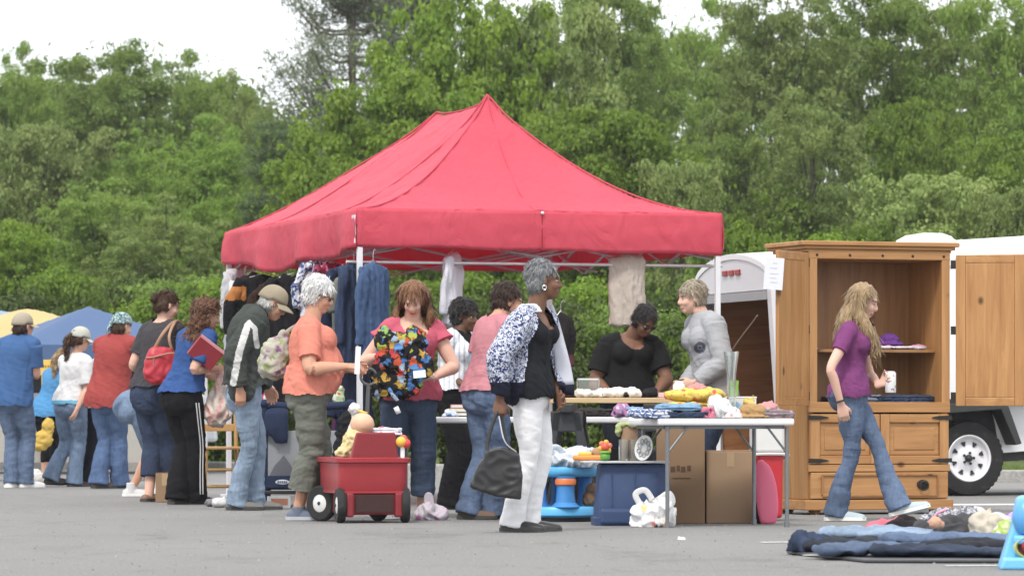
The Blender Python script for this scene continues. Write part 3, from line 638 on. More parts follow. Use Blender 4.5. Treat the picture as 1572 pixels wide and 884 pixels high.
# running gear
def wheel(x, y, rr, label=None):
    w = MB(); M_ = rotx(R(90)); w.lathe([(.205, -.10), (.27, -.105), (.325, -.095), (rr, -.07), (rr, .07), (.325, .095), (.27, .105), (.205, .10)], (x, y, rr + .0), 40, M_)
    for k in range(40):
        a = 2 * math.pi * k / 40
        for yy in (-.05, 0, .05): w.box((x + (rr + .002) * math.cos(a + yy), y + yy, rr + (rr + .002) * math.sin(a + yy)), (.014, .03, .03), roty(-a))
    tyre = w.build('wheel', plastic((.018, .018, .019), .75, .1, .3, .25), tr_, smooth=True)
    r_ = MB(); r_.lathe([(.205, .09), (.213, .10), (.205, .108), (.192, .10), (.185, .07), (.16, .055), (.10, .062), (.075, .075), (0, .078)], (x, y, rr), 40, M_); rim = r_.build('rim', plastic((.68, .68, .70), .35, .04), tyre, smooth=True)
    h_ = MB()
    for k in range(8):
        a = 2 * math.pi * (k + .3) / 8; c_ = np.array([x + .135 * math.cos(a), y - .0655, rr + .135 * math.sin(a)])
        tri = [(-.022, .018), (.022, .018), (.008, -.02), (-.008, -.02)]; Mt = roty(-(a - math.pi / 2)); h_.prism(tri, -.004, .012, Mt, c_)
    each(h_, 'rim_slot', BLKP, rim); h_ = MB()
    for k in range(5): a = 2 * math.pi * k / 5; h_.add(ell((x + .05 * math.cos(a), y - .086, rr + .05 * math.sin(a)), .013))
    each(h_, 'lug_nut', BLKP, rim, smooth=True); h_ = MB(); h_.lathe([(.034, .07), (.032, .10), (.02, .115), (0, .12)], (x, y, rr), 18, M_); h_.build('hub', BLKP, rim, smooth=True)
wheel(1.74, -.02, .34)
mb = MB(); mb.prism([(1.30, .36), (1.36, .66), (1.44, .84), (2.02, .84), (2.06, .62), (2.08, .36)], .052 - .06, .0); mb.build('wheel_well', plastic((.02, .021, .022), .7), tr_)
mb = MB(); poly = [(1.10, .45), (1.26, .82), (1.30, .86), (4.4, .86), (4.4, .80), (2.42, .80), (2.5, .44), (2.42, .42), (2.27, .74), (1.38, .74), (1.18, .42)]
mb.prism([(1.22, .44), (1.36, .80), (1.40, .845), (2.06, .845), (2.10, .80), (2.21, .44), (2.15, .43), (2.03, .76), (1.44, .76), (1.29, .43)], -.24, .0); mb.build('fender', plastic((.028, .03, .03), .5), tr_, bevel=.008)
mb = MB(); mb.box((3.0, -.10, .86), (2.9, .24, .045)); mb.build('running_board', BLKP, tr_, bevel=.01)
mb = MB(); mb.box((LN / 2, .1, .33), (LN, .10, .10)); mb.box((LN / 2, WD_ - .1, .33), (LN, .10, .10)); mb.tube([(1.8, 0, .345), (1.8, WD_, .345)], .035, 10); mb.build('chassis', BLKP, tr_)
mb = MB(); mb.tube([(.12, WD_ - .08, 1.0), (.02, 1.3, 1.38), (-.02, .35, 1.75)], .007, 6, sm=6); mb.build('rope', fabric((.35, .28, .2)), tr_, smooth=True)
mb = MB(); mb.tube([(1.8, WD_ - .05, .345), (1.8, WD_ + .05, .345)], .345, 30); mb.build('wheel', plastic((.018, .018, .019), .75, .1, .3, .25), tr_, smooth=True)

# ================================================================ pine cupboard
AT = R(20); AF = G(1240, D(213) if False else F / 213); cup = thing('pine_cupboard', 'tall honey pine cupboard standing open on the asphalt with a drawer below', 'cupboard', AF, AT)
PW = wood((.30, .14, .048), (.52, .285, .115), 2, 2.4); PWH = wood((.30, .14, .048), (.52, .285, .115), 0, 2.4); PW_SHADE = wood((.22, .10, .037), (.38, .20, .08), 2, 2.2); IRON = metal((.03, .026, .022), .6, .5)  # darker pine copy carries the cupboard's inside shade in its colour
w, dp_ = 1.12, .60
mb = MB(); mb.box((.025, dp_ / 2, 1.0), (.05, dp_ - .04, 1.78)); mb.box((w - .025, dp_ / 2, 1.0), (.05, dp_ - .04, 1.78)); each(mb, 'side_panel', PW, cup, bevel=.004)
mb = MB(); mb.box((w / 2, dp_ - .034, 1.0), (w - .096, .02, 1.77)); mb.build('back_panel', PW_SHADE, cup)
mb = MB(); mb.box((w / 2, dp_ / 2 + .01, .79), (w - .105, dp_ - .06, .03)); mb.box((w / 2, dp_ / 2 + .01, 1.855), (w - .105, dp_ - .06, .03)); each(mb, 'case_board', PW_SHADE, cup)
mb = MB(); mb.box((w / 2, dp_ / 2 + .04, 1.185), (w - .105, dp_ - .14, .022)); mb.build('shelf', PW_SHADE, cup, bevel=.003)
mb = MB(); mb.box((.032, -.012, 1.33), (.064, .03, 1.06)); mb.box((w - .032, -.012, 1.33), (.064, .03, 1.06)); each(mb, 'face_stile', PW, cup, bevel=.004)
mb = MB(); mb.box((w / 2, -.013, 1.872), (w + .004, .032, .055)); mb.box((w / 2, -.013, .775), (w + .004, .032, .075)); each(mb, 'face_rail', PWH, cup, bevel=.004)
mb = MB()
for z0, z1, o_ in ((1.895, 1.915, .015), (1.915, 1.94, .04), (1.94, 1.972, .065)): mb.box((w / 2, dp_ / 2 - .01, (z0 + z1) / 2), (w + 2 * o_, dp_ + 2 * o_ * .8, z1 - z0))
mb.build('cornice', PWH, cup, bevel=.006)
mb = MB(); mb.box((w / 2, dp_ / 2 - .01, .07), (w + .06, dp_ + .04, .075)); mb.build('plinth', PWH, cup, bevel=.008)
mb = MB()
for x in (.08, w - .08):
    for y in (.06, dp_ - .06): mb.lathe([(.035, 0), (.045, .02), (.04, .035)], (x, y, 0), 14)
each(mb, 'bun_foot', PW_SHADE, cup, smooth=True)
# lower pair of framed doors
for x0 in (.012, w / 2 + .004):
    wd = w / 2 - .016; d_ = MB(); zc, hh = .545, .36
    d_.box((x0 + .035, -.016, zc), (.07, .036, hh)); d_.box((x0 + wd - .035, -.016, zc), (.07, .036, hh)); d_.box((x0 + wd / 2, -.002, zc), (wd - .13, .012, hh - .02)); ld = d_.build('lower_door', PW, cup, bevel=.004)
    r_ = MB(); r_.box((x0 + wd / 2, -.016, zc + hh / 2 - .03), (wd - .142, .034, .06)); r_.box((x0 + wd / 2, -.016, zc - hh / 2 + .03), (wd - .142, .034, .06)); each(r_, 'door_rail', PWH, ld, bevel=.004)
    q_ = MB(); q_.box((x0 + wd / 2, -.006, zc), (wd - .142, .02, hh - .122)); q_.box((x0 + wd / 2, -.012, zc), (wd - .22, .02, hh - .20), None); q_.build('door_panel', PWH, ld, bevel=.006)
    for z in (zc + .155, zc - .155):
        h_ = MB(); xs = -.01 if x0 < .1 else w + .01; sg = 1 if x0 < .1 else -1
        h_.prism([(0, -.016), (.10 * sg, -.013), (.15 * sg, -.004), (.16 * sg, .0), (.15 * sg, .004), (.10 * sg, .013), (0, .016)], -.042, -.035, None, (xs, 0, z)); h_.build('strap_hinge', IRON, ld)
mb = MB(); mb.box((w / 2, -.014, .335), (w, .034, .05)); each(mb, 'face_rail', PWH, cup, bevel=.004)
mb = MB(); mb.box((w / 2, -.012, .21), (w - .03, .034, .19)); dr = mb.build('drawer', PWH, cup, bevel=.005)
mb = MB()
for zc, hh, x0, x1 in ((.21, .012, .10, w - .10),):
    for z in (.285, .135): mb.box(((x0 + x1) / 2, -.034, z), (x1 - x0, .012, .014))
    for x in (x0, x1): mb.box((x, -.0345, .21), (.014, .012, .136))
each(mb, 'moulding', PW_SHADE, dr, bevel=.003)
mb = MB(); mb.tube([(.90 + .034 * math.cos(a), -.055, .205 + .030 * math.sin(a)) for a in np.linspace(0, 2 * math.pi, 17)], .006, 6); mb.add(ell((.90, -.045, .235), .014)); mb.add(ell((.90, -.034, .215), (.05, .004, .035))); mb.build('ring_pull', IRON, dr, smooth=True)
mb = MB()
for x in (.06, .32, .58, .82, w - .05): mb.add(ell((x, -.03, 1.872), (.010, .006, .010)))
each(mb, 'nail_head', IRON, cup, smooth=True)
def door(hx, ang, wd, knob):
    e = np.array([math.cos(ang), math.sin(ang), 0]); M_ = rotz(ang); P0 = np.array([hx, -.035, 0]); zc, hh = 1.335, 1.10; c_ = lambda x, y, z: P0 + M_ @ np.array([x, y, z])
    d_ = MB(); d_.box(c_(.035, 0, zc), (.07, .03, hh), M_); d_.box(c_(wd - .035, 0, zc), (.07, .03, hh), M_); d_.box(c_(wd / 2, .002, zc), (wd - .13, .012, hh - .1), M_); o_ = d_.build('door', PW, cup, bevel=.004)
    q_ = MB(); q_.box(c_(wd / 2, 0, zc), (wd - .142, .022, hh - .122), M_); q_.build('door_panel', PW, o_, bevel=.004)
    r_ = MB(); r_.box(c_(wd / 2, 0, zc + hh / 2 - .03), (wd - .142, .028, .06), M_); r_.box(c_(wd / 2, 0, zc - hh / 2 + .03), (wd - .142, .028, .06), M_); each(r_, 'door_rail', PWH, o_, bevel=.004)
    for z in (zc - .48, zc, zc + .48): h_ = MB(); h_.box(c_(-.012, 0, z), (.05, .02, .06), M_); h_.build('hinge', IRON, o_)
    return c_
ldc = door(-.02, R(242) - AT, .52, 0)
rdc = door(w + .045, R(-14) - AT, .50, 0)

# ================================================================ folding tables, trestle, board
WT = plastic((.66, .66, .67), .45, .03, .4, .12); LEGG = metal((.20, .21, .22), .45, .6)
CT = R(-13) * -1; ctab = thing('folding_table', 'small white folding table heaped with folded clothes at the right of the stall', 'table', G(1010, 26.8), R(13)); CTo = G(1010, 26.8); CZ = .692
def CTP(a, b, z=0): return CTo + rotz(R(13)) @ np.array([a, b, 0]) + UP * (CZ + z)
mb = MB(); mb.box((.45, .37, CZ - .022), (.90, .76, .044)); mb.build('tabletop', WT, ctab, bevel=.014, seg=3)
mb = MB(); mb.box((.45, .37, CZ - .055), (.80, .64, .022)); mb.build('apron', LEGG, ctab)
for x, y in ((.07, .03), (.86, .03), (.09, .71), (.84, .71)):
    mb = MB(); mb.tube([(x, y, .02), (x, y, CZ - .05)], .0135, 10); mb.tube([(x, y, 0), (x, y, .035)], .018, 10); sg = 1 if x < .4 else -1
    mb.tube([(x, y, CZ - .22), (x + sg * .13, y, CZ - .055)], .008, 6); mb.build('leg', LEGG, ctab, smooth=True)
T2o = G(600, 29.85); T2Z = .705; lt = thing('folding_table', 'long white folding table running behind the wooden board and handbag woman', 'table', T2o, R(1))
def T2P(a, b, z=0): return T2o + rotz(R(1)) @ np.array([a, b, 0]) + UP * (T2Z + z)
mb = MB(); mb.box((.91, .36, T2Z - .022), (1.83, .72, .044)); mb.build('tabletop', WT, lt, bevel=.014, seg=3)
for x, y in ((.1, .06), (.1, .66), (1.72, .06), (1.72, .66)): mb = MB(); mb.tube([(x, y, 0), (x, y, T2Z - .045)], .0135, 10); mb.build('leg', LEGG, lt, smooth=True)
BDo = W(838, 612, 29.1); BDZ = CH + (YH - 611) / F * 29.1
bd = MB(); bd.box((.455, .10, -.016), (.92, .24, .036)); bo = bd.build('wooden_board', wood((.42, .28, .14), (.62, .47, .28), 0, 2.5), None, bevel=.004, loc=(0, 0, 0)); bo.location = (BDo[0], 29.0, BDZ); bo.rotation_euler = (0, 0, R(-2)); tag(bo, 'pale raw wooden board laid over black sawhorses as a shelf', 'board')
def BDP(a, b, z=0): return np.array([BDo[0] + a, 29.0 + b, BDZ + z + .004])
def sawhorse(px, d, label):
    o = thing('sawhorse', label, 'sawhorse', G(px, d), R(-4)); h = BDZ - .04
    mb = MB(); mb.box((0, 0, h - .03), (.09, .62, .06)); mb.build('top_beam', BLKP, o, bevel=.008)
    for sy in (-1, 1):
        mb = MB(); y = sy * .22
        for sx in (-1, 1):
            mb.prism([(sx * .03, h - .05), (sx * .09, h - .05), (sx * .235, .0), (sx * .165, 0)], y - .03, y + .03)
        mb.box((0, y, h - .12), (.22, .06, .14)); mb.box((0, y, .28), (.32, .05, .05)); mb.build('leg_frame', plastic((.035, .036, .038), .6, .1, .3, .2), o, bevel=.008)
sawhorse(873, 29.1, 'black plastic sawhorse carrying the left end of the board'); sawhorse(1000, 29.1, 'black plastic sawhorse under the right end of the board behind the carton')
# ================================================================ people
def ik(a, c, l1, l2, hint):
    a, c, hint = (np.asarray(x, float) for x in (a, c, hint)); v = c - a; d = np.linalg.norm(v); tot = l1 + l2
    if d > tot * .998: k = d / (tot * .998); l1 *= k; l2 *= k
    u = v / d; x = (l1 * l1 - l2 * l2 + d * d) / (2 * d); h = math.sqrt(max(0, l1 * l1 - x * x)); w = hint - a; w = w - u * (w @ u)
    return a + u * x + nrm(w) * h, d / tot
TT = np.array([-.30, -.20, -.10, 0.0, .12, .28, .46, .62, .76, .88, 1.0])
TW = {'f': np.array([.150, .172, .182, .184, .170, .146, .138, .148, .156, .150, .092]), 'm': np.array([.145, .160, .168, .168, .160, .152, .152, .165, .178, .174, .098])}
TD = {'f': np.array([.105, .120, .128, .126, .112, .100, .098, .108, .112, .096, .064]), 'm': np.array([.105, .115, .122, .120, .112, .108, .110, .118, .122, .108, .070])}
BODY_LOG = []
class Person:
    pass
def strands(p, hm, st, hair, child, Bm):
    """fine locks lying on the hair mass: tapered ribbons"""
    P = getco(hm); N = np.empty(len(P) * 3, np.float32); hm.vertex_normals.foreach_get('vector', N); N = N.reshape(-1, 3).astype(float); r = np.random.RandomState(int(p.he[0] * 1000) % 9999)
    kp = np.ones(len(P), bool); q = (P - p.he) / p.kh; f, l, u = Bm; qf, ql, qu = q @ f, q @ l, q @ u
    if hair.get('hat'): kp &= qu < .015
    if st == 'long': kp &= ~((qf > .02) & (qu < .09) & (qu > -.13)) & (np.abs(N[:, 2]) < .8)
    P, N = P[kp], N[kp]
    n = {'long': 1500, 'curly': 1300}.get(st, 1100); j = r.randint(0, len(P), n); P, N = P[j], N[j]; f, l, u = Bm
    q = (P - p.he) / p.kh; fl = (q @ f)[:, None]; ll = (q @ l)[:, None]
    D = -UP[None] * 1.0 + (np.where(fl > .03, 1.0, -1.0) * f[None] * (.35 if st != 'long' else .05) if st != 'bun' and st != 'pony' else -f[None] * .9) + l[None] * np.sign(ll) * (.35 if st != 'long' else .05) + r.randn(n, 3) * {'curly': .9, 'long': .12}.get(st, .30)
    D -= N * (D * N).sum(1)[:, None]; D /= np.linalg.norm(D, axis=1)[:, None] + 1e-9; S = np.cross(N, D)
    L = ({'long': .085, 'curly': .05}.get(st, .038) * (.6 + .8 * r.rand(n)))[:, None]; w = (.0022 + .0022 * r.rand(n))[:, None]; lift = ((.002 + .007 * r.rand(n) ** 2) * (.35 if st == 'long' else 1))[:, None]; cv = (r.randn(n) * (.5 if st == 'curly' else .18))[:, None]
    rows = []
    for t_, ww in ((0, .7), (.35, 1.0), (.7, .8), (1.0, .15)):
        C = P + D * L * t_ + S * cv * L * t_ * t_ + N * (lift * (t_ * 1.6 - t_ * t_ * (1.1 if st != 'curly' else .2)) - .001); rows.append((C - S * w * ww, C + S * w * ww))
    V = np.empty((n, 3, 4, 3))
    for i in range(3): V[:, i, 0] = rows[i][0]; V[:, i, 1] = rows[i][1]; V[:, i, 2] = rows[i + 1][1]; V[:, i, 3] = rows[i + 1][0]
    child(rawmesh('hair', V.reshape(-1, 3), 4, hair['mat']), 'hair', hair['mat'])
def hand(w, dv, pn, sgn, curl, k, spread=.018):
    """closed parts of one hand: palm, four bent fingers, thumb. pn = palm normal (towards what it holds); sgn +1 right, -1 left"""
    dv = nrm(dv); pn = nrm(pn - dv * (pn @ dv)); th = np.cross(dv, pn) * sgn; out = []
    out.append(limb([(w - dv * .02, .027 * k, .021 * k), (w + dv * .02 * k, .033 * k, .018 * k), (w + dv * .06 * k, .042 * k, .016 * k), (w + dv * .092 * k, .041 * k, .013 * k)], th, 3, 12))
    for i, (off, L) in enumerate(((.031, .068), (.0105, .078), (-.0105, .073), (-.031, .057))):
        p = w + dv * (.088 - .006 * abs(off) / .03) * k + th * off * k; d = nrm(dv + th * off * spread / .03 * 10 * .2); pts = [(p - d * .02 * k, .0088 * k)]; ang = 0
        for j, fr in enumerate((.45, .32, .23)):
            ang += R(curl * (.75, 1.0, .8)[j]); q = d * math.cos(ang) + pn * math.sin(ang); p = p + q * L * fr * k; pts.append((p, (.0088, .0082, .0066)[j] * k))
        out.append(limb(pts, th, 2, 8))
    p = w + dv * .025 * k + th * .024 * k; d1 = nrm(dv * .75 + th * .6 + pn * .35)
    p1 = p + d1 * .042 * k; p2 = p1 + nrm(dv * .85 + th * .15 + pn * (.3 + curl / 90)) * .032 * k; p3 = p2 + nrm(dv * .85 - th * .1 + pn * (.4 + curl / 60)) * .024 * k
    out.append(limb([(p - d1 * .015, .013 * k), (p1, .0115 * k), (p2, .0098 * k), (p3, .0075 * k)], pn, 2, 8)); return out
def person(label, s, H, pel, nek, hed, face, pitch=0, chest=None, hips=None, RA=None, LA=None, RF=None, LF=None, sex='f', wt={}, skin=(.56, .33, .23), lips=(.42, .17, .14), brow=(.12, .07, .04),
           shirt=None, under=None, pants=None, shoes=None, hair=None, hat=None, glasses=None, vx=.0065, hunch=0, belly=0, bust=1, shw=1.0, roll=0, group=None, pz=.532):
    d = F / s; k = H / 1.68; p = Person(); J = lambda q: W(q[0], q[1], d + (q[2] if len(q) > 2 else 0))
    p.s, p.d, p.k, p.sex = s, d, k, sex
    chest = face if chest is None else chest; hips = chest if hips is None else hips
    cf, hf_ = hd(chest), hd(hips); cl, hl_ = np.cross(UP, cf), np.cross(UP, hf_)
    pe, ne, he = J(pel), J(nek), J(hed); fx_ = [RF[0], LF[0]]
    if pz: pe[2] = pz * H
    base = G(sum(fx_) / 2, d); p.base = base
    sp = nrm(ne - pe); sl_ = np.linalg.norm(ne - pe)
    fk = k
    w_ = lambda n_: wt.get(n_, 1.0)
    hipsW, waistW, chestW, armW, legW = w_('hips'), w_('waist'), w_('chest'), w_('arm'), w_('leg')
    mult = np.array([hipsW, hipsW, hipsW, hipsW, (hipsW + waistW) / 2, waistW, waistW, (waistW + chestW) / 2, chestW, chestW, 1.0])
    def spine(t):
        t = np.asarray(t, float)[:, None]; m = (pe + ne) / 2 - cf * hunch * sl_ + np.zeros(3); q = pe * (1 - t) ** 2 + (2 * m - (pe + ne) / 2) * 2 * t * (1 - t) + ne * t * t
        low = pe + (UP * .35 + sp * .65) * sl_ * t; return np.where(t < 0, low, q)
    def torso(t0, t1, off, flare=0, n=12, depth=0):
        t = np.linspace(t0, t1, n); P = spine(t); m = np.interp(t, TT, mult); wv = np.interp(t, TT, TW[sex]) * m * k + off; dv = np.interp(t, TT, TD[sex]) * m * k + off + depth
        fl = flare * np.clip((.35 - t) / .35, 0, 1.3); wv = wv + fl; dv = dv + fl
        bl = belly * np.exp(-((t - .3) / .26) ** 2); P = P + (cf + hf_) / 2 * bl[:, None] * .5; dv = dv + bl * .5
        u = np.clip(t, 0, 1)[:, None]; U = hl_ * (1 - u) + cl * u; return P, wv, dv, U
    # joints
    sw = (.158 if sex == 'f' else .180) * k * shw
    rs = ne - cl * sw - sp * .065 * k; ls = ne + cl * sw - sp * .065 * k
    ua, fa = .172 * H, .152 * H
    def arm(A, sh, default):
        e, w = J(A[0]), J(A[1]); el, st = ik(sh, w, ua, fa, e); BODY_LOG.append((label[:22], 'arm', round(st, 2))); return el, w
    re_, rw = arm(RA, rs, 0); le_, lw = arm(LA, ls, 0)
    hj = .088 * k * hipsW ** .5; rh = pe - hl_ * hj - UP * .02; lh = pe + hl_ * hj - UP * .02
    th_, sh_ = .245 * H, .240 * H; ah = .075 * k
    def leg(L, h):
        px, dy, yaw = L[:3]; lift = L[3] if len(L) > 3 else 0; tip = L[4] if len(L) > 4 else 0; fr = L[5] if len(L) > 5 else 0
        a = G(px, d + dy, ah + lift); kn, st = ik(h, a, th_, sh_, (h + a) / 2 + hd(yaw) * .6 + UP * .0 + hf_ * .5); BODY_LOG.append((label[:22], 'leg', round(st, 2)))
        return kn, a, hd(yaw), lift, tip
    rk, ra, rfd, rl, rt = leg(RF, rh); lk, la, lfd, ll, lt = leg(LF, lh)
    hfv = hd(face, pitch); hlv = np.cross(UP, hd(face)); huv = np.cross(hfv, hlv)
    if roll: hlv, huv = hlv * math.cos(R(roll)) + huv * math.sin(R(roll)), huv * math.cos(R(roll)) - hlv * math.sin(R(roll))
    kh = .225 / .225 * (k ** .35) * (1.0 if sex == 'm' else .965) ; HM = np.stack([hfv, hlv, huv])
    hp = lambda f, l, u: he + (hfv * f + hlv * l + huv * u) * kh
    HE = lambda c, r: ell(hp(*c), np.array(r) * kh, HM)
    p.hp, p.HE, p.kh, p.hfv, p.hlv, p.huv, p.he, p.ne, p.pe, p.cf, p.cl, p.hf, p.hl, p.sp = hp, HE, kh, hfv, hlv, huv, he, ne, pe, cf, cl, hf_, hl_, sp
    p.rs, p.re, p.rw, p.ls, p.le, p.lw, p.rh, p.rk, p.ra, p.lh, p.lk, p.la = rs, re_, rw, ls, le_, lw, rh, rk, ra, lh, lk, la
    # ---- the body: one continuous skin
    parts = [loft(*torso(-.22, .2, -.018), n=20), loft(*torso(.12, 1.0, -.004), n=20)]
    nb = ne + sp * .0; parts.append(limb([(ne - sp * .04, .068 * k, .062 * k), (ne + (he - ne) * .35, .055 * k * (.5 + .5 * armW) ** .5), (hp(-.018, 0, -.05), .054 * k), (hp(-.01, 0, 0), .05 * k)], cl, 3))
    for shj, el, w, sg in ((rs, re_, rw, -1), (ls, le_, lw, 1)):
        parts.append(limb([(ne + cl * sg * .03 - sp * .03, .05 * k), (ne + cl * sg * sw * .6 - sp * .035 * k, .052 * k * armW ** .5), (shj, .056 * k * armW ** .6)], cf, 3))
        a1, a2, a3, a4 = (x * k * armW * (1.12 if sex == 'm' else 1) for x in (.050, .046, .037, .040)); mid = (shj + el) / 2; m2 = el + (w - el) * .3
        parts.append(limb([(shj, a1 * 1.04), (mid, a2), (el, a3), (m2, a4 * .97), (w - (w - el) * .06, .026 * k * armW ** .4, .022 * k * armW ** .4), (w, .0265 * k, .021 * k)], cf, 4, 14))
    for A, el, w, sg in ((RA, re_, rw, 1), (LA, le_, lw, -1)):
        o_ = A[2] if len(A) > 2 else {}
        dv = nrm(o_['dir']) if 'dir' in o_ else nrm(nrm(w - el) + np.array([0, 0, -.15])); pn = np.asarray(o_.get('palm', cl * sg * 1.0 - cf * .25), float)
        parts += hand(w, dv, pn, sg, o_.get('curl', 28), k * (1.02 if sex == 'm' else .95) * o_.get('size', 1))
        if sg > 0: p.rd, p.rpn = dv, pn
        else: p.ld, p.lpn = dv, pn
    for h, kn, a, fd in ((rh, rk, ra, rfd), (lh, lk, la, lfd)):
        cv_ = .78 if pants and pants.get('len', 1) > .6 else 1.0; g1, g2, g3, g4, g5 = (x * k * legW * q_ for x, q_ in ((.092, cv_), (.080, cv_), (.057, cv_), (.057, cv_), (.037, 1))); U = np.cross(UP, fd)
        m1 = h + (kn - h) * .5; m2 = kn + (a - kn) * .3; back = -fd * .014
        parts.append(limb([(h, g1 * .95), (m1, g2), (kn, g3), (m2 + back, g4), (kn + (a - kn) * .75, g5 * 1.12), (a, g5), (a - UP * .03, g5)], U, 4, 14))
    feet = []
    for a, fd, lift, tip in ((ra, rfd, rl, rt), (la, lfd, ll, lt)):
        fd2 = fd * math.cos(R(tip)) + UP * math.sin(R(tip)); U = np.cross(UP, fd); up2 = np.cross(fd2, U); feet.append((a, fd2, U, up2, lift, tip))
        c0 = a - up2 * .04 * k; parts.append(limb([(c0 - fd2 * .045 * k, .026 * k, .026 * k), (c0 + fd2 * .03 * k, .032 * k, .027 * k), (c0 + fd2 * .11 * k - up2 * .008, .038 * k, .020 * k), (c0 + fd2 * .165 * k - up2 * .014, .030 * k, .012 * k)], U, 3, 12))
    for sg in (1, -1): parts.append(ell(pe - hf_ * .050 * k + hl_ * sg * .07 * k - UP * .05 * k, np.array([.060, .075, .085]) * k * hipsW, np.stack([hf_, hl_, UP])))
    if sex == 'f' and bust:
        tb = spine([.70])[0]
        for sg in (1, -1): parts.append(ell(tb + cf * (.085 * k * chestW) + cl * sg * .068 * k, np.array([.058, .062, .066]) * k * bust * chestW, np.stack([cf, cl, UP])))
    fw = 1.0 if sex == 'm' else .96
    parts += [HE((-.012, 0, .034), (.096, .076 * fw, .082)), HE((.030, 0, -.032), (.062, .060 * fw, .086)), HE((.050, 0, -.087), (.036, .036 * fw, .028)), HE((0, 0, -.04), (.07, .063 * fw, .07)),
              HE((.058, .032, -.028), (.032, .026, .030)), HE((.058, -.032, -.028), (.032, .026, .030)), HE((.076, 0, .026), (.016, .046, .016)), HE((.083, 0, -.064), (.014, .024, .007)), HE((.083, 0, -.074), (.013, .021, .007)),
              HE((-.004, .078 * fw, -.006), (.020, .009, .031)), HE((-.004, -.078 * fw, -.006), (.020, .009, .031)), HE((.093, .012, -.031), (.011, .009, .009)), HE((.093, -.012, -.031), (.011, .009, .009))]
    parts.append(limb([(hp(.078, 0, .022), .011 * kh), (hp(.091, 0, -.004), .0115 * kh), (hp(.103, 0, -.026), .013 * kh), (hp(.092, 0, -.038), .011 * kh)], hlv, 3, 10))
    me = vox(parts, vx, 2, zmin=.0)
    B0 = base; sk = skinm(skin)
    def fpaint(C):
        q = (C - he) / kh; f, l, u = q @ hfv, q @ hlv, q @ huv; r = np.zeros(len(C), int)
        r[(f > .075) & (np.abs(l) < .024) & (u > -.079) & (u < -.060) & (np.abs(q).max(1) < .2)] = 1
        r[(f > .05) & (np.abs(l) > .014) & (np.abs(l) < .048) & (u > .021) & (u < .029) & (np.abs(q).max(1) < .2)] = 2
        return r
    root = put(me, 'person', [sk, skinm(lips), hairm(brow, sc(brow, 1.4))], None, B0, fpaint)
    tag(root, label, 'person', group); p.root = root
    def child(me, name, mats, paint=None, parent=None): return put(me, name, mats, parent or root, B0, paint)
    p.child = child
    # eyes
    for sg in (1, -1):
        mb = MB(); mb.add(ell(hp(.0745, .031 * sg, .002), np.array([.0095, .0125, .0058]) * kh, HM, 12, 8)); mb.add(ell(hp(.0795, .031 * sg, .002), np.array([.0062, .0068, .0062]) * kh, HM, 10, 6), 1)
        mb.build('eye', [EYEW, EYED], root, smooth='all', loc=B0)
    # ---- trousers
    if pants:
        o = pants.get('off', .014); ln = pants.get('len', 1.0); hem = pants.get('hem', .075); kn_ = pants.get('knee', .072) * legW; top = pants.get('top', .12); parts = [loft(*torso(-.20, top, .011, n=8), n=20)]
        for h, kn, a, fd in ((rh, rk, ra, rfd), (lh, lk, la, lfd)):
            U = np.cross(UP, fd); g1, g2 = .092 * k * legW + o, .082 * k * legW + o * 1.1; fullL = np.linalg.norm(kn - h) + np.linalg.norm(a - kn) + .04; t_end = ln * fullL; lt_ = np.linalg.norm(kn - h)
            pt = lambda dd: h + (kn - h) * dd / lt_ if dd <= lt_ else kn + nrm(a - kn) * (dd - lt_)
            keys = [(h + UP * .02, g1), (pt(lt_ * .5), g2)]
            if t_end > lt_:
                keys.append((pt(lt_), kn_ * k)); rem = t_end - lt_
                if rem > .15: keys += [(pt(lt_ + rem * .5) - fd * .01, (kn_ * .5 + hem * .5) * k, (kn_ * .55 + hem * .45) * k)]
                keys.append((pt(t_end), hem * k, hem * k * 1.08))
            else: keys.append((pt(t_end), hem * k))
            parts.append(limb(keys, U, 5, 16, True, True))
        for sg in (1, -1): parts.append(ell(pe - hf_ * .058 * k + hl_ * sg * .07 * k - UP * .05 * k, (np.array([.075, .085, .095]) * k * hipsW + .012), np.stack([hf_, hl_, UP])))
        am_ = pants.get('fold', .007) * .62; sd_ = int(s * 7 + pel[0])
        kn_c = (rk + lk) / 2
        def dp(P, N):
            wv = .45 + .55 * np.clip(np.exp(-((P[:, 2] - rk[2]) / .12) ** 2) + np.exp(-((P[:, 2] - .13) / .13) ** 2) + np.exp(-((P[:, 2] - pe[2] + .1) / .12) ** 2), 0, 1)
            return am_ * wv * (pnoise(P, .17, sd_, stretch=(.8, .8, 1.5)) + .3 * pnoise(P, .08, sd_ + 1, stretch=(.9, .9, 1.5)) - .5 * np.abs(pnoise(P, .12, sd_ + 5, stretch=(.7, .7, 1.4))))
        child(vox(parts, vx * 1.15, 2, dp, zmin=.012), 'trousers', pants['mat'], pants.get('paint') and (lambda C: pants['paint'](p, C)))
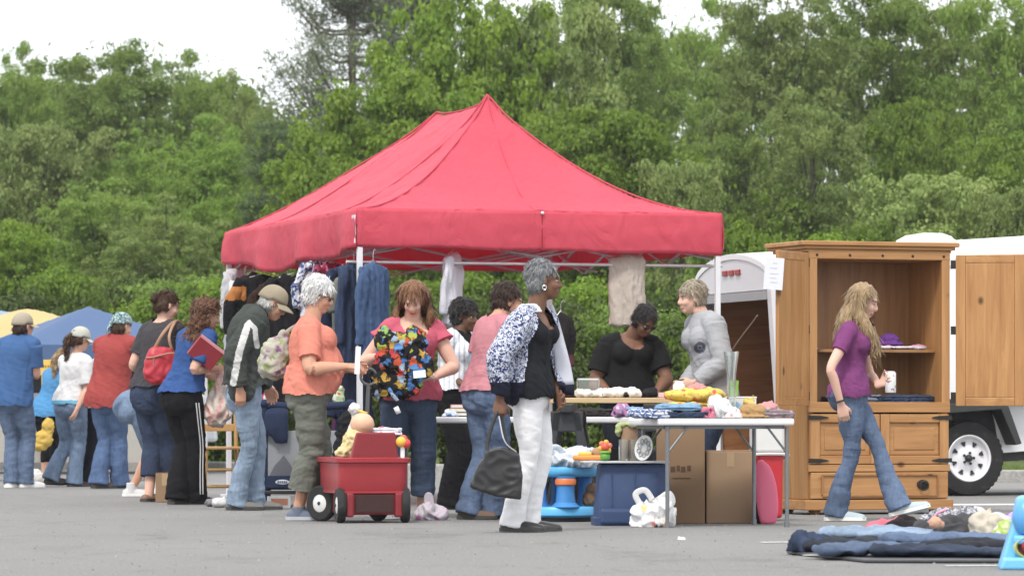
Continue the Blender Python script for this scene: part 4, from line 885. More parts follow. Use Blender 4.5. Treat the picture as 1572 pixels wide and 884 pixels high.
    # ---- shoes
    if shoes:
        for a, fd2, U, up2, lift, tip in feet:
            c0 = a - up2 * .045 * k; o = shoes.get('off', .011); L = shoes.get('L', 1.0)
            parts = [limb([(c0 - fd2 * .055 * k, .030 * k + o, .028 * k + o), (c0 + fd2 * .02 * k, .034 * k + o, .032 * k + o), (c0 + fd2 * .10 * k - up2 * .006, .040 * k + o, .030 * k + o), (c0 + fd2 * .178 * k * L - up2 * .012, .033 * k + o, .020 * k + o)], U, 4, 14)]
            ht = shoes.get('high', .0)
            if ht is not None: parts.append(limb([(c0, .036 * k + o), (a + up2 * ht, .036 * k + o)], U, 2, 12, True, True))
            o1 = child(vox(parts, .0065, 2, zmin=.018 if not lift else None), 'shoe', shoes['mat'])
            mb = MB(); g = c0 - up2 * (.045 * k - ah + .062 * k if False else 0); zb = a - up2 * (ah - .004)
            P = [(zb - fd2 * .085 * k, .018), (zb - fd2 * .06 * k, .036 * k + o), (zb, .037 * k + o), (zb + fd2 * .10 * k, .044 * k + o), (zb + fd2 * .17 * k * L, .036 * k + o), (zb + fd2 * .203 * k * L, .018)]
            K = catmull(np.array([list(q[0]) + [q[1]] for q in P]), 4); n = len(K); V = []
            for up_ in (0.0, .024):
                V += [K[i, :3] + U * K[i, 3] + up2 * up_ for i in range(n)] + [K[i, :3] - U * K[i, 3] + up2 * up_ for i in range(n - 1, -1, -1)]
            m2 = 2 * n; Fc = [tuple(range(m2 - 1, -1, -1)), tuple(range(m2, 2 * m2))] + [(i, (i + 1) % m2, (i + 1) % m2 + m2, i + m2) for i in range(m2)]
            mb.add((np.array(V), Fc)); mb.build('sole', shoes.get('sole', SOLE_W), o1, loc=B0)
    # ---- upper garments
    def garment(g, name):
        o = g.get('off', .015); t0 = g.get('hem', -.06)
        if 'hy' in g: t0 = (CH + (YH - g['hy']) / F * d - pe[2]) / (ne[2] - pe[2])
        hz = (pe[2] + t0 * (ne[2] - pe[2])); parts = [loft(*torso(t0 - .10, g.get('top', 1.0), o, g.get('flare', .016), 16, g.get('depth', 0)), n=24)]
        sl2 = g.get('sleeve', .55)
        if t0 < .06 and pz:
            for sg in (1, -1): parts.append(ell(pe - hf_ * .050 * k + hl_ * sg * .07 * k - UP * .03 * k, np.array([.072, .085, .11]) * k * hipsW + o + .002, np.stack([hf_, hl_, UP])))
        hands_ = [rw + p.rd * .05, lw + p.ld * .05]
        for shj, el, w, sg in ((rs, re_, rw, -1), (ls, le_, lw, 1)):
            parts.append(limb([(ne + cl * sg * .035 - sp * .03, .052 * k + o * .7), (ne + cl * sg * sw * .6 - sp * .035 * k, .053 * k * armW ** .5 + o * .9), (shj, .058 * k * armW ** .6 + o)], cf, 3))
            if sl2 > 0:
                a1, a2, a3, a4 = (x * k * armW * (1.1 if sex == 'm' else 1) + o * 1.05 for x in (.051, .047, .040, .040)); wr = .030 * k + o
                if sl2 <= 1: e_ = shj + (el - shj) * sl2; keys = [(shj, a1 * 1.03), (shj + (el - shj) * sl2 * .5, a1), (e_, (a2 if sl2 > .5 else a1) * g.get('cuff', 1.06))]
                else: q = (sl2 - 1); e_ = el + (w - el) * q; keys = [(shj, a1 * 1.04), ((shj + el) / 2, a2 * 1.02), (el, a3 * 1.05), (el + (w - el) * q * .5, a4 * .97), (e_, (wr if q > .7 else a4) * g.get('cuff', 1.0))]
                parts.append(limb(keys, cf, 5, 16, True, True))
        if sex == 'f' and bust:
            tb = spine([.70])[0]
            for sg in (1, -1): parts.append(ell(tb + cf * (.085 * k * chestW) + cl * sg * .068 * k, np.array([.058, .066, .07]) * k * bust * chestW + o, np.stack([cf, cl, UP])))
        am_ = g.get('fold', .008) * .75; sd_ = int(s * 3 + pel[0] + 11)
        ax = nrm(cl * .8 + UP * .6)
        def dp(P, N):
            lowm = .45 + .55 * np.clip((ne[2] - .12 - P[:, 2]) / .25, 0, 1)
            return am_ * lowm * (pnoise(P, .17, sd_, stretch=(1.1, 1.1, .8)) + .5 * pnoise(P @ np.array([[1, 0, .5], [0, 1, .3], [-.5, .2, 1]]), .07, sd_ + 3, stretch=(.6, 1.4, 1.2)))
        nk = g.get('neck', ('crew', .072))
        def ct(P):
            q = P - ne; u, v, w2 = q @ cl, q @ sp, q @ cf; r_ = np.sqrt(u * u + w2 * w2); kll = (r_ < nk[1] * k) & (v > -.055) & (v < .2)
            if nk[0] == 'v': kll |= (w2 > 0) & (v > -nk[2]) & (np.abs(u) < nk[3] * (1 + v / nk[2]) + .004) & (v < .1)
            if nk[0] == 'scoop': kll |= (w2 > 0) & ((u / nk[3]) ** 2 + (np.minimum(v, 0) / nk[2]) ** 2 < 1) & (v < .1)
            if nk[0] == 'open': kll |= (w2 > 0) & (np.abs(u - nk[4]) < nk[3] * (1 + .25 * np.clip(-v / .4, 0, 1))) & (v < .1)
            if 'cut' in g: kll |= g['cut'](p, P)
            if pz and abs(sp[2]) > .8:
                far_ = np.minimum(np.linalg.norm(P - rw, axis=1), np.linalg.norm(P - lw, axis=1)) > .13 if sl2 > 1.5 else True
                kll |= (P[:, 2] < hz + .006 * np.sin(P[:, 0] * 40) + .004 * np.sin(P[:, 1] * 53)) & far_
            return kll
        return child(vox(parts, vx * 1.1, 2, dp, ct), name, g['mat'], g.get('paint') and (lambda C: g['paint'](p, C)))
    if under: garment(under, under.get('name', 'undershirt'))
    if shirt: p.shirt = garment(shirt, shirt.get('name', 'shirt'))
    # ---- hair
    if hair:
        hair['hat'] = bool(hat); st = hair['style']; sd_ = int(pel[0]); parts = []
        if st not in ('none',):
            parts = [HE((-.020, 0, .042), (.098, .086, .086)), HE((-.03, .05, -.002), (.056, .036, .062)), HE((-.03, -.05, -.002), (.056, .036, .062)), HE((-.055, 0, -.02), (.05, .07, .068))]
            if hair.get('full'): q = hair['full']; parts += [HE((-.03, 0, .05), (.098 + q, .088 + q, .088 + q)), HE((-.05, 0, -.01), (.06 + q, .075 + q, .07))]
            if hair.get('fringe'): parts += [HE((.052, .0, .068), (.038, .055, .026)), HE((.06, .03, .056), (.022, .026, .02)), HE((.06, -.03, .056), (.022, .026, .02))]
        if st == 'bun': parts += [HE((-.118, 0, .03), (.038, .040, .040)), HE((-.09, 0, .02), (.04, .04, .04))]
        if st == 'pony': parts.append(limb([(hp(-.085, 0, .03), .03), (hp(-.13, 0, .0), .032), (hp(-.135, 0, -.10), .032), (hp(-.10, .0, -.20), .022), (hp(-.08, 0, -.28), .008)], hlv, 5, 12))
        if st == 'long':
            L = hair.get('L', .30); rr = np.random.RandomState(sd_); sp_ = hair.get('span', 1.95)
            for a_ in np.linspace(-1, 1, 21):
                th2 = a_ * sp_; f0, l0 = -math.cos(th2) * .084 - .012, math.sin(th2) * .084; sd2 = abs(a_) > hair.get('front', .62); fo = (hair.get('fwd', .085) if sd2 else -.055); so = 1.22 if sd2 else 1.3
                e1 = hp(f0, l0, .05); e2 = hp(f0 * 1.04 - .004, l0 * 1.06, -.06); tip = he + (hd(face) * (f0 * .9 + fo) + hlv * l0 * so) * kh - UP * (.11 + L * (1 - .15 * abs(a_)) + .02 * rr.randn()) + rr.randn(3) * .006
                m_ = e2 + (tip - e2) * .45 + hlv * l0 * .25 + hd(face) * (-.012 + (.02 if sd2 else -.03)) + rr.randn(3) * .004
                parts.append(limb([(hp(f0 * .5, l0 * .5, .10), .022), (e1, .025), (e2, .026), (m_, .025 * hair.get('thick', 1)), (e2 + (tip - e2) * .8, .020), (tip, .009)], hlv, 5, 10))
        if st == 'curly':
            rr = np.random.RandomState(sd_)
            for i in range(46):
                a_ = rr.uniform(-2.2, 2.2); u_ = rr.uniform(-.5 * hair.get('L', .2) * 2, .10); f0, l0 = -math.cos(a_) * .10 - .01, math.sin(a_) * .10
                parts.append(ell(hp(f0, l0, u_), (.030 + .014 * rr.rand()) * kh))
        am_ = hair.get('amp', .006)
        Bm = np.stack([hfv, hlv, huv])
        def dp(P, N):
            q = (P - he) @ Bm.T
            return am_ * (pnoise(q, .05, sd_, stretch=(1.5, 1.5, .5 if st != 'curly' and st != 'short' else 1)) + .4 * pnoise(q, .02, sd_ + 2, stretch=(1.5, 1.5, .4 if st != 'curly' else 1)))
        def ct(P):
            q = (P - he) / kh; f, l, u = q @ hfv, q @ hlv, q @ huv; hl2 = hair.get('line', .052)
            return (f > .035 - .35 * np.abs(l)) & (u < hl2 - .9 * np.maximum(0, np.abs(l) - .045)) & (np.abs(l) < .10) & (u > -.14)
        if parts: hm = vox(parts, .0055, 2, dp, ct); strands(p, hm, st, hair, child, Bm); p.hair = child(hm, 'hair', hair['mat'])
    # ---- hats
    if hat:
        mb = MB(); ht = hat['type']
        if ht in ('cap', 'bandana'):
            q = 1.0; prof = []
            V = []; Fc = []; nu, nv = 24, 8
            for i in range(nv + 1):
                ph = (math.pi / 2) * i / nv * .97
                for j in range(nu): a_ = 2 * math.pi * j / nu; rr_ = math.cos(ph) ** .8; V.append(hp(-.016 + .110 * rr_ * math.cos(a_), .092 * rr_ * math.sin(a_), .028 - .022 * (math.cos(a_) < -.2) * (1 - i / nv) + .108 * math.sin(ph) ** .9))
            for i in range(nv):
                for j in range(nu): Fc.append((i * nu + j, i * nu + (j + 1) % nu, (i + 1) * nu + (j + 1) % nu, (i + 1) * nu + j))
            Fc.append(tuple(nv * nu + j for j in range(nu))); mb.add((np.array(V), Fc))
            if ht == 'bandana': mb.add(limb([(hp(-.115, .0, .0), .018), (hp(-.135, .01, -.05), .02, .008), (hp(-.13, .02, -.10), .012, .005)], hlv, 3, 8)); mb.add(ell(hp(-.122, 0, .006), .02 * kh, HM, 10, 6))
            ho = mb.build('hat', hat['mat'], root, smooth='all', loc=B0)
            sm = ho.modifiers.new('solid', 'SOLIDIFY'); sm.thickness = .004; sm.offset = 1
            if ht == 'cap':
                bb = MB(); nL, nW = 6, 12; V = []
                for zt in (0, -.005):
                    for i in range(nL + 1):
                        for j in range(nW + 1):
                            a_ = (j / nW - .5) * 2.3; r0 = .104 + (.075 * hat.get('brim', 1)) * (i / nL) * max(.12, math.cos(a_ * .62) ** .7)
                            V.append(hp(-.014 + r0 * math.cos(a_) * 1.0, r0 * .86 * math.sin(a_), .034 - .012 * (i / nL) - .022 * math.sin(a_) ** 2 - .016 * (i / nL) ** 2 + zt))
                s1 = (nL + 1) * (nW + 1); Fc = []
                for i in range(nL):
                    for j in range(nW): a0 = i * (nW + 1) + j; Fc += [(a0, a0 + 1, a0 + nW + 2, a0 + nW + 1), (a0 + s1, a0 + nW + 1 + s1, a0 + nW + 2 + s1, a0 + 1 + s1)]
                for j in range(nW): a0 = nL * (nW + 1) + j; Fc.append((a0, a0 + 1, a0 + 1 + s1, a0 + s1))
                for i in range(nL):
                    for c_ in (0, nW): a0 = i * (nW + 1) + c_; Fc.append((a0, a0 + nW + 1, a0 + nW + 1 + s1, a0 + s1))
                bb.add((np.array(V), Fc)); bb.build('brim', hat.get('brimmat', hat['mat']), ho, smooth=True, loc=B0)
    if glasses:
        mb = MB()
        for sg in (1, -1):
            mb.add(ell(hp(.095, .033 * sg, .003), np.array([.004, .024, .018]) * kh, HM, 12, 8))
            mb.tube([hp(.093, .056 * sg, .01), hp(.06, .080 * sg, .01), hp(-.01, .086 * sg, .006)], .0035, 6)
        mb.tube([hp(.099, -.012, .008), hp(.104, 0, .010), hp(.099, .012, .008)], .003, 6); mb.build('glasses', glasses, root, smooth='all', loc=B0)
    return p
EYEW = plastic((.42, .38, .35), .35, .02, .5, 0); EYED = plastic((.03, .02, .015), .2, .02, .5, 0); SOLE_W = plastic((.72, .72, .70), .6, .06, .3, .15); SOLE_D = plastic((.05, .05, .05), .6, .06, .3, .1)
OL = {'curl': 34}
SK_L = (.57, .345, .25); SK_T = (.50, .28, .19); SK_D = (.115, .058, .034); SK_D2 = (.16, .082, .05); SK_P = (.62, .40, .31)
DEN_M = denim((.085, .135, .235), .6); DEN_L = denim((.21, .30, .42), .5); DEN_D = denim((.032, .052, .105), .35); DEN_B = denim((.065, .125, .26), .6); DEN_G = denim((.12, .19, .30), .7)
BR = hairm((.035, .018, .010), (.10, .05, .027)); AUB = hairm((.075, .030, .014), (.21, .095, .045)); WHT = hairm((.55, .55, .54), (.80, .80, .79)); GRY = hairm((.10, .105, .11), (.33, .34, .35), 40); BLK = hairm((.008, .007, .007), (.03, .026, .024), 40)
BLO = hairm((.17, .105, .05), (.42, .30, .165)); SAL = hairm((.20, .16, .11), (.50, .43, .33)); DBR = hairm((.02, .011, .008), (.06, .032, .02), 34)

def near_side(p, C, off=.0): return (C[:, 1] < p.d + off)
def band(poly, width):
    """world points near an (x,z) polyline given in photo pixels"""
    def fn(p, C):
        pts = [W(a, b, p.d) for a, b in poly]; r = np.full(len(C), 9.0)
        for a, b in zip(pts[:-1], pts[1:]):
            a2, b2 = a[[0, 2]], b[[0, 2]]; v = b2 - a2; q = C[:, [0, 2]] - a2; t_ = np.clip(q @ v / (v @ v), 0, 1); r = np.minimum(r, np.linalg.norm(q - t_[:, None] * v, axis=1))
        return r < width
    return fn
# 1 man in blue tee, left edge
P1 = person('man in a blue tee and tan cap with his back turned', 152, 1.77, (20, 622), (30, 520), (36, 501, .0), 38, -4, 62, 66, ((56, 592), (58, 560, .22)), ((-8, 588), (28, 566, .36)), (40, .05, 35), (18, 0, 60), 'm', {'waist': 1.1},
    SK_L, shirt=dict(mat=fabric((.045, .12, .29)), sleeve=.72, hy=624, off=.022, flare=.02), pants=dict(mat=DEN_M, hem=.08, knee=.074, off=.016), shoes=dict(mat=plastic((.6, .6, .58), .6)), hair=dict(style='short', mat=DBR, amp=.003), hat=dict(type='cap', mat=fabric((.36, .31, .23))), vx=.0085)
# 2 girl in bright blue tee
P2 = person('girl in a bright turquoise tee and black leggings carrying yellow cloth', 137, 1.50, (72, 640), (90, 568), (99, 550), 50, -18, 55, 60, ((86, 612), (88, 636, -.02)), ((70, 612), (78, 636, .2)), (76, .04, 40), (68, 0, 60), 'f', {'arm': .9},
    SK_L, shirt=dict(mat=fabric((.06, .25, .50)), sleeve=.7, hy=640, off=.02, flare=.02), pants=dict(mat=fabric((.012, .012, .016)), len=.76, hem=.056, knee=.066), shoes=dict(mat=fabric((.6, .42, .46)), sole=SOLE_W, high=None), hair=dict(style='pony', mat=BLO), vx=.0085, bust=.6)
# 3 woman in white tee and pale cap
def p3p(p, C): return (C[:, 2] < W(0, 614, p.d)[2]).astype(int)
P3 = person('woman in a white tee and pale cap with a brown ponytail', 150, 1.62, (108, 624), (116, 546), (124, 521), 28, -16, 52, 58, ((134, 602, -.12), (118, 628, -.22)), ((104, 600), (128, 612, .34)), (114, .05, 50), (79, 0, 30, .03), 'f', {},
    SK_L, shirt=dict(mat=[fabric((.70, .70, .70)), fabric((.12, .42, .62))], sleeve=.85, hy=621, off=.018, paint=p3p), pants=dict(mat=DEN_G, hem=.092, knee=.074), shoes=dict(mat=fabric((.06, .04, .03)), sole=SOLE_D), hair=dict(style='pony', mat=BR), hat=dict(type='cap', mat=fabric((.46, .46, .40))), vx=.0085)
# 4 person behind the red jacket
P4 = person('person in dark trousers half hidden behind the red jacket', 149, 1.64, (133, 626), (160, 555), (172, 535), 20, -20, 40, 45, ((150, 600, .2), (168, 610, .3)), ((150, 600, .3), (172, 605, .4)), (130, 0, 40), (140, .12, 40), 'm', {},
    SK_L, shirt=dict(mat=fabric((.66, .66, .68)), sleeve=.7, hy=628, off=.02), pants=dict(mat=fabric((.013, .015, .024)), hem=.08, knee=.078), shoes=dict(mat=plastic((.03, .03, .03)), sole=SOLE_D), hair=dict(style='short', mat=BR), vx=.01)
# 5 man in red jacket and bandana
BAND = swirl((.02, .06, .07), (.35, .45, .45), 30)
P5 = person('man in a red fleece jacket and patterned teal bandana', 154, 1.75, (166, 622), (180, 520), (187, 501), 35, -14, 58, 64, ((127, 588, -.02), (146, 606, .30)), ((206, 585, .3), (190, 595, .5)), (184, .12, 50), (152, 0, 35), 'm', {'waist': 1.12, 'hips': 1.05, 'chest': 1.06},
    SK_L, shirt=dict(name='jacket', mat=fabric((.34, .05, .045), bs=.5), sleeve=1.92, hy=626, off=.030, flare=.03, fold=.007, neck=('crew', .06)), pants=dict(mat=DEN_B, hem=.095, knee=.078, off=.016), shoes=dict(mat=plastic((.09, .05, .03), .5), sole=SOLE_D), hair=dict(style='short', mat=BR, amp=.003), hat=dict(type='bandana', mat=BAND), vx=.0085, shw=1.06)
P5b = None
# 6 person bending over, denim shorts
P6 = person('person in pale denim shorts bending over behind the grey tee woman', 172, 1.68, (206, 622), (266, 642, .35), (290, 652, .42), 20, -50, 15, 15, ((272, 690, .3), (288, 725, .42)), ((272, 690, .5), (292, 720, .6)), (202, 0, 5), (245, .08, 10), 'm', {'hips': 1.15, 'leg': .95},
    SK_T, shirt=dict(mat=fabric((.5, .5, .5)), sleeve=.6, hem=.32, off=.02), pants=dict(mat=DEN_G, len=.46, hem=.108, off=.02, top=.1), shoes=dict(mat=fabric((.62, .62, .62)), high=.05), hair=dict(style='short', mat=BR), vx=.009, pz=0)
# 7 woman in charcoal tee with red purse
P7 = person('woman in a charcoal tee and rolled jeans with hair in a bun', 184, 1.74, (235, 612), (250, 496), (257, 469), 22, -20, 48, 52, ((279, 558, -.06), (284, 580, .30)), ((198, 552, .0), (222, 575, .34)), (263, .14, 40), (229, 0, 50), 'f', {'hips': 1.08, 'waist': 1.1, 'chest': 1.05, 'arm': 1.1, 'leg': 1.03},
    SK_P, shirt=dict(mat=fabric((.055, .052, .058)), sleeve=.72, hy=594, off=.018, neck=('crew', .085)), pants=dict(mat=DEN_D, len=.80, hem=.082, knee=.082), shoes=dict(mat=fabric((.28, .16, .11)), high=None, off=.006, sole=SOLE_D), hair=dict(style='bun', mat=BR), bust=1.1)
# 8 woman in blue tee with red book
P8 = person('woman in a royal blue tee and striped black track pants with curly hair', 190, 1.69, (280, 616), (306, 508), (318, 484), 18, -14, 42, 46, ((298, 566, -.22), (332, 566, -.02), {'curl': 55}), ((290, 560, .2), (318, 575, .38)), (300, .08, 30), (272, 0, 40), 'f', {'hips': 1.05, 'waist': 1.02, 'arm': 1.05, 'leg': .98},
    SK_L, shirt=dict(mat=fabric((.03, .085, .26)), sleeve=.8, hy=602, off=.02, neck=('crew', .09)), pants=dict(mat=fabric((.010, .010, .012)), hem=.098, knee=.080), shoes=dict(mat=plastic((.02, .02, .02), .5), sole=SOLE_D), hair=dict(style='curly', mat=AUB if False else hairm((.06, .026, .014), (.19, .09, .05)), L=.24, full=.01, amp=.008))
# 9 older man in green jacket
def p9p(p, C): return np.where(band([(386, 496), (395, 506), (397, 532)], .018)(p, C) & near_side(p, C, .02) | band([(384, 500), (372, 540), (362, 588)], .026)(p, C) & near_side(p, C, .02), 1, 0)
P9 = person('older man in a dark green and white jacket and tan cap looking down', 203, 1.72, (376, 592), (392, 480), (419, 466), 2, -28, 8, 8, ((352, 548, -.27), (368, 596, -.24), {'curl': 40}), ((400, 560, .2), (410, 592, .26)), (364, 0, 4), (392, .14, 8), 'm', {'waist': 1.05, 'leg': .9},
    SK_T, brow=(.4, .38, .36), shirt=dict(name='jacket', mat=[fabric((.052, .060, .054), bs=.5), fabric((.60, .60, .58))], sleeve=1.95, hy=592, off=.036, flare=.02, fold=.012, paint=p9p, neck=('crew', .075)), pants=dict(mat=DEN_L, hem=.078, knee=.072, off=.016, fold=.010), shoes=dict(mat=plastic((.13, .125, .115), .6), sole=SOLE_D), hair=dict(style='short', mat=hairm((.35, .34, .33), (.6, .6, .58)), amp=.003), hat=dict(type='cap', mat=fabric((.30, .25, .17)), brim=1.1), hunch=.06)
# 10 white-haired woman in orange
P10 = person('white-haired woman in an orange tee and olive cropped trousers holding the wagon handle', 226, 1.69, (472, 604), (477, 492), (490, 454), -10, -18, 0, 4, ((454, 572, -.30), (534, 562, -.24), {'dir': (1, .1, -.05), 'curl': 50, 'palm': (0, .5, -.9)}), ((500, 575, .2), (538, 566, .12), {'dir': (1, 0, .0), 'curl': 40}), (458, 0, -6), (476, .16, -2), 'f', {'hips': 1.1, 'waist': 1.22, 'chest': 1.1, 'arm': 1.18, 'leg': 1.0},
    SK_T, brow=(.35, .33, .3), shirt=dict(mat=fabric((.66, .20, .135)), sleeve=.74, hy=606, off=.016, flare=.012, neck=('v', .075, .13, .07)), pants=dict(mat=fabric((.15, .16, .132), bs=.5), len=.80, hem=.098, knee=.090, off=.018, fold=.011), shoes=dict(mat=fabric((.14, .17, .23)), sole=plastic((.4, .42, .45), .6), high=.02), hair=dict(style='short', mat=WHT, full=.012, amp=.004, fringe=True), glasses=EYED, belly=.10, vx=.006, bust=1.15)
# 11 woman in pink top
P11 = person('auburn-haired woman in a pink top looking down at a printed backpack', 222, 1.68, (627, 606), (634, 492), (634, 458, -.09), -96, -40, -80, -84, ((566, 545, .0), (586, 545, -.24), {'dir': (.6, -.4, .1), 'palm': (.8, .5, 0), 'curl': 45}), ((692, 548, .0), (664, 580, -.22), {'dir': (-.8, -.35, -.1), 'palm': (0, .3, 1), 'curl': 40}), (604, 0, -100), (648, .05, -75), 'f', {'hips': 1.1, 'waist': 1.08, 'chest': 1.05, 'arm': 1.15, 'leg': 1.02},
    SK_P, lips=(.42, .12, .12), shirt=dict(mat=fabric((.52, .085, .14)), sleeve=.34, hy=614, off=.018, neck=('scoop', .06, .12, .10), cuff=1.3), pants=dict(mat=denim((.045, .075, .135), .4), len=.84, hem=.088, knee=.088), shoes=dict(mat=fabric((.35, .33, .33)), high=None), hair=dict(style='long', mat=hairm((.10, .045, .02), (.27, .13, .065)), L=.09, line=.06, span=1.55, fwd=-.03, amp=.003, thick=1.1), vx=.006, bust=1.2)
# 12 woman in striped vest
P12 = person('dark-haired woman in a white striped shirt over black behind the pink top woman', 201, 1.64, (697, 606), (704, 512), (715, 486), -32, -8, -30, -20, ((686, 565, -.05), (712, 590, -.22)), ((735, 565, -.1), (738, 592, -.22)), (692, 0, -20), (722, .05, -20), 'f', {'waist': 1.1},
    SK_D, lips=(.12, .04, .035), brow=(.01, .01, .01), under=dict(mat=fabric((.012, .012, .014)), sleeve=0, hem=.3, off=.010), shirt=dict(mat=stripes((.66, .67, .70), (.40, .42, .47), 26, 0, .62), sleeve=.7, hy=599, off=.022, neck=('v', .075, .20, .075)), pants=dict(mat=fabric((.010, .010, .012)), hem=.10, knee=.09, off=.02, top=.2), shoes=dict(mat=plastic((.02, .02, .02)), sole=SOLE_D), hair=dict(style='short', mat=BLK, full=.016, amp=.008))
# 13 person in pink tee behind white pants woman
def p13(p, C): return np.zeros(len(C), int)
P13 = person('person in a pink tee with blue undersleeves half hidden behind the white trousers woman', 224, 1.66, (747, 612), (763, 490), (781, 464, .05), 10, -10, 32, 34, ((742, 560, -.16), (775, 590, .1)), ((730, 560, .12), (750, 600, .3)), (757, .06, 10), (720, 0, -15), 'f', {'hips': 1.05, 'waist': 1.1},
    SK_T, under=dict(name='long_sleeve_top', mat=fabric((.17, .33, .46)), sleeve=1.8, hem=.1, off=.008), shirt=dict(mat=fabric((.50, .19, .22)), sleeve=.62, hy=600, off=.02), pants=dict(mat=DEN_M, hem=.085, knee=.075), shoes=dict(mat=fabric((.16, .10, .07)), sole=SOLE_D), hair=dict(style='short', mat=DBR, full=.012))
# 14 woman in white trousers
JK = swirl((.022, .034, .11), (.54, .56, .63), 46, .5, .035)
def p14p(p, C):
    wr = (np.linalg.norm(C - p.rw, axis=1) < .085) | (np.linalg.norm(C - p.lw, axis=1) < .085); hemb = (C[:, 2] < W(0, 587, p.d)[2])
    collar = (np.linalg.norm(C - p.ne, axis=1) < .105) & ((C - p.ne) @ p.sp > -.06)
    fr = ((C - p.ne) @ p.cf > .02) & (np.abs((C - p.ne) @ p.cl) < .085) & ~hemb
    return np.where(wr | hemb, 1, np.where(collar | fr, 2, 0))
def p14cut(p, P):
    dist = np.full(len(P), 9.)
    for a, b in ((p.rs, p.re), (p.re, p.rw), (p.ls, p.le), (p.le, p.lw)):
        v = b - a; t_ = np.clip((P - a) @ v / (v @ v), 0, 1); dist = np.minimum(dist, np.linalg.norm(P - a - t_[:, None] * v, axis=1))
    q = P - p.ne; return (P[:, 2] < p.ne[2] - .0) & (q @ p.cf > .045 + .03 * np.clip(-q[:, 2], 0, .5)) & (dist > .112)
P14 = person('grey-haired woman in a navy and white patterned jacket and white trousers with a black handbag', 252, 1.68, (812, 612), (819, 480), (836, 431), 2, -3, -28, -6, ((768, 556, -.28), (767, 612, -.26), {'curl': 62, 'dir': (-.05, -.1, -1)}), ((846, 565, .12), (858, 606, .02)), (788, 0, -8), (812, .12, -4), 'f', {'hips': 1.02, 'waist': 1.05, 'arm': 1.08, 'leg': .92},
    SK_D2, lips=(.20, .07, .06), brow=(.03, .025, .025), under=dict(name='top', mat=fabric((.013, .014, .018)), sleeve=0, hy=612, off=.014, neck=('scoop', .075, .095, .08)), shirt=dict(name='jacket', mat=[JK, fabric((.012, .014, .03)), fabric((.62, .64, .68))], sleeve=1.9, hy=606, off=.030, flare=.02, fold=.011, paint=p14p, neck=('open', .075, 0, .055, 0), depth=.005, cut=p14cut), pants=dict(mat=fabric((.82, .82, .84), bs=.35, var=.04), hem=.074, knee=.066, off=.014, fold=.006, top=.16), shoes=dict(mat=plastic((.015, .015, .016), .3), sole=SOLE_D), hair=dict(style='short', mat=GRY, full=.006, amp=.003, line=.06), vx=.006, bust=.8)
# 15 woman in black tee
P15 = person('woman in a black tee leaning over the wooden board sorting goods', 206, 1.66, (962, 622), (968, 518), (990, 492, -.12), -58, -42, -78, -85, ((910, 575, .0), (936, 602, -.28), {'palm': (0, 0, -1), 'dir': (.4, -.8, -.2)}), ((1024, 572, .0), (1008, 602, -.28), {'palm': (0, 0, -1), 'dir': (-.4, -.8, -.2)}), (945, 0, -90), (982, 0, -80), 'f', {'hips': 1.2, 'waist': 1.25, 'chest': 1.22, 'arm': 1.35},
    SK_D2, lips=(.2, .07, .06), brow=(.01, .01, .01), shirt=dict(mat=fabric((.011, .011, .012)), sleeve=.72, hy=612, off=.018, neck=('scoop', .085, .085, .085)), pants=dict(mat=fabric((.012, .014, .022)), hem=.09), shoes=dict(mat=plastic((.02, .02, .02)), sole=SOLE_D), hair=dict(style='short', mat=BLK, amp=.004), glasses=EYED, bust=.85, shw=1.1)
# 16 woman in grey sweatshirt
P16 = person('short-haired woman in a grey sweatshirt with a dark round emblem', 206, 1.70, (1097, 614), (1080, 487), (1061, 458), 198, -6, 205, 200, ((1068, 560, .1), (1050, 592, -.02), {'dir': (-.9, -.3, -.2)}), ((1120, 562, -.26), (1066, 588, -.22), {'dir': (-.9, -.2, -.2)}), (1104, .1, 200), (1090, 0, 205), 'f', {'waist': 1.12, 'arm': 1.1},
    SK_P, shirt=dict(name='sweatshirt', mat=[fabric((.36, .37, .39), bs=.5), fabric((.10, .11, .15))], sleeve=1.88, hy=612, off=.028, flare=.016, fold=.007, neck=('crew', .07), paint=lambda p, C: (((np.linalg.norm(C[:, [0, 2]] - W(1073, 534, p.d)[[0, 2]], axis=1) < .042) & (np.linalg.norm(C[:, [0, 2]] - W(1073, 534, p.d)[[0, 2]], axis=1) > .018) | (np.linalg.norm(C[:, [0, 2]] - W(1073, 534, p.d)[[0, 2]], axis=1) < .012)) & near_side(p, C, .02)).astype(int)), pants=dict(mat=DEN_D, hem=.085), shoes=dict(mat=fabric((.3, .3, .3))), hair=dict(style='short', mat=SAL, full=.008, amp=.004, fringe=True))
# 17 girl in purple tee
P17 = person('young woman with long fair hair in a purple tee and jeans striding past the cupboard', 227, 1.67, (1304, 612), (1309, 498), (1326, 462), -10, -20, -16, 0, ((1282, 566, -.24), (1291, 620, -.22), {'curl': 30}), ((1338, 572, .10), (1349, 590, -.05), {'dir': (.75, -.3, .35), 'palm': (.2, -.4, .3), 'curl': 60}), (1284, -.02, -8), (1380, -.1, -4, .045, 14), 'f', {'waist': .92, 'hips': .94, 'arm': .84, 'leg': .92},
    SK_P, shirt=dict(mat=fabric((.19, .04, .155)), sleeve=.52, hy=610, off=.012, neck=('scoop', .075, .10, .08), fold=.006), pants=dict(mat=DEN_M, hem=.082, knee=.062, fold=.008, off=.009), shoes=dict(mat=fabric((.42, .50, .55)), high=.0), hair=dict(style='long', mat=BLO, L=.25, thick=1.05, amp=.003), vx=.006, bust=.95)
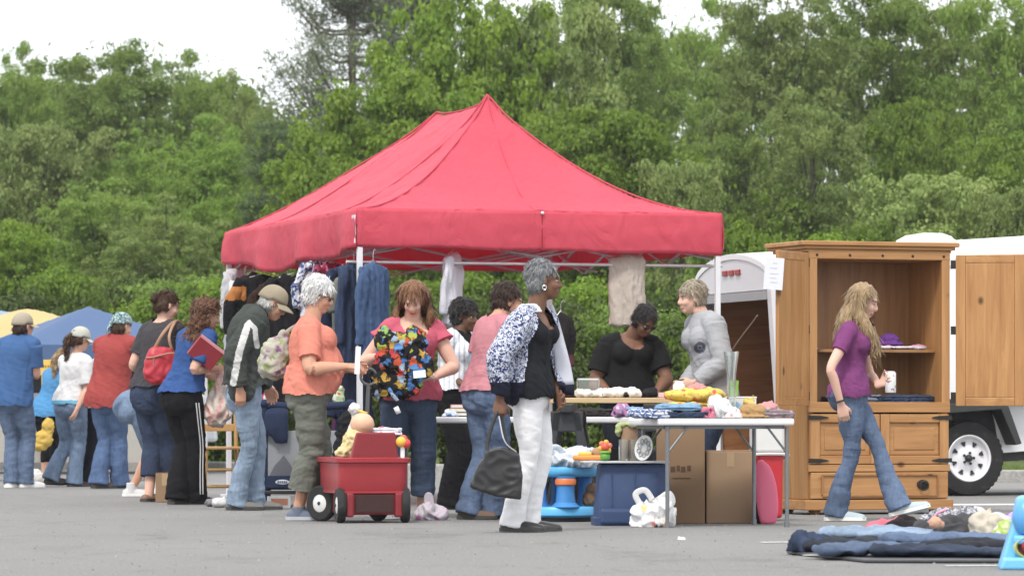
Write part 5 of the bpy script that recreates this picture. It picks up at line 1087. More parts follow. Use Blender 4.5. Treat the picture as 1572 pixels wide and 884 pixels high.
# ================================================================ goods, bags, toys
WBAG = bagm((.72, .73, .74), .93); CARD = fabric((.30, .185, .10), .85, .10, 3, .1, 8); CARD2 = fabric((.36, .235, .135), .85, .10, 3, .1, 8)
def one(name, label, cat, mb, mats, loc, rz=0, group=None, **kw):
    o = mb.build(name, mats, None, **kw); o.location = tuple(loc); o.rotation_euler = (0, 0, rz); return tag(o, label, cat, group)
def blob(name, label, cat, loc, ells, mat, size=.012, amp=.008, wl=.06, seed=1, ridge=False, smooth=3, group=None, parent=None, stretch=(1, 1, 1), zmin=0.0, extra=None):
    """soft thing whose base is at loc; ells = ((x,y,z),(rx,ry,rz)) local"""
    parts = [ell(np.array(c), r) for c, r in ells] + (extra or [])
    f = (lambda P, N: amp * (1 - 2 * np.abs(pnoise(P, wl, seed, stretch=stretch)))) if ridge else (lambda P, N: amp * (pnoise(P, wl, seed, stretch=stretch) + .4 * pnoise(P, wl * .4, seed + 9)))
    me = vox(parts, size, smooth, f, None, zmin); o = put(me, name, mat, parent)
    if parent is None: o.location = tuple(loc); tag(o, label, cat, group)
    return o
def folded(label, loc, w_, d_, h, mat, rz=0, seed=1, name='folded_garment', cat='garment', group=None, n=3):
    """a stack of folded cloth layers, rounded at the folds"""
    parts = []; r = np.random.RandomState(seed); t = h / n
    for i in range(n):
        z = t * (i + .5); a, b = w_ * (.5 - .03 * r.rand()), d_ * (.5 - .03 * r.rand()); ox, oy = (r.rand(2) - .5) * .02
        parts.append(limb([((-a + ox, oy, z), t * .42, b), ((0 + ox, oy, z + .004 * r.randn()), t * .6, b), ((a + ox, oy, z), t * .52, b * .97)], np.array([0, 0, 1.0]), 4, 16))
    me = vox(parts, max(.006, t * .28), 2, lambda P, N: .006 * pnoise(P, .12, seed) + .003 * pnoise(P, .04, seed + 1), None, 0.0)
    o = put(me, name, mat); o.location = tuple(loc); o.rotation_euler = (0, 0, rz); return tag(o, label, cat, group)
def heap(label, loc, rx, ry, h, mat, seed, name='crumpled_garment', cat='garment', group=None, size=.012):
    r = np.random.RandomState(seed); es = []
    for i in range(7): a = r.rand() * 6.28; q = .55 * r.rand() ** .5; es.append(((rx * q * math.cos(a), ry * q * math.sin(a), h * .25 * r.rand()), (rx * (.35 + .3 * r.rand()), ry * (.35 + .3 * r.rand()), h * (.5 + .45 * r.rand()))))
    es.append(((0, 0, 0), (rx * .9, ry * .9, h * .5)))
    return blob(name, label, cat, loc, es, mat, size, min(.014, h * .2), .10, seed, True, 3, group, None, (1, 1, 1.2))

# ---- pull-along wagon (seen from behind, its front turned away to the left)
WGo = G(575, 28.05); wg = thing('toy_wagon', 'red plastic pull-along wagon loaded with soft toys, rear end facing', 'wagon', WGo, R(14))
WR = plastic((.32, .036, .044), .35, .08, .4, .06); WRD = plastic((.21, .020, .026), .4, .08, .4, .06)
# local: x right, y forward (away); tub is a tapered open box
def tubmesh(w0, l0, w1, l1, z0, z1, th_, yc):
    V = []; rings = []
    def ring(w_, l_, z, rr):
        pts = []
        for cx_, cy_, a0 in ((w_ / 2 - rr, l_ / 2 - rr, 0), (-w_ / 2 + rr, l_ / 2 - rr, 90), (-w_ / 2 + rr, -l_ / 2 + rr, 180), (w_ / 2 - rr, -l_ / 2 + rr, 270)):
            for k in range(6): a = R(a0 + 18 * k); pts.append((cx_ + rr * math.cos(a), yc + cy_ + rr * math.sin(a), z))
        return pts
    zs = [(w0, l0, z0), (w0 + .01, l0 + .01, z0 + .01), ((w0 + w1) / 2, (l0 + l1) / 2, (z0 + z1) / 2), (w1, l1, z1 - .04), (w1 + .03, l1 + .03, z1 - .032), (w1 + .035, l1 + .035, z1 - .008), (w1 + .01, l1 + .01, z1), (w1 - .03, l1 - .03, z1 - .004), (w1 - .05, l1 - .05, z1 - .03), (w0 - .03, l0 - .03, z0 + .03)]
    for a, b, z in zs: V += ring(a, b, z, .06)
    n = 24; Fc = [tuple(range(n - 1, -1, -1))]
    for i in range(len(zs) - 1):
        for j in range(n): Fc.append((i * n + j, i * n + (j + 1) % n, (i + 1) * n + (j + 1) % n, (i + 1) * n + j))
    Fc.append(tuple((len(zs) - 1) * n + j for j in range(n))); return np.array(V), Fc
mb = MB(); mb.add(tubmesh(.46, .66, .475, .72, .195, .435, .02, .36)); mb.box((0, .36, .205), (.47, .70, .012)); mb.build('tub', WR, wg, smooth=True)
mb = MB(); mb.box((0, .30, .125), (.36, .56, .14)); mb.box((-.165, .02, .12), (.05, .06, .16)); mb.box((.165, .02, .12), (.05, .06, .16)); mb.build('chassis', WRD, wg, bevel=.012)
mb = MB(); mb.box((0, .012, .13), (.25, .02, .115)); mb.build('recess_shade', plastic((.035, .012, .01), .7), wg)  # dark slab in place of a hollow, its shade put into the colour
mb = MB(); mb.prism([(-.165, .42), (.165, .42), (.142, .60), (-.118, .60)], .0, .045); mb.prism([(-.165, .42), (.165, .42), (.15, .44), (-.15, .44)], .045, .3); mb.build('seat_back', WRD, wg, bevel=.014)
def wwheel(x, y, yaw, r_=.118):
    M_ = rotz(yaw) @ roty(R(90)); m_ = MB(); m_.lathe([(.06, -.026), (r_ * .9, -.028), (r_, -.014), (r_, .014), (r_ * .9, .028), (.06, .026)], (x, y, r_), 32, M_); t_ = m_.build('wheel', plastic((.02, .02, .021), .7, .1, .3, .25), wg, smooth=True)
    h_ = MB(); h_.lathe([(.0, -.030), (.05, -.027), (.068, -.018), (.068, .018), (.05, .027), (0, .030)], (x, y, r_), 24, M_); h_.lathe([(0, -.036), (.012, -.034), (.014, .034), (0, .036)], (x, y, r_), 12, M_, 1); h_.build('hub', [plastic((.62, .62, .60), .5), BLKP], t_, smooth=True)
wwheel(-.215, .08, R(-4)); wwheel(.225, .08, R(-8)); wwheel(-.235, .60, R(38), .122); wwheel(.155, .60, R(20))
mb = MB(); mb.tube([(-.215, .08, .118), (.225, .08, .118)], .012, 8); mb.tube([(-.235, .60, .122), (.155, .60, .12)], .012, 8); mb.build('axle', BLKP, wg)
hpnt = W(566, 578, 28.9) - WGo; rz_ = rotz(-R(14)); hl_loc = rz_ @ hpnt; b0 = rz_ @ (G(556, 28.9, .30) - WGo)
mb = MB(); mb.tube([(-.10, .74, .20), b0, hl_loc - [0, 0, .05]], [.014, .016, .014], 8, sm=6); hh_ = plastic((.10, .105, .11), .5); sh_o = mb.build('pull_handle', hh_, wg, smooth=True)
mb = MB(); mb.tube([hl_loc + np.array([.055 * math.cos(a), 0, .055 * math.sin(a)]) for a in np.linspace(-math.pi / 2, 1.5 * math.pi, 20)], .010, 8); mb.build('grip', hh_, sh_o, smooth=True)
def WGP(px, py, dy=.3): return W(px, py, 28.05 + dy)
# toys in the wagon (each its own thing)
P = WGP(549, 690, .42)
gs = thing('toy_goose', 'white plush goose with a yellow beak sitting at the left of the wagon', 'soft toy', P)
blob('body', None, None, P, (((0, .04, .10), (.075, .09, .11)), ((-.008, .02, .20), (.036, .036, .09)), ((-.022, 0, .275), (.042, .042, .04))), fabric((.74, .74, .72), bs=.7), .008, .004, .03, 2, parent=gs)
mb = MB(); mb.add(limb([((.0, -.01, .262), .020, .012), ((.035, -.02, .252), .017, .010), ((.065, -.025, .248), .006, .005)], np.array([0, 1, 0]), 3, 10)); mb.build('beak', plastic((.66, .44, .06), .5), gs, smooth='all')
P = WGP(556, 700, .2)
dl = thing('baby_doll', 'bald cloth doll in a pale yellow dress leaning over the wagon side', 'doll', P)
blob('body', None, None, P, (((.0, .0, .215), (.082, .078, .075)), ((.01, -.03, .20), (.02, .02, .018))), skinm((.66, .42, .29)), .008, .001, .05, 3, parent=dl)
blob('dress', None, None, P, (((-.04, 0, .10), (.09, .08, .09)), ((-.09, -.02, .04), (.055, .05, .07)), ((-.13, -.05, .02), (.05, .04, .04))), fabric((.68, .55, .26)), .009, .008, .05, 4, True, parent=dl)
P = WGP(618, 700, .05)
rt = thing('toy_rattle', 'red and yellow ball toy on a white stick at the right corner of the wagon', 'toy', P)
mb = MB(); mb.tube([(0, 0, -.02), (0, 0, .07)], .016, 10); mb.build('stick', plastic((.7, .7, .68)), rt, smooth=True)
for c_, r_, m_ in (((-.01, -.01, .095), .036, (.75, .42, .06)), ((.022, 0, .085), .032, (.62, .05, .05)), ((.004, .01, .115), .028, (.55, .1, .05))): mb = MB(); mb.add(ell(c_, r_)); mb.build('ball', plastic(m_), rt, smooth='all')
P = WGP(585, 668, .30); folded('white and pink folded cloth lying on top behind the wagon seat back', P, .2, .14, .05, spots((.62, .62, .66), [(.5, .1, .2), (.2, .3, .5), (.6, .6, .6)], 18), 0, 6)

# ---- held things
def strap(mb, pts, wdt, mi=0, thk=.004, n=6):
    P_ = catmull(pts, n); 
    mb.add(limb([(p, thk, wdt) for p in P_], np.array([0, 1.0, 0.2]), 1, 8, True, True), mi)
pu = thing('red_handbag', 'red leather shoulder bag with a tan strap on the charcoal tee woman', 'handbag', P7.base)
RB = plastic((.42, .03, .045), .45, .1); B7 = P7.base; c0 = W(247, 556, P7.d - .30)
me = vox([limb([(c0 + UP * .10, .11, .045), (c0 + UP * .02, .135, .062), (c0 - UP * .10, .145, .07), (c0 - UP * .155, .12, .05)], np.array([1, .35, 0]), 4, 20)], .01, 2, lambda P_, N: .006 * pnoise(P_, .09, 4)); put(me, 'bag_body', RB, pu, B7)
mb = MB(); st = P7.rs + np.array([0, -.05, .075])
strap(mb, [c0 + np.array([-.06, 0, .10]), c0 + np.array([.02, -.01, .24]), st, st + np.array([.06, .10, -.03])], .014); strap(mb, [c0 + np.array([.09, 0, .10]), c0 + np.array([.07, -.01, .22]), st + np.array([.012, -.004, .004]), st + np.array([.07, .10, -.03])], .012); mb.build('strap', plastic((.34, .20, .12), .5), pu, smooth='all', loc=B7)
mb = MB(); mb.tube([c0 + np.array([x, -.066 - .01 * math.cos(x * 9), .055 + .02 * math.sin(x * 14)]) for x in np.linspace(-.12, .12, 9)], .008, 6); mb.tube([c0 + np.array([-.05, -.075, .05]), c0 + np.array([-.055, -.08, -.03])], .006, 6); mb.build('tie', plastic((.30, .14, .10), .5), pu, smooth=True, loc=B7)
bk = thing('ring_binder', 'dark red book with a pale edge held under the blue tee woman\'s arm', 'book', W(316, 541, P8.d - .22)); Mx = roty(R(38)) @ rotz(R(18))
mb = MB(); mb.box((0, 0, 0), (.24, .045, .19), Mx); mb.build('cover', plastic((.23, .02, .03), .5), bk, bevel=.004)
mb = MB(); mb.box(Mx @ np.array([0, 0, .094]), (.232, .035, .008), Mx); mb.build('pages', plastic((.62, .45, .42), .8), bk)
mb = MB(); mb.box(Mx @ np.array([0, -.0235, .085]), (.24, .003, .02), Mx); mb.build('label', plastic((.62, .25, .28), .7), bk)
B8 = P8.base; hw = P8.rw + P8.rd * .07
me = vox([limb([(hw + np.array([0, 0, -.02]), .03, .018), (hw + np.array([-.01, -.01, -.12]), .05, .035), (hw + np.array([-.03, -.02, -.25]), .10, .07), (hw + np.array([-.035, -.02, -.36]), .115, .085), (hw + np.array([-.035, -.02, -.42]), .085, .06)], np.array([1, .2, 0]), 4, 20)], .009, 1, lambda P_, N: .012 * (1 - 2 * np.abs(pnoise(P_, .12, 4, stretch=(1.3, 1.3, .6)))))
m_, t, b = mnew('thin_plastic'); b.inputs['Roughness'].default_value = .35
co = nn(t, 'ShaderNodeTexCoord'); sx = nn(t, 'ShaderNodeSeparateXYZ'); t.links.new(co.outputs['Object'], sx.inputs[0])
t.links.new(ramp(t, tex(t, 5, 4, dist=.8), [(.3, (.36, .30, .26)), (.48, (.52, .45, .40)), (.56, (.55, .25, .22)), (.62, (.50, .46, .42))]), b.inputs['Base Color']); bump(t, b, tex(t, 26, 5, dist=1.5), .7, .012)
o = put(me, 'carrier_bag', m_, None, B8); tag(o, 'bulging beige and red carrier bag hanging from the blue tee woman\'s hand', 'plastic bag')
# track-pant stripes
mb = MB()
for k in (-.012, .012):
    pts = [P8.rh + (P8.rk - P8.rh) * .15, P8.rk, P8.ra + UP * .01]; ax = nrm(np.array([.55, -.9, 0])); q = np.cross(ax, UP)
    mb.add(limb([(pts[0] + ax * .118 + q * k, .0055, .003), ((pts[0] + pts[1]) / 2 + ax * .110 + q * k, .0055, .003), (pts[1] + ax * .099 + q * k, .0055, .003), ((pts[1] + pts[2]) / 2 + ax * .101 + q * k, .0055, .003), (pts[2] + ax * .110 + q * k, .0055, .003)], q, 4, 8))
mb.build('trouser_stripe', fabric((.62, .62, .62)), P8.root, smooth='all', loc=P8.base)
ye = W(70, 668, P2.d - .2); blob('yellow_cloth', 'bright yellow cloth carried by the girl in the turquoise tee', 'cloth', ye, (((.03, 0, .10), (.07, .05, .10)), ((-.02, 0, -.04), (.11, .06, .10)), ((-.06, 0, -.12), (.08, .05, .06))), fabric((.55, .36, .05)), .012, .008, .12, 4, True, zmin=-9)
# floral shoulder bag (orange woman)
FB = spots((.36, .35, .29), [(.20, .10, .20), (.24, .28, .12), (.40, .38, .33), (.28, .14, .22), (.28, .32, .16), (.36, .35, .3)], 19, .46, .16, dist=.6)
fb_ = thing('floral_bag', 'big pale floral tote bag on the far shoulder of the orange tee woman', 'bag', W(424, 548, P10.d + .14)); fb_.scale = (.86, .86, .82)
blob('bag_body', None, None, None, (((0, 0, .02), (.13, .10, .15)), ((-.02, 0, -.07), (.135, .11, .12)), ((.06, 0, .13), (.06, .06, .10))), FB, .012, .010, .09, 4, parent=fb_, zmin=-9)
mb = MB(); strap(mb, [(.03, 0, .16), (.12, .04, .24), (.20, .06, .27), (.16, -.06, .10)], .016); mb.build('strap', FB, fb_, smooth='all')
mb = MB(); mb.box((0, 0, 0), (.035, .004, .185), roty(R(3))); one('white_card', 'white price strip held upright by the orange tee woman', 'card', mb, plastic((.72, .72, .72), .7), W(549, 553, P10.d - .27))
# printed backpack
BP = spots((.012, .012, .014), [(.05, .13, .32), (.30, .34, .06), (.42, .08, .04), (.08, .20, .42), (.012, .012, .014), (.38, .24, .05), (.20, .34, .08), (.42, .05, .05), (.012, .012, .014), (.25, .33, .42), (.012, .012, .014)], 19, .56, .07, dist=.8)
cB = W(617, 552, P11.d - .34); bp = thing('printed_backpack', 'black backpack printed with bright blue, green and red patches in the pink top woman\'s hands', 'backpack', cB)
blob('bag_body', None, None, None, (((-.03, 0, .02), (.15, .075, .17)), ((.05, .0, -.02), (.15, .08, .17)), ((-.12, 0, .12), (.075, .06, .095)), ((.09, 0, .13), (.085, .06, .10)), ((-.02, 0, -.17), (.16, .07, .10)), ((-.17, 0, -.14), (.055, .05, .14)), ((.15, -.01, -.05), (.07, .05, .09))), BP, .011, .012, .10, 5, parent=bp, zmin=-9)
mb = MB(); strap(mb, [(-.10, -.05, -.18), (-.06, -.075, -.24), (-.02, -.07, -.30), (-.04, -.06, -.34)], .014); mb.box((-.03, -.075, -.345), (.035, .006, .05), roty(R(-25)), 1); strap(mb, [(-.16, -.02, .2), (-.05, -.05, .10), (.02, -.07, .02), (.08, -.03, .22)], .016); each(mb, 'strap', [BP, plastic((.7, .7, .7))], bp, smooth='all')
mb = MB(); mb.box((0, 0, 0), (.085, .006, .05), roty(R(-6))); one('paper_tag', 'white paper tag in the pink top woman\'s left hand', 'card', mb, plastic((.74, .74, .72), .7), W(644, 574, P11.d - .43))
# black handbag of the white-trouser woman
c0 = W(762, 728, P14.d - .30); hb = thing('black_handbag', 'slouchy black leather handbag hanging from the white-trousers woman\'s hand', 'handbag', c0, 0)
LB = plastic((.018, .018, .019), .42, .1, .45, .05)
pb = MB(); pb.prism([(-.165, -.075), (-.02, -.125), (.145, -.15), (.155, .0), (.135, .12), (.03, .165), (-.06, .145), (-.12, .03)], -.05, .05)
me = vox([(np.vstack(pb.v), pb.f)], .009, 5, lambda P_, N: .005 * (1 - 2 * np.abs(pnoise(P_, .16, 8)))); put(me, 'bag_body', LB, hb)
hand14 = P14.rw + P14.rd * .085 - c0; mb = MB()
strap(mb, [(-.05, -.02, .11), hand14 * .55 + np.array([-.06, -.02, 0]), hand14 + np.array([-.012, -.012, .0]), hand14 + np.array([.012, .012, .0]), hand14 * .55 + np.array([.05, .02, 0]), (.11, .02, .12)], .011); mb.build('strap', LB, hb, smooth='all')
mb = MB(); mb.tube([hand14 + [.0, -.03, -.02], (.05, -.05, .20), (.12, -.03, .135)], .0045, 6, sm=5); mb.build('chain', metal((.5, .5, .52), .3), hb, smooth=True)
fp = [W(846, 468, P14.d + .10), W(853, 500, P14.d + .12), W(864, 560, P14.d + .13), W(869, 606, P14.d + .12)]
mb = MB(); mb.add(limb([(fp[0], .012, .008), (fp[1], .030, .010), (fp[2], .050, .012), (fp[3] + UP * .06, .054, .012)], np.array([1, .35, 0]), 4, 14, True, True)); mb.add(limb([(fp[3] + UP * .062, .055, .014), (fp[3], .055, .014)], np.array([1, .35, 0]), 2, 14, True, True), 1)
mb.build('jacket_front', [fabric((.56, .57, .64)), fabric((.012, .014, .03))], P14.root, smooth='all', loc=P14.base)
# can in the girl's hand
c0 = P17.lw + P17.ld * .085 + P17.lpn * .02; mb = MB(); mb.lathe([(0, -.075), (.034, -.075), (.037, -.068), (.037, .055), (.030, .066), (.030, .07), (0, .07)], (0, 0, 0), 24); cw = spots((.62, .62, .62), [(.45, .1, .1), (.25, .25, .25), (.6, .6, .6)], 40, .3)
one('spray_can', 'white printed can in the striding young woman\'s hand', 'can', mb, cw, c0 - np.array([0, .0, .02]), smooth=True)
mb = MB(); mb.tube([P17.rw + nrm(P17.re - P17.rw) * .02 + .031 * (np.cross(nrm(P17.rw - P17.re), [0, 1, 0]) * math.cos(a) + np.array([0, 1, 0]) * math.sin(a)) for a in np.linspace(0, 2 * math.pi, 17)], .006, 6); mb.build('bracelet', BLKP, P17.root, smooth=True, loc=P17.base)
mb = MB(); mb.tube([P14.hp(-.002 + .012 * math.cos(a), -.086, -.045 + .014 * math.sin(a)) for a in np.linspace(0, 2 * math.pi, 13)], .003, 6); mb.build('earring', metal((.7, .68, .6), .25), P14.root, smooth=True, loc=P14.base)
mb = MB(); mb.tube([P11.lw + nrm(P11.le - P11.lw) * .015 + .031 * (np.array([0, .3, 1]) * math.cos(a) + np.array([0, 1, -.3]) * math.sin(a)) for a in np.linspace(0, 2 * math.pi, 13)], .004, 6); mb.build('bracelet', metal((.6, .58, .5), .3), P11.root, smooth=True, loc=P11.base)

# ---- cartons, tub, water table, bags on the ground under the tables
def carton(label, px0, px1, d, h, dep, mat, rz, tape=True):
    w_ = (px1 - px0) / F * d; o = thing('cardboard_box', label, 'box', G((px0 + px1) / 2, d), rz)
    mb = MB(); mb.box((0, dep / 2, h / 2), (w_, dep, h)); mb.build('carton', mat, o, bevel=.006)
    mb = MB(); mb.box((-w_ / 4, dep / 2, h + .003), (w_ / 2 - .003, dep - .004, .005)); mb.box((w_ / 4, dep / 2, h + .003), (w_ / 2 - .003, dep - .004, .005)); each(mb, 'flap', mat, o)
    if tape: mb = MB(); mb.box((0, -.001, h - .05), (.05, .002, .10)); mb.build('tape', plastic((.36, .25, .14), .3), o)
    return o, w_
c1, w1 = carton('tall brown cardboard carton behind the navy tub', 1010, 1082, 27.85, .645, .3, CARD, 0, False)
mb = MB()
for i, (x, ww) in enumerate(((-.055, .03), (-.02, .022), (.012, .03), (.05, .024))): mb.box((x, -.002, .36 + .006 * (i % 2)), (ww, .002, .035)); 
mb.box((0, -.002, .30), (.12, .002, .006)); mb.build('print', plastic((.10, .055, .03), .8), c1)
c2, w2 = carton('lower cardboard carton with a torn corner under the right of the folding table', 1084, 1159, 27.95, .475, .32, CARD2, R(4))
tb = thing('storage_tub', 'navy plastic storage tub turned upside down with toys on its base', 'storage tub', G(975, 27.35), R(3)); NV = plastic((.030, .055, .13), .5, .08, .35, .12)
def rrect(a, b, rr, z): return [(sx * (a - rr) + rr * math.cos(R(a0 + 18 * k)), sy * (b - rr) + rr * math.sin(R(a0 + 18 * k)) + .2, z) for sx, sy, a0 in ((1, 1, 0), (-1, 1, 90), (-1, -1, 180), (1, -1, 270)) for k in range(6)]
zs = [(.255, .215, .015), (.258, .218, .0), (.262, .222, .05), (.246, .206, .055), (.243, .203, .12), (.225, .185, .37), (.215, .175, .395), (.19, .15, .40)]
V = []; 
for a, b_, z in zs: V += rrect(a, b_, .05, z)
Fc = [tuple(range(23, -1, -1))] + [(i * 24 + j, i * 24 + (j + 1) % 24, (i + 1) * 24 + (j + 1) % 24, (i + 1) * 24 + j) for i in range(len(zs) - 1) for j in range(24)] + [tuple((len(zs) - 1) * 24 + j for j in range(24))]
mb = MB(); mb.add((np.array(V), Fc)); mb.build('tub', NV, tb, smooth=True)
mb = MB(); mb.box((-.10, -.012, .06), (.26, .05, .105)); mb.build('handle_ledge', NV, tb, bevel=.022, seg=3)
for x in (-.15, .0, .15): mb = MB(); mb.box((x, .004, .235), (.012, .012, .22), rotx(R(-4))); mb.build('rib', NV, tb, bevel=.004)
mb = MB(); mb.box((0, 0, .008), (.56, .42, .012)); one('grey_tray', 'thin pale grey tray board lying on the upturned navy tub', 'tray', mb, plastic((.42, .43, .45), .5), G(958, 27.52, .402), R(3), bevel=.004)
TZ = .416
# things on the tray
P = G(990, 27.42, TZ); pl = thing('paper_plate', 'round white patterned plate propped upright on the tub', 'plate', P); mb = MB(); M_ = rotz(R(-48)) @ rotx(R(80)) @ np.diag([.86, .86, 1.0]); mb.lathe([(0, .0), (.05, .0), (.065, .006), (.094, .014), (.098, .012), (.066, .0), (0, -.006)], (0, 0, .084), 30, M_); mb.build('plate', plastic((.55, .55, .54), .5), pl, smooth=True)
mb = MB()
for k in range(9): a = 2 * math.pi * k / 9; mb.tube([np.array([0, 0, .084]) + M_ @ np.array([(.055 + .02 * math.cos(q)) * math.cos(a) + .016 * math.sin(q) * math.sin(a), (.055 + .02 * math.cos(q)) * math.sin(a) - .016 * math.sin(q) * math.cos(a), .010]) for q in np.linspace(0, 2 * math.pi, 9)], .0035, 4)
mb.build('pattern', plastic((.25, .27, .28), .6), pl)
P = G(966, 27.6, TZ); cn_ = thing('glass_jar', 'pair of tall clear glasses standing on the tub in front of the tan canister', 'glass', P)
for x in (-.036, .036): mb = MB(); mb.lathe([(0, .004), (.030, .004), (.032, .0), (.034, .14), (.031, .14), (.029, .012), (0, .012)], (x, 0, 0), 20); mb.build('tumbler', glassm(), cn_, smooth=True)
P = G(966, 27.72, TZ); tn = thing('tan_canister', 'tan canister with a pale green cloth draped over its top', 'canister', P)
mb = MB(); mb.lathe([(0, 0), (.055, 0), (.055, .22), (.05, .225), (0, .225)], (0, 0, 0), 24); mb.build('canister', fabric((.36, .22, .13), .6), tn, smooth=True)
blob('cloth', None, None, None, (((0, 0, .235), (.075, .07, .022)), ((-.07, -.02, .20), (.02, .03, .05)), ((.05, -.03, .235), (.04, .04, .02))), fabric((.36, .42, .17)), .008, .006, .05, 4, parent=tn, zmin=-9)
P = G(929, 27.45, TZ); ft = thing('toy_flower', 'plastic toy flower with red and yellow petals in a green pot', 'toy', P)
for c_, r_, m_, nm in (((0, 0, .03), (.034, .034, .03), (.10, .30, .04), 'pot'), ((0, 0, .058), (.04, .04, .010), (.16, .38, .06), 'leaf_ring'), ((0, -.005, .092), (.026, .024, .026), (.60, .09, .05), 'flower_head')): mb = MB(); mb.add(ell(c_, r_)); mb.build(nm, plastic(m_), ft, smooth='all')
for k in range(6): a = 2 * math.pi * k / 6 + .3; mb = MB(); mb.add(ell((.03 * math.cos(a), .005, .092 + .03 * math.sin(a)), (.018, .012, .018))); mb.build('petal', plastic((.70, .36, .06) if k % 2 else (.62, .16, .10)), ft, smooth='all')
P = G(905, 27.7, TZ); tt = thing('toy_tray', 'orange and yellow plastic toy lying beside the flower toy', 'toy', P); mb = MB(); mb.box((0, 0, .02), (.22, .12, .035)); mb.build('base', plastic((.66, .25, .05)), tt, bevel=.012)
mb = MB(); mb.box((-.03, -.01, .045), (.09, .08, .03)); mb.build('block', plastic((.66, .46, .08)), tt, bevel=.01); mb = MB(); mb.add(ell((.06, 0, .05), (.05, .045, .04))); mb.build('bear', fabric((.40, .22, .11)), tt, smooth='all')
# water table
LBL = plastic((.10, .40, .72), .38, .05, .45, .08); MBL = plastic((.05, .22, .52), .4, .05, .45, .08); DBL = plastic((.03, .12, .34), .45)
wt_ = thing('water_play_table', 'bright blue plastic children\'s play table with an orange ring on its post', 'play table', G(858, 28.35)); mb = MB()
n = 48; prof = []
V = []; Fc = []
for z, k in ((.30, .88), (.315, .97), (.335, 1.0), (.36, 1.0), (.37, .97), (.352, .9), (.345, .0)):
    for j in range(n): a = 2 * math.pi * j / n; rr = (.255 + .022 * math.cos(5 * a + .6)) * k; V.append((rr * math.cos(a), .24 + rr * math.sin(a) * .9, z))
for i in range(6):
    for j in range(n): Fc.append((i * n + j, i * n + (j + 1) % n, (i + 1) * n + (j + 1) % n, (i + 1) * n + j))
Fc.append(tuple(range(n - 1, -1, -1))); mb.add((np.array(V), Fc)); mb.build('top', LBL, wt_, smooth='all')
mb = MB(); mb.lathe([(0, .03), (.24, .03), (.262, .045), (.262, .085), (.25, .10), (.12, .105), (0, .105)], (0, .24, 0), 40); mb.build('base', LBL, wt_, smooth=True)
mb = MB(); mb.lathe([(0, 0), (.235, 0), (.235, .032), (0, .032)], (0, .24, 0), 40); mb.build('underside_disc', plastic((.012, .014, .02), .7), wt_, smooth=True)  # near-black disc that makes the strip beneath the base plate dark
mb = MB(); mb.lathe([(.10, .10), (.068, .13), (.06, .20), (.06, .27), (.07, .31)], (.045, .06, 0), 24); mb.build('post', MBL, wt_, smooth=True)
mb = MB(); mb.lathe([(.058, .245), (.070, .25), (.072, .28), (.062, .295), (.055, .29)], (.045, .06, 0), 24, None, 0, True); mb.build('ring', plastic((.62, .17, .05)), wt_, smooth=True)
for x, y in ((-.13, .10), (.18, .26), (-.18, .3), (0, .44)): mb = MB(); mb.lathe([(.075, .09), (.05, .14), (.045, .31)], (x, y, 0), 18); mb.build('post', MBL if x > -.1 else plastic((.04, .16, .42), .4), wt_, smooth=True)
mb = MB(); mb.add(ell((.045, .24, .375), (.06, .05, .03))); mb.build('knob', LBL, wt_, smooth='all')
P = G(935 - 60, 28.6, .105); blob('toy_bear', 'small brown soft toy tucked under the blue play table', 'soft toy', G(905, 28.55, .10), (((0, 0, .05), (.05, .045, .06)), ((.02, -.01, .12), (.042, .04, .04))), fabric((.22, .13, .07)), .009, .004, .03, 3)
# plastic bags
def pbag(label, loc, es, mat, seed, handles=None, name='plastic_bag'):
    o = thing(name, label, 'plastic bag', loc); blob('bag_body', None, None, None, es, mat, .007, .015, .10, seed, True, 1, parent=o, stretch=(1.3, 1.3, .7))
    for hpts in handles or []: mb = MB(); strap(mb, hpts, .020, thk=.004, n=6); mb.build('handle', mat, o, smooth='all')
    return o
pbag('white plastic bag sagging on top of the blue play table', G(878, 28.35, .365), (((0, .1, .05), (.16, .12, .06)), ((.06, .1, .085), (.12, .10, .05)), ((-.08, .08, .06), (.08, .09, .06)), ((.12, .08, .05), (.07, .08, .06))), bagm((.58, .64, .72), .95), 5, [[(-.12, .02, .07), (-.15, -.01, .12), (-.10, .0, .135), (-.05, .02, .09)]])
pm = spots((.66, .66, .66), [(.62, .30, .10), (.60, .20, .18), (.66, .66, .66), (.62, .52, .2), (.66, .66, .66)], 10, .3, .1, .4)
pbag('white knotted carrier bag full of goods on the asphalt before the navy tub', G(1002, 27.0), (((.02, .0, .08), (.13, .09, .10)), ((-.05, .0, .07), (.09, .08, .09)), ((.05, -.01, .12), (.08, .07, .07)), ((0, 0, .03), (.14, .10, .05))), pm, 7, [[(-.08, -.03, .14), (-.11, -.04, .21), (-.05, -.04, .235), (.0, -.03, .17)], [(.03, -.02, .17), (.10, -.03, .215), (.125, -.03, .16), (.09, -.02, .12)]])
pbag('crumpled pink and white plastic bag on the ground behind the wagon', G(660, 28.9), (((0, 0, .05), (.085, .07, .065)), ((.06, 0, .04), (.06, .06, .05)), ((-.04, 0, .03), (.07, .06, .04))), spots((.44, .40, .44), [(.32, .12, .26), (.46, .44, .46), (.38, .25, .35)], 14, .4, .1, .4), 9, [[(-.02, 0, .09), (-.02, 0, .16), (.0, 0, .165), (.015, 0, .09)]])
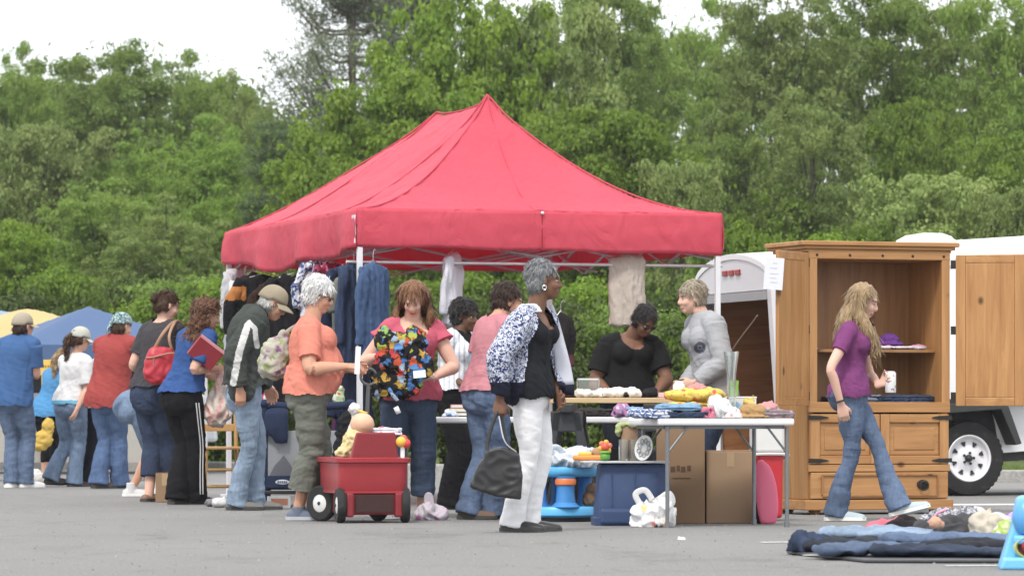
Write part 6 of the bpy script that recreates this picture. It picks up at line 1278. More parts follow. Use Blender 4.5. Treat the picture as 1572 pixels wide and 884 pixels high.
# cooler and pink board
ck = thing('picnic_cooler', 'red picnic cooler with a tall white lid between the carton and the cupboard', 'cooler', G(1183, 28.6), R(6))
mb = MB(); mb.box((0, .15, .24), (.17, .28, .44), None, 0, 1.06); mb.build('tub', plastic((.46, .02, .03), .35), ck, bevel=.02); mb = MB(); mb.box((0, .15, .57), (.195, .31, .22)); mb.build('lid', plastic((.62, .62, .60), .4), ck, bevel=.02); mb = MB(); mb.tube([(-.1, .15, .42), (-.115, .0, .45), (.115, .0, .45), (.1, .15, .42)], .010, 6, sm=4); mb.build('handle', plastic((.6, .6, .58), .4), ck, smooth=True)
mb = MB(); mb.add(limb([((0, 0, .0), .05, .014), ((0, .01, .08), .068, .016), ((-.01, .03, .22), .07, .016), ((-.03, .05, .34), .055, .014), ((-.045, .06, .40), .02, .01)], np.array([1, 0, 0]), 5, 18)); o = one('pink_sled', 'round-ended pink plastic board leaning on the red cooler', 'board', mb, plastic((.58, .10, .18), .35), G(1179, 27.75, .012), smooth='all')
blob('black_shoe_bag', 'small black bag on the ground behind the folding table legs', 'bag', G(1172, 27.9), (((0, 0, .03), (.06, .05, .04)), ((-.03, 0, .09), (.035, .04, .07))), fabric((.02, .02, .022)), .01, .006, .05, 3)

# ---- on the small folding table
TZc = .004
def ct(px, b, dz=0): a = (px - 1010) / F * 26.9 / math.cos(R(13)); return CTP(a, b, TZc + dz)
FLO = spots((.62, .46, .10), [(.55, .12, .08), (.62, .50, .2), (.55, .3, .1), (.62, .46, .10)], 26, .4); FLP = spots((.55, .22, .26), [(.30, .03, .12), (.6, .3, .1), (.6, .5, .5)], 26, .38)
folded('blue and white printed fabric folded at the left end of the small table', ct(1006, .10), .17, .2, .052, swirl((.08, .13, .30), (.58, .60, .66), 26), R(13), 2)
folded('folded blue jeans in the middle left of the small table', ct(1052, .12), .22, .24, .042, DEN_D, R(10), 3)
folded('pale blue folded shirt lying on the dark jeans', ct(1050, .12, .042), .18, .2, .046, denim((.15, .30, .46), .5), R(18), 4)
folded('grey folded trousers between the jeans and the pink print', ct(1040, .30), .24, .2, .05, fabric((.22, .21, .22)), R(10), 14)
heap('crumpled pink and maroon floral cloth in front of the yellow cushion', ct(1092, .10), .075, .09, .075, spots((.52, .18, .24), [(.25, .02, .10), (.6, .35, .3), (.1, .02, .05)], 30, .42), 5)
folded('red and yellow floral box-pleated fabric under the yellow cushion', ct(1090, .34), .26, .22, .105, FLO, R(8), 6, n=3)
blob('yellow_cushion', 'yellow floral cushion on top of the folded prints of the small table', 'cushion', ct(1092, .36, .10), (((0, 0, .045), (.20, .13, .05)), ((.07, 0, .05), (.13, .12, .045))), FLO, .01, .006, .09, 6)
heap('pink knitted bundle lying on the yellow cushion', ct(1094, .36, .175), .075, .07, .045, fabric((.52, .25, .24)), 8)
pbag('soft white plastic bundle in the middle of the small table', ct(1112, .10), (((0, 0, .05), (.075, .07, .075)), ((.05, 0, .03), (.06, .06, .05)), ((-.02, 0, .10), (.045, .045, .04))), bagm((.70, .70, .71), .97), 11)
heap('white and rose patterned cloth beside the glass vase', ct(1130, .08), .08, .08, .06, spots((.62, .58, .57), [(.58, .3, .32), (.6, .55, .5)], 34, .4), 15)
mb = MB(); mb.lathe([(0, .0), (.052, 0), (.050, .02), (.032, .06), (.026, .16), (.030, .28), (.046, .40), (.050, .425), (.046, .425), (.027, .28), (.023, .16), (.028, .06), (.044, .03), (0, .03)], (0, 0, 0), 28); one('glass_vase', 'tall clear flared glass vase on the small folding table', 'vase', mb, glassm(), ct(1136, .18), smooth=True)
blob('tan_hat', 'tan felt hat lying near the right end of the small table', 'hat', ct(1160, .10), (((0, 0, .008), (.135, .10, .014)), ((.01, 0, .04), (.09, .07, .052))), fabric((.40, .235, .085)), .008, .005, .07, 6)
mb = MB(); mb.box((0, 0, .065), (.19, .14, .13)); mb.box((0, 0, .132), (.196, .146, .012)); one('white_carton', 'white lidded carton at the back right of the small table', 'box', mb, plastic((.60, .60, .56), .6), ct(1170, .50), R(13), bevel=.004)
mb = MB(); mb.lathe([(0, 0), (.030, 0), (.038, .10), (.035, .10), (.028, .008), (0, .008)], (0, 0, 0), 22); one('green_cup', 'green plastic cup standing on the white carton', 'cup', mb, plastic((.22, .42, .07)), ct(1160, .50, .142), smooth=True)
heap('yellow fluffy duster next to the tan hat', ct(1168, .24, .0), .05, .05, .13, fabric((.60, .44, .10)), 9)
heap('pale blue scarf beside the vase', ct(1150, .28), .06, .06, .11, fabric((.25, .42, .58)), 12)
folded('grey and mauve folded cardigan at the right end of the small table', ct(1196, .14), .19, .2, .05, spots((.20, .16, .17), [(.36, .28, .32), (.10, .08, .09)], 26, .4), R(13), 10)
heap('pink and grey crumpled top on the mauve cardigan', ct(1190, .16, .045), .08, .08, .055, spots((.50, .24, .24), [(.4, .35, .35), (.55, .3, .28)], 24, .4), 13)
# ---- on the board
def bb_(px, b=.1, dz=0): return np.array([(px - CX) / F * 29.1, 29.0 + b, BDZ + .004 + dz])
DOG = spots((.66, .65, .62), [(.03, .03, .03), (.64, .63, .6), (.5, .45, .38), (.66, .65, .62)], 12, .32, .06)
blob('plush_dog', 'white plush dog with dark patches lying on the wooden board', 'soft toy', bb_(948), (((0, 0, .03), (.12, .06, .04)), ((.10, -.02, .035), (.05, .05, .04)), ((-.10, 0, .03), (.06, .05, .035)), ((.14, -.02, .02), (.03, .03, .022))), DOG, .009, .006, .05, 3)
blob('plush_lamb', 'small cream plush lamb at the left end of the wooden board', 'soft toy', bb_(900), (((0, 0, .025), (.07, .05, .03)), ((-.05, 0, .03), (.035, .035, .03)), ((.06, 0, .02), (.03, .03, .022))), fabric((.62, .60, .55), bs=.8), .009, .006, .03, 4)
gt = thing('glass_dish', 'clear square glass dish behind the cream lamb on the board', 'dish', bb_(903, .17)); mb = MB(); mb.box((0, 0, .07), (.15, .05, .13), None, 0, 1.05); mb.build('dish', glassm(), gt, bevel=.012)
blob('camera_bag', 'small black zipped case at the middle of the board', 'case', bb_(998), (((0, 0, .03), (.055, .045, .035)), ((.02, 0, .045), (.035, .035, .025))), fabric((.018, .018, .02)), .008, .003, .05, 5)
mb = MB(); mb.box((0, 0, .018), (.085, .09, .034)); one('pink_booklet_stack', 'short stack of pink and white booklets on the board', 'booklets', mb, plastic((.58, .38, .38), .6), bb_(1019), R(6), bevel=.003)
mb = MB(); mb.lathe([(0, 0), (.038, 0), (.042, .006), (.042, .085), (.030, .10), (.026, .112), (0, .114)], (0, 0, 0), 24); one('white_pillar_candle', 'stubby white bottle at the right end of the board', 'bottle', mb, plastic((.66, .66, .60), .5), bb_(1042, .06), smooth=True)
# ---- on the long table
def t2(px, b=.12, dz=0): a = (px - 600) / F * 30; return T2P(a, b, .004 + dz)
for i, (px, c_, lab) in enumerate(((712, (.55, .22, .30), 'pink paperback on top of the pile by the striped shirt woman'), (709, (.52, .45, .12), 'yellow-edged book in the middle of the pile on the long table'), (713, (.03, .03, .035), 'black book at the bottom of the pile on the long table'))):
    k = 2 - i; bkk = thing('paperback_book', lab, 'book', t2(px, .2, .028 * k), R(4 * i)); mb = MB(); mb.box((0, 0, .014), (.19, .14, .026)); mb.build('cover', plastic(c_, .5), bkk, bevel=.002); mb = MB(); mb.box((.002, -.0705, .014), (.18, .003, .018)); mb.build('pages', plastic((.62, .6, .55), .8), bkk)
heap('light blue and white crumpled cloth left of the book pile', t2(690, .1), .06, .06, .055, spots((.55, .6, .66), [(.10, .25, .5), (.6, .6, .62)], 26, .42), 16)
folded('dark folded trousers under the wooden board', t2(905, .15), .22, .25, .05, fabric((.03, .026, .026)), 0, 17)
heap('purple flowered cloth spilling between the board and the small table', t2(955, .08), .10, .09, .085, spots((.32, .20, .34), [(.55, .45, .55), (.12, .03, .14), (.45, .15, .3)], 28, .42), 18)
folded('pale blue folded towel on the long table near the small table', t2(985, .10), .14, .2, .06, fabric((.20, .33, .5)), 0, 19)
blob('green_bag', 'lime green bag hanging behind the black sawhorse', 'bag', G(868, 29.9, .28), (((0, 0, .10), (.05, .04, .12)),), fabric((.30, .42, .10)), .01, .006, .05, 3)
blob('blue_bag', 'blue bag in the gap right of the black sawhorse', 'bag', G(897, 29.9, .28), (((0, 0, .10), (.04, .04, .13)),), fabric((.05, .14, .36)), .01, .006, .05, 4)
mb = MB(); mb.box((0, 0, .24), (.95, .25, .48)); one('black_tub', 'black plastic tote standing behind the tub under the long table', 'storage tub', mb, plastic((.016, .016, .018), .6), G(925, 30.4), 0, bevel=.03)

# ---- cupboard contents and note
def cp(x, y, z): return AF + rotz(AT) @ np.array([x, y, 0]) + UP * z
heap('white and green crumpled bundle on the left of the cupboard shelf', cp(.10, .22, 1.198), .07, .08, .09, spots((.58, .60, .58), [(.2, .4, .1), (.6, .6, .6)], 20, .3), 21)
hh1 = blob('purple_hat', 'purple knitted hat on a pile on the cupboard shelf', 'hat', cp(.75, .22, 1.225), (((0, 0, .012), (.115, .10, .014)), ((.0, 0, .045), (.075, .07, .045))), fabric((.13, .035, .22)), .009, .004, .04, 22)
folded('pink and white folded tops under the purple hat', cp(.77, .22, 1.198), .38, .24, .028, stripes((.60, .58, .60), (.48, .22, .34), 22, 2, .5), AT, 23, n=2)
heap('white sock bundle at the left of the purple hat', cp(.55, .2, 1.198), .07, .06, .035, fabric((.62, .62, .62)), 24)
folded('dark blue folded jeans on the floor of the cupboard', cp(.80, .22, .806), .42, .3, .055, DEN_D, AT, 25)
folded('faded folded jeans at the left of the cupboard floor', cp(.45, .22, .806), .26, .3, .05, denim((.14, .18, .24), .4), AT, 26)
P = ldc(.52, -.03, 1.81); pn = thing('paper_notice', 'white paper notice taped to the open left cupboard door', 'notice', W(1188, 420, P[1] + AF[1] - .06 if False else 29.95)); Mn = roty(R(4))
mb = MB(); mb.box((0, 0, 0), (.135, .003, .225), Mn); mb.build('sheet', plastic((.62, .63, .70), .7), pn)
mb = MB()
for i, (z, ww) in enumerate(((.075, .03), (.04, .05), (.0, .06), (-.03, .045), (-.06, .055))):
    mb.box(Mn @ np.array([.004 * (-1) ** i, -.0025, z]), (ww, .001, .007), Mn)
mb.build('writing', plastic((.52, .52, .57), .8), pn)

# ---- hanging clothes under the tent
def hanging(label, px, top, bottom, d, wpx, mat, face=90, sleeves=True, collar=True, seed=1, name='hanging_shirt', slen=.62, taper=1.12, extra=None, matp=None, paint=None):
    """garment on a hanger: shoulders at row top, hem at row bottom, wpx photo pixels wide at the shoulders when seen flat; face = turn of the hanger about the vertical"""
    zt = W(0, top, d)[2]; zb = W(0, bottom, d)[2]; L = zt - zb; w_ = wpx / F * d / 2; P0 = G(px, d, zt); o = thing(name, label, 'clothing', P0); u = hd(face); v = np.array([-u[1], u[0], 0])
    parts = [limb([(UP * -.01, w_ * .35, .03), (UP * -.05, w_ * .98, .045), (UP * -.16, w_ * .94, .06), (UP * -L * .6, w_ * .95 * (1 + (taper - 1) * .6), .065), (UP * -L, w_ * taper, .075)], u, 5, 24, True, True)]
    if sleeves:
        for sg in (-1, 1): parts.append(limb([(u * sg * w_ * .82 - UP * .05, .05, .045), (u * sg * w_ * 1.12 - UP * .18, .055, .042), (u * sg * w_ * 1.22 + v * .02 - UP * L * slen * .6, .05, .038), (u * sg * w_ * 1.2 + v * .02 - UP * L * slen, .048, .036)], u, 5, 12, True, True))
    me = vox(parts, .011, 2, lambda P_, N: .012 * pnoise(P_, .15, seed, stretch=(1.6, 1.6, .35)) + .005 * pnoise(P_, .06, seed + 1, stretch=(1.5, 1.5, .5))); put(me, 'garment', mat, o, None, paint)
    mb = MB(); mb.tube([u * -w_ * .7 - UP * .035, UP * .02, u * w_ * .7 - UP * .035], .004, 5); mb.tube([UP * .0, UP * .07, u * .02 + UP * .10, u * .035 + UP * .085], .003, 5, sm=4); mb.build('hanger', metal((.45, .45, .46), .4), o, smooth=True)
    return o
la = lambda b: TP(.02, b, 0)
for z_, a_, b_, lab in ((1.86, (.05, -.02), (.05, TD_ + .05), 'steel hanging rail along the left side of the tent'), (1.93, (-.05, .14), (TW_ + .05, .14), 'steel hanging rail across the front of the tent')):
    p_, q_ = TP(*a_, z_), TP(*b_, z_); mb = MB(); mb.tube([p_, q_], .013, 10); o = mb.build('clothes_rail', POLE, None, smooth=True, loc=p_); tag(o, lab, 'rail')
def hl(b): p_ = TP(.05, b, 0); return p_[0] / p_[1] * F + CX, p_[1]
JER = stripes((.66, .66, .67), (.66, .66, .67), 3)
def jpaint(z1, z2, z3):
    return lambda C: np.where((C[:, 2] < z1) & (C[:, 2] > z2), 1, np.where((C[:, 2] <= z2) & (C[:, 2] > z3), 2, 0))
x_, d_ = hl(4.35); hanging('pale grey long shirt hanging on the back left tent pole', x_ + 0, 412, 560, d_, 60, fabric((.45, .46, .48)), 70, seed=1)
x_, d_ = hl(4.0); hanging('white sports jersey with red and yellow bands on the left rail', x_ + 0, 425, 570, d_, 62, [fabric((.64, .64, .66)), fabric((.55, .30, .04)), fabric((.40, .04, .03))], 62, seed=2, paint=jpaint(-.36, -.40, -.44))
x_, d_ = hl(3.7); hanging('black sleeved top next to the white jersey on the left rail', x_, 418, 560, d_, 56, fabric((.016, .016, .018)), 62, seed=3)
x_, d_ = hl(3.15); hanging('black jacket with orange shoulder patches behind the old man\'s cap', x_ - 4, 422, 570, d_, 92, [fabric((.012, .012, .014)), fabric((.45, .17, .03))], 20, seed=4, name='hanging_jacket', paint=lambda C: ((C[:, 0] < -.16) & (C[:, 2] > -.22) & (C[:, 2] < -.10)).astype(int))
x_, d_ = hl(2.6); hanging('dark brown jacket hanging behind the old man\'s face', x_ + 6, 430, 600, d_, 92, fabric((.035, .018, .012)), 15, seed=5, name='hanging_jacket')
x_, d_ = hl(2.2); hanging('black coat hanging behind the white-haired woman', x_ + 6, 420, 620, d_, 88, fabric((.014, .013, .016)), 10, seed=6, name='hanging_coat')
x_, d_ = hl(1.5); hanging('blue and white patterned blouse under the left edge of the tent', x_ + 4, 398, 520, d_, 60, swirl((.04, .07, .18), (.55, .57, .62), 14), 40, seed=7)
x_, d_ = hl(1.15); hanging('rose and maroon patterned blouse beside the blue one', x_ + 8, 402, 560, d_, 60, spots((.22, .03, .06), [(.5, .2, .28), (.05, .02, .04), (.4, .08, .14)], 22, .42), 45, seed=8)
x_, d_ = hl(.8); hanging('navy coat hanging left of the front tent pole', x_ + 14, 408, 640, d_, 72, fabric((.022, .032, .075)), 50, seed=9, name='hanging_coat')
x_, d_ = hl(.45); hanging('olive grey jacket sleeve peeping out beside the navy coat', x_ - 10, 424, 510, d_, 40, fabric((.16, .17, .13)), 70, seed=10, name='hanging_jacket')
x_, d_ = hl(.2); hanging('dark blue dress coat just left of the front tent pole', x_ - 4, 402, 560, d_, 56, denim((.03, .05, .11), .4), 60, seed=11, name='hanging_coat', slen=.8)
hanging('blue denim jacket hanging right of the front tent pole', 573, 402, 545, 33.25, 50, denim((.05, .105, .23), .25), 58, seed=12, name='hanging_jacket', slen=.9)
hanging('dark purple trousers hanging low behind the orange tee woman', 532, 545, 690, 34.4, 50, fabric((.10, .03, .09)), 30, False, seed=13, name='hanging_trousers')
hanging('navy trousers hanging low left of the tent pole', 545, 560, 720, 34.0, 60, fabric((.016, .022, .045)), 20, False, seed=23, name='hanging_trousers')
hanging('white shirt hanging sideways from the front rail behind the pink top woman', 695, 388, 500, 33.8, 62, fabric((.58, .57, .63)), 76, True, seed=14, slen=.85)
hanging('tan knitted sweater hanging flat from the front rail', 962, 388, 500, 34.1, 56, fabric((.46, .39, .33), bs=.6), 8, False, seed=15, name='hanging_sweater', taper=1.08)
hanging('maroon and black cardigan hanging behind the white-trousers woman', 861, 480, 610, 33.9, 24, [fabric((.02, .016, .018)), fabric((.11, .03, .04))], 20, True, seed=16, name='hanging_cardigan', paint=lambda C: (C[:, 2] < -.34).astype(int))

# ---- travel cot, chair, clutter on the left
tcot = thing('travel_cot', 'navy and grey folding travel cot with a mountain shaped patch on its end panel', 'travel cot', G(400, 33.0), R(2)); NVF = fabric((.022, .034, .075)); GRF = fabric((.27, .28, .30), .8, .05)
for x, y in ((.03, .0), (.70, .0), (.03, .95), (.70, .95)):
    mb = MB(); mb.tube([(x, y, .04), (x, y, .80)], .028, 12); mb.add(ell((x, y, .81), (.045, .045, .035))); mb.build('corner_post', NVF, tcot, smooth=True)
mb = MB()
for p_, q_ in (((.03, 0), (.70, 0)), ((.03, .95), (.70, .95)), ((.03, 0), (.03, .95)), ((.70, 0), (.70, .95))): mb.tube([(p_[0], p_[1], .80), ((p_[0] + q_[0]) / 2, (p_[1] + q_[1]) / 2, .785), (q_[0], q_[1], .80)], .032, 10, sm=3)
each(mb, 'padded_rail', NVF, tcot, smooth=True)
mb = MB(); mb.box((.365, .0, .42), (.64, .012, .36)); mb.build('end_panel', GRF, tcot, bevel=.004)
mb = MB(); mb.box((.70, .475, .46), (.012, .9, .62)); mb.build('side_panel', GRF, tcot); mb = MB(); mb.box((.03, .475, .46), (.012, .9, .62)); mb.build('side_panel', GRF, tcot)
mb = MB(); mb.prism([(.07, .25), (.28, .25), (.23, .34), (.18, .41), (.15, .37), (.11, .33)], -.012, -.008); mb.build('mountain_patch', fabric((.13, .135, .15)), tcot)
mb = MB(); mb.box((.365, -.008, .20), (.68, .03, .10)); mb.box((.365, .45, .16), (.66, .9, .04)); bt_ = mb.build('base', NVF, tcot, bevel=.01)
mb = MB(); mb.add(ell((.17, -.026, .20), (.055, .004, .020))); mb.build('logo_badge', plastic((.55, .56, .6), .5), bt_, smooth='all')
for i in range(5): 
    if i == 0: mb = MB()
    mb.box((.137 + .016 * i, -.0315, .20), (.009, .003, .018 if i else .024), roty(R(8)))
mb.build('lettering', plastic((.06, .07, .12), .5), bt_)
mb = MB(); mb.box((.35, -.006, .12), (.70, .05, .03)); mb.build('foot_bar', BLKP, tcot, bevel=.008)
o = folded('navy blanket draped over the end of the travel cot', G(424, 32.95, .50), .24, .06, .32, NVF, 0, 31, name='blanket', cat='blanket', n=1)
mb = MB(); mb.box((0, 0, .05), (.17, .12, .09)); mb.box((0, -.061, .055), (.13, .002, .05), None, 1); one('picture_book', 'boxed picture book lying under the travel cot', 'book', mb, [plastic((.55, .56, .55), .6), plastic((.42, .18, .10), .6)], G(428, 32.6), R(8), bevel=.003)
for px, d_, lab, c_ in ((414, 33.2, 'dented silver toy standing on the travel cot', (.55, .5, .48)), (402, 33.4, 'crimson doll dress piled on the travel cot', (.45, .05, .15)), (520, 33.4, 'green and white ball toy on the travel cot rail', (.4, .5, .3))):
    blob('small_toy', lab, 'toy', G(px, d_, .80), (((0, 0, .05), (.05, .05, .06)), ((.01, 0, .12), (.035, .035, .04))), spots(c_, [(.5, .08, .1), (.6, .6, .6), c_], 24, .4), .009, .004, .04, px)
blob('black_backpack', 'black shoulder bag behind the wagon handle', 'bag', G(530, 30.4, .10), (((0, 0, .28), (.09, .08, .26)), ((.01, 0, .48), (.075, .07, .16)), ((0, 0, .08), (.08, .08, .10))), fabric((.013, .013, .016)), .014, .014, .12, 5)
ch = thing('wooden_chair', 'light wooden ladder-leg chair behind the old man in jeans', 'chair', G(337, 35.3), R(20)); WL = wood((.42, .24, .09), (.58, .38, .17), 2, 3)
for x, y in ((-.16, -.16), (.16, -.16), (-.18, .16), (.18, .16)): mb = MB(); mb.tube([(x * 1.15, y * 1.1, 0), (x, y, .44 if y < 0 else .9)], .017, 8); mb.build('leg', WL, ch, smooth=True)
mb = MB()
for z in (.13, .27):
    for a, q in (((-.18, -.17), (.18, -.17)), ((-.18, .17), (.18, .17)), ((-.18, -.17), (-.18, .17)), ((.18, -.17), (.18, .17))): mb.tube([(a[0], a[1], z), (q[0], q[1], z)], .011, 8)
each(mb, 'stretcher', WL, ch, smooth=True)
mb = MB(); mb.box((0, 0, .45), (.38, .38, .025)); mb.build('seat', WL, ch, bevel=.008)
for z in (.62, .78): mb = MB(); mb.box((0, .165, z), (.36, .015, .06)); mb.build('back_slat', WL, ch, bevel=.006)
carton('small brown carton on the ground behind the charcoal tee woman', 238, 268, 35.2, .24, .2, CARD, R(-10)); 
for px, d_, lab, c_, sz in ((337, 33.1, 'white toy lying under the wooden chair', (.6, .6, .6), .06), (325, 33.4, 'grey shoe lying by the track pants', (.2, .2, .22), .05), (250, 35.6, 'white stuffed bag on the small carton', (.62, .6, .58), .11), (262, 35.8, 'crimson cloth heap near the small carton', (.4, .06, .08), .07), (60, 44, 'pale plush toy on the ground behind the girl', (.55, .52, .48), .10), (45, 45, 'white bag on the ground by the man in the blue tee', (.62, .62, .62), .12)):
    z_ = .24 if 'on the small' in lab else 0
    blob('toy_bundle' if 'toy' in lab else 'bundle', lab, 'bundle', G(px, d_, z_), (((0, 0, sz * .6), (sz * 1.1, sz, sz * .7)), ((sz * .5, 0, sz * .9), (sz * .6, sz * .6, sz * .5))), fabric(c_), .012, .008, .06, px)
gtab = thing('goods_table', 'low table with pale cloth and bric-a-brac behind the girl in turquoise', 'table', G(70, 47.5)); mb = MB(); mb.box((0, .35, .68), (2.4, .7, .03)); mb.build('tabletop', WT, gtab); mb = MB(); mb.box((0, .03, .44), (2.35, .02, .46)); mb.build('cloth', fabric((.40, .38, .34)), gtab)
for x in (-1.1, 1.1): mb = MB(); mb.tube([(x, .1, 0), (x, .1, .67)], .015, 8); mb.build('leg', LEGG, gtab)
for i, (px, c_, h) in enumerate(((38, (.5, .45, .4), .25), (55, (.3, .28, .25), .2), (70, (.55, .5, .3), .16), (95, (.5, .5, .52), .2))):
    blob('bric_a_brac', ['beige lamp base on the far goods table', 'grey box bundle on the far goods table', 'straw basket on the far goods table', 'white jug on the far goods table'][i], 'ornament', G(px, 47.8, .70), (((0, 0, h * .4), (h * .35, h * .35, h * .45)), ((0, 0, h * .8), (h * .22, h * .22, h * .25))), fabric(c_), .02, .004, .06, i)
# ---- far canopies and vehicle on the left
def far_tent(label, px, py, d, w_, eave_y, col, pw=1.0):
    o = thing('canopy_tent', label, 'tent', G(px, d), R(20)); zp = W(0, py, d)[2]; ze = W(0, eave_y, d)[2]; m = fabric(col, .6, .06, 2, .2, 6, trans=.25); mb = MB(); n = 24; V = []
    for i in range(n + 1):
        for j in range(n + 1):
            a, b = 2 * i / n - 1, 2 * j / n - 1; t_ = 1 - max(abs(a), abs(b)); V.append((a * w_ / 2, b * w_ / 2, ze + (zp - ze) * (1 - (1 - t_) ** 1.5 if pw else t_)))
    mb.add((np.array(V), [(i * (n + 1) + j, (i + 1) * (n + 1) + j, (i + 1) * (n + 1) + j + 1, i * (n + 1) + j + 1) for i in range(n) for j in range(n)])); mb.build('canopy', m, o, smooth=True)
    mb = MB(); h = w_ / 2
    for a, q in (((-h, -h), (h, -h)), ((h, -h), (h, h)), ((h, h), (-h, h)), ((-h, h), (-h, -h))): mb.add((np.array([(a[0], a[1], ze), (q[0], q[1], ze), (q[0], q[1], ze - .22), (a[0], a[1], ze - .22)]), [(0, 1, 2, 3)]))
    each(mb, 'valance', m, o)
    for x in (-1, 1):
        for y in (-1, 1): mb = MB(); mb.tube([(x * (h - .04), y * (h - .04), 0), (x * (h - .04), y * (h - .04), ze)], .02, 8); mb.build('leg', POLE, o)
far_tent('slate blue canopy tent far behind the row of shoppers', 136, 470, 54, 2.5, 532, (.10, .175, .34), 0)
far_tent('pale yellow canopy tent far behind the man in the tan cap', 42, 474, 58, 2.2, 534, (.66, .50, .20))
far_tent('light blue canopy peak at the far left edge', -12, 476, 60, 2.6, 520, (.30, .42, .58))
cr = thing('parked_vehicle', 'white parked car with dark windows under the blue canopy', 'car', G(98, 55), R(8))
body = [(-1.9, .35), (-1.95, .75), (-1.6, .95), (-1.05, 1.02), (-.55, 1.46), (.9, 1.5), (1.55, 1.1), (1.9, .95), (1.95, .4)]
mb = MB(); mb.prism(body, -.8, .8); mb.build('body', plastic((.62, .63, .64), .25), cr, bevel=.05)
mb = MB(); mb.prism([(-.92, 1.03), (-.5, 1.40), (.15, 1.42), (.15, 1.03)], -.805, .805); mb.prism([(.22, 1.03), (.22, 1.42), (.85, 1.43), (1.35, 1.08)], -.805, .805); each(mb, 'window', plastic((.015, .017, .02), .1, .02, .6, 0), cr)
for x in (-1.2, 1.25): mb = MB(); mb.lathe([(0, -.82), (.30, -.82), (.32, -.78), (.32, -.6), (0, -.6)], (x, 0, .32), 24, rotx(R(90)) @ np.diag([1, 1, -1.0])); mb.build('wheel', BLKP, cr, smooth=True)
ys = thing('yellow_sign', 'yellow price board with dark lettering between the man and the girl', 'sign', G(73, 49.5)); mb = MB(); mb.box((0, 0, 1.30), (.20, .02, .18)); mb.tube([(-.06, 0, 0), (-.06, 0, 1.3)], .012, 6); mb.tube([(.06, 0, 0), (.06, 0, 1.3)], .012, 6); mb.build('board', plastic((.62, .42, .08), .6), ys)
mb = MB()
for i, x in enumerate((-.07, -.045, -.02, .01, .035, .06)): mb.box((x, -.0125, 1.31), (.014, .004, .03))
mb.build('lettering', plastic((.22, .12, .03), .7), ys)

# ---- clothes on the tarp, toys at the right
TPo = G(1400, F / 290); tp = MB()
d1, d2 = F / 284.5, F / 249; poly = [G(1208, F / 302)[:2], G(1330, F / 322)[:2], G(1650, F / 323)[:2], G(1650, F / 279)[:2], G(1290, F / 281)[:2]]
n = len(poly); V = np.array([(x, y, z) for z in (.004, .018) for x, y in poly]); tp.add((V, [tuple(range(n - 1, -1, -1)), tuple(range(n, 2 * n))] + [(i, (i + 1) % n, (i + 1) % n + n, i + n) for i in range(n)]))
o = tp.build('ground_tarp', plastic((.05, .05, .055), .5, .2), None, loc=TPo, bevel=.004); tag(o, 'thin dark tarpaulin spread on the asphalt under the clothes', 'tarpaulin')
def gs_(s_): return 281 + (s_ - 250) * 1.2
def gc(px, s_, dz=.02): return G(px, F / gs_(s_), dz)
mb = MB(); mb.add((np.array([(0, 0, .0), (.45, -.035, 0), (1.1, -.05, 0), (1.1, -.01, 0), (.5, .02, 0), (.02, .05, 0)]) , [(0, 1, 2, 3, 4, 5)])); o = mb.build('paper_strip', plastic((.62, .62, .62), .6), None); o.location = tuple(gc(1232, 277, .0225)); s_ = o.modifiers.new('solid', 'SOLIDIFY'); s_.thickness = .003; tag(o, 'pale strip of cardboard showing at the front edge of the tarpaulin', 'cardboard')
def lying_jeans(label, loc, L, mat, rz, seed, th=.035, sp=.09, curve=.05, name='jeans'):
    """trousers laid flat: two crumpled legs and a seat"""
    r = np.random.RandomState(seed); parts = []
    for sg in (-1, 1):
        y = sg * sp; pts = [((-L * .5, sg * .06, th), .10, th), ((-L * .3, y * .9, th), .105, th * 1.1), ((-L * .05, y * 1.05 + curve * r.randn(), th * (1 + .5 * r.rand())), .09, th), ((L * .22, y * 1.2 + curve * r.randn(), th), .082, th * .95), ((L * .5, y * 1.3 + curve * r.randn(), th), .085, th * .8)]
        parts.append(limb(pts, np.array([0, 1.0, 0]), 5, 16))
    me = vox(parts, .010, 2, lambda P, N: (.007 * (1 - 2 * np.abs(pnoise(P, .22, seed, stretch=(1.2, .8, .6)))) + .003 * pnoise(P, .08, seed + 1, stretch=(1.4, .8, .7))), None, 0.0)
    o = put(me, name, mat); o.location = tuple(loc); o.rotation_euler = (0, R(r.randn() * 1.5), rz); return tag(o, label, 'jeans' if name == 'jeans' else 'trousers')
heap('rolled dark blue jeans at the left end of the tarpaulin', gc(1250, 269), .15, .13, .10, DEN_D, 41, 'jeans', 'jeans')
lying_jeans('black jeans beside the rolled dark pair', gc(1310, 268, .022), .55, denim((.03, .036, .05), .4), R(14), 42, .032)
lying_jeans('pale blue jeans spread across the middle of the tarpaulin', gc(1375, 267, .06), .70, DEN_L, R(-12), 43, .034)
lying_jeans('mid blue jeans lying right of the pale pair', gc(1455, 270, .05), .62, DEN_M, R(10), 44, .032)
lying_jeans('faded mid blue jeans at the front left of the tarpaulin', gc(1352, 277, .022), .6, denim((.07, .11, .19), .6), R(7), 47, .028, .075)
lying_jeans('navy trousers along the front edge of the tarpaulin', gc(1440, 279, .022), .62, denim((.025, .038, .07), .5), R(-9), 45, .026, .07, .05, 'trousers')
lying_jeans('black trousers at the right end of the tarpaulin', gc(1515, 277, .03), .62, fabric((.022, .024, .032)), R(7), 46, .030, .08, .05, 'trousers')
heap('bright pink crumpled tee at the back of the tarpaulin', gc(1372, 256, 0.05), .19, .14, .11, fabric((.56, .13, .18)), 47)
heap('rose pink cloth right of the bright pink tee', gc(1412, 257, 0.05), .15, .13, .09, fabric((.52, .22, .24)), 48)
heap('black crumpled jumper between the pink cloths and the grey print', gc(1392, 262, 0.08), .14, .12, .09, fabric((.02, .016, .018)), 49)
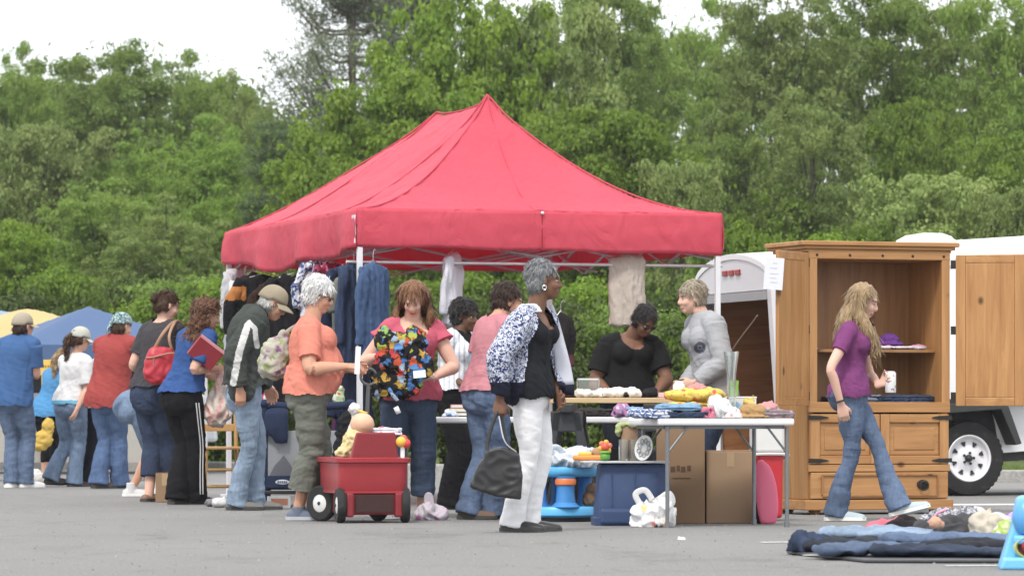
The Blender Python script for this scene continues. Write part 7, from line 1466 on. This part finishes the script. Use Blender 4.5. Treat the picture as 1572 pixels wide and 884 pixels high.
heap('grey and white printed dress heaped on the tarpaulin', gc(1462, 258, 0.08), .22, .18, .13, swirl((.10, .10, .12), (.42, .42, .45), 30), 50)
heap('white blouse on the heap behind the dark trousers', gc(1510, 256, 0.08), .19, .14, .12, fabric((.58, .56, .57)), 51)
heap('charcoal cardigan in the middle of the heap', gc(1455, 265, 0.10), .18, .14, .09, fabric((.07, .07, .075)), 52)
heap('cream knitted scarf near the blue toy', gc(1520, 266, 0.08), .12, .10, .14, fabric((.50, .45, .36)), 53)
blob('doll', 'small brown-haired doll lying on the clothes', 'doll', gc(1436, 268, .13), (((0, 0, .03), (.035, .035, .035)), ((.02, .03, .02), (.03, .05, .025))), [skinm((.5, .3, .2)), hairm((.03, .015, .01), (.08, .04, .02))], .007, .002, .03, 3)
mb = MB(); mb.tube([(-.05, 0, .0), (.0, 0, .05), (.05, .0, .07)], .008, 6); one('pink_hair_band', 'thin pink stick beside the doll on the clothes', 'stick', mb, plastic((.5, .2, .3)), gc(1440, 267, .16), smooth=True)
mb = MB(); mb.add(ell((0, 0, .085), .085, None, 24, 16)); mb.tube([(.087 * math.cos(a), .087 * math.sin(a), .085) for a in np.linspace(0, 2 * math.pi, 33)], .004, 6, 1); o = one('purple_ball', 'translucent purple ball behind the blue toy tower', 'ball', mb, [plastic((.34, .28, .50), .3), plastic((.24, .09, .34), .4)], G(1553, F / 250, .0), R(20), smooth='all'); o.rotation_euler = (R(60), 0, R(20))
blob('lime_bag', 'lime green and white cloth bag leaning on the blue toy tower', 'bag', gc(1541, 268), (((0, 0, .07), (.06, .05, .075)), ((.01, 0, .13), (.035, .03, .03))), spots((.32, .44, .10), [(.5, .55, .3), (.6, .6, .5), (.3, .42, .08)], 16, .4), .009, .006, .06, 6)
tt = thing('ball_ramp_toy', 'light blue plastic ball tower toy with an oval hole at the right edge', 'toy', G(1590, F / 337), R(-3)); SKB = plastic((.16, .46, .74), .35, .04, .45, .05)
mb = MB(); mb.prism([(-.16, 0), (.22, 0), (.22, .335), (-.055, .335), (-.075, .32), (-.10, .19)], .10, .28); mb.prism([(-.165, 0), (.22, 0), (.22, .055), (-.145, .055)], -.03, .10); mb.box((.02, .085, .135), (.23, .035, .04)); mb.build('tower', SKB, tt, bevel=.012)
mb = MB(); mb.add(ell((-.045, .10, .24), (.055, .06, .085))); mb.build('bulge', plastic((.10, .32, .62), .35), tt, smooth='all')
mb = MB(); mb.lathe([(.072, -.02), (.08, .0), (.072, .012), (.064, .0)], (-.005, .075, .10), 30, rotx(R(90)) @ np.diag([1.15, .72, 1.0]), 0, True); mb.build('rim', plastic((.42, .44, .16), .4), tt, smooth=True)
mb = MB(); mb.add(ell((-.005, .098, .10), (.078, .006, .048))); mb.build('hole', plastic((.16, .025, .02), .5), tt, smooth='all')
for c_, m_ in (((-.035, .072, .105), (.30, .03, .03)), ((.012, .07, .082), (.62, .42, .06)), ((.045, .072, .10), (.55, .30, .08))): mb = MB(); mb.add(ell(c_, .026)); mb.build('ball', plastic(m_), tt, smooth='all')
heap('crumpled white tissue on the bare asphalt', G(1046, F / 270, .0), .03, .025, .02, fabric((.64, .64, .64)), 60, 'paper_tissue', 'litter', size=.006)
mb = MB(); mb.box((0, 0, .02), (.16, .1, .04)); mb.box((.1, 0, .025), (.10, .10, .05), None, 1); P = NC + rotz(TA) @ np.array([2.42, -.1, 0]); one('toy_boat', 'small red and blue toy on the trailer fender', 'toy', mb, [plastic((.5, .04, .10)), plastic((.12, .40, .72))], (P[0], P[1], .932), TA, bevel=.012)
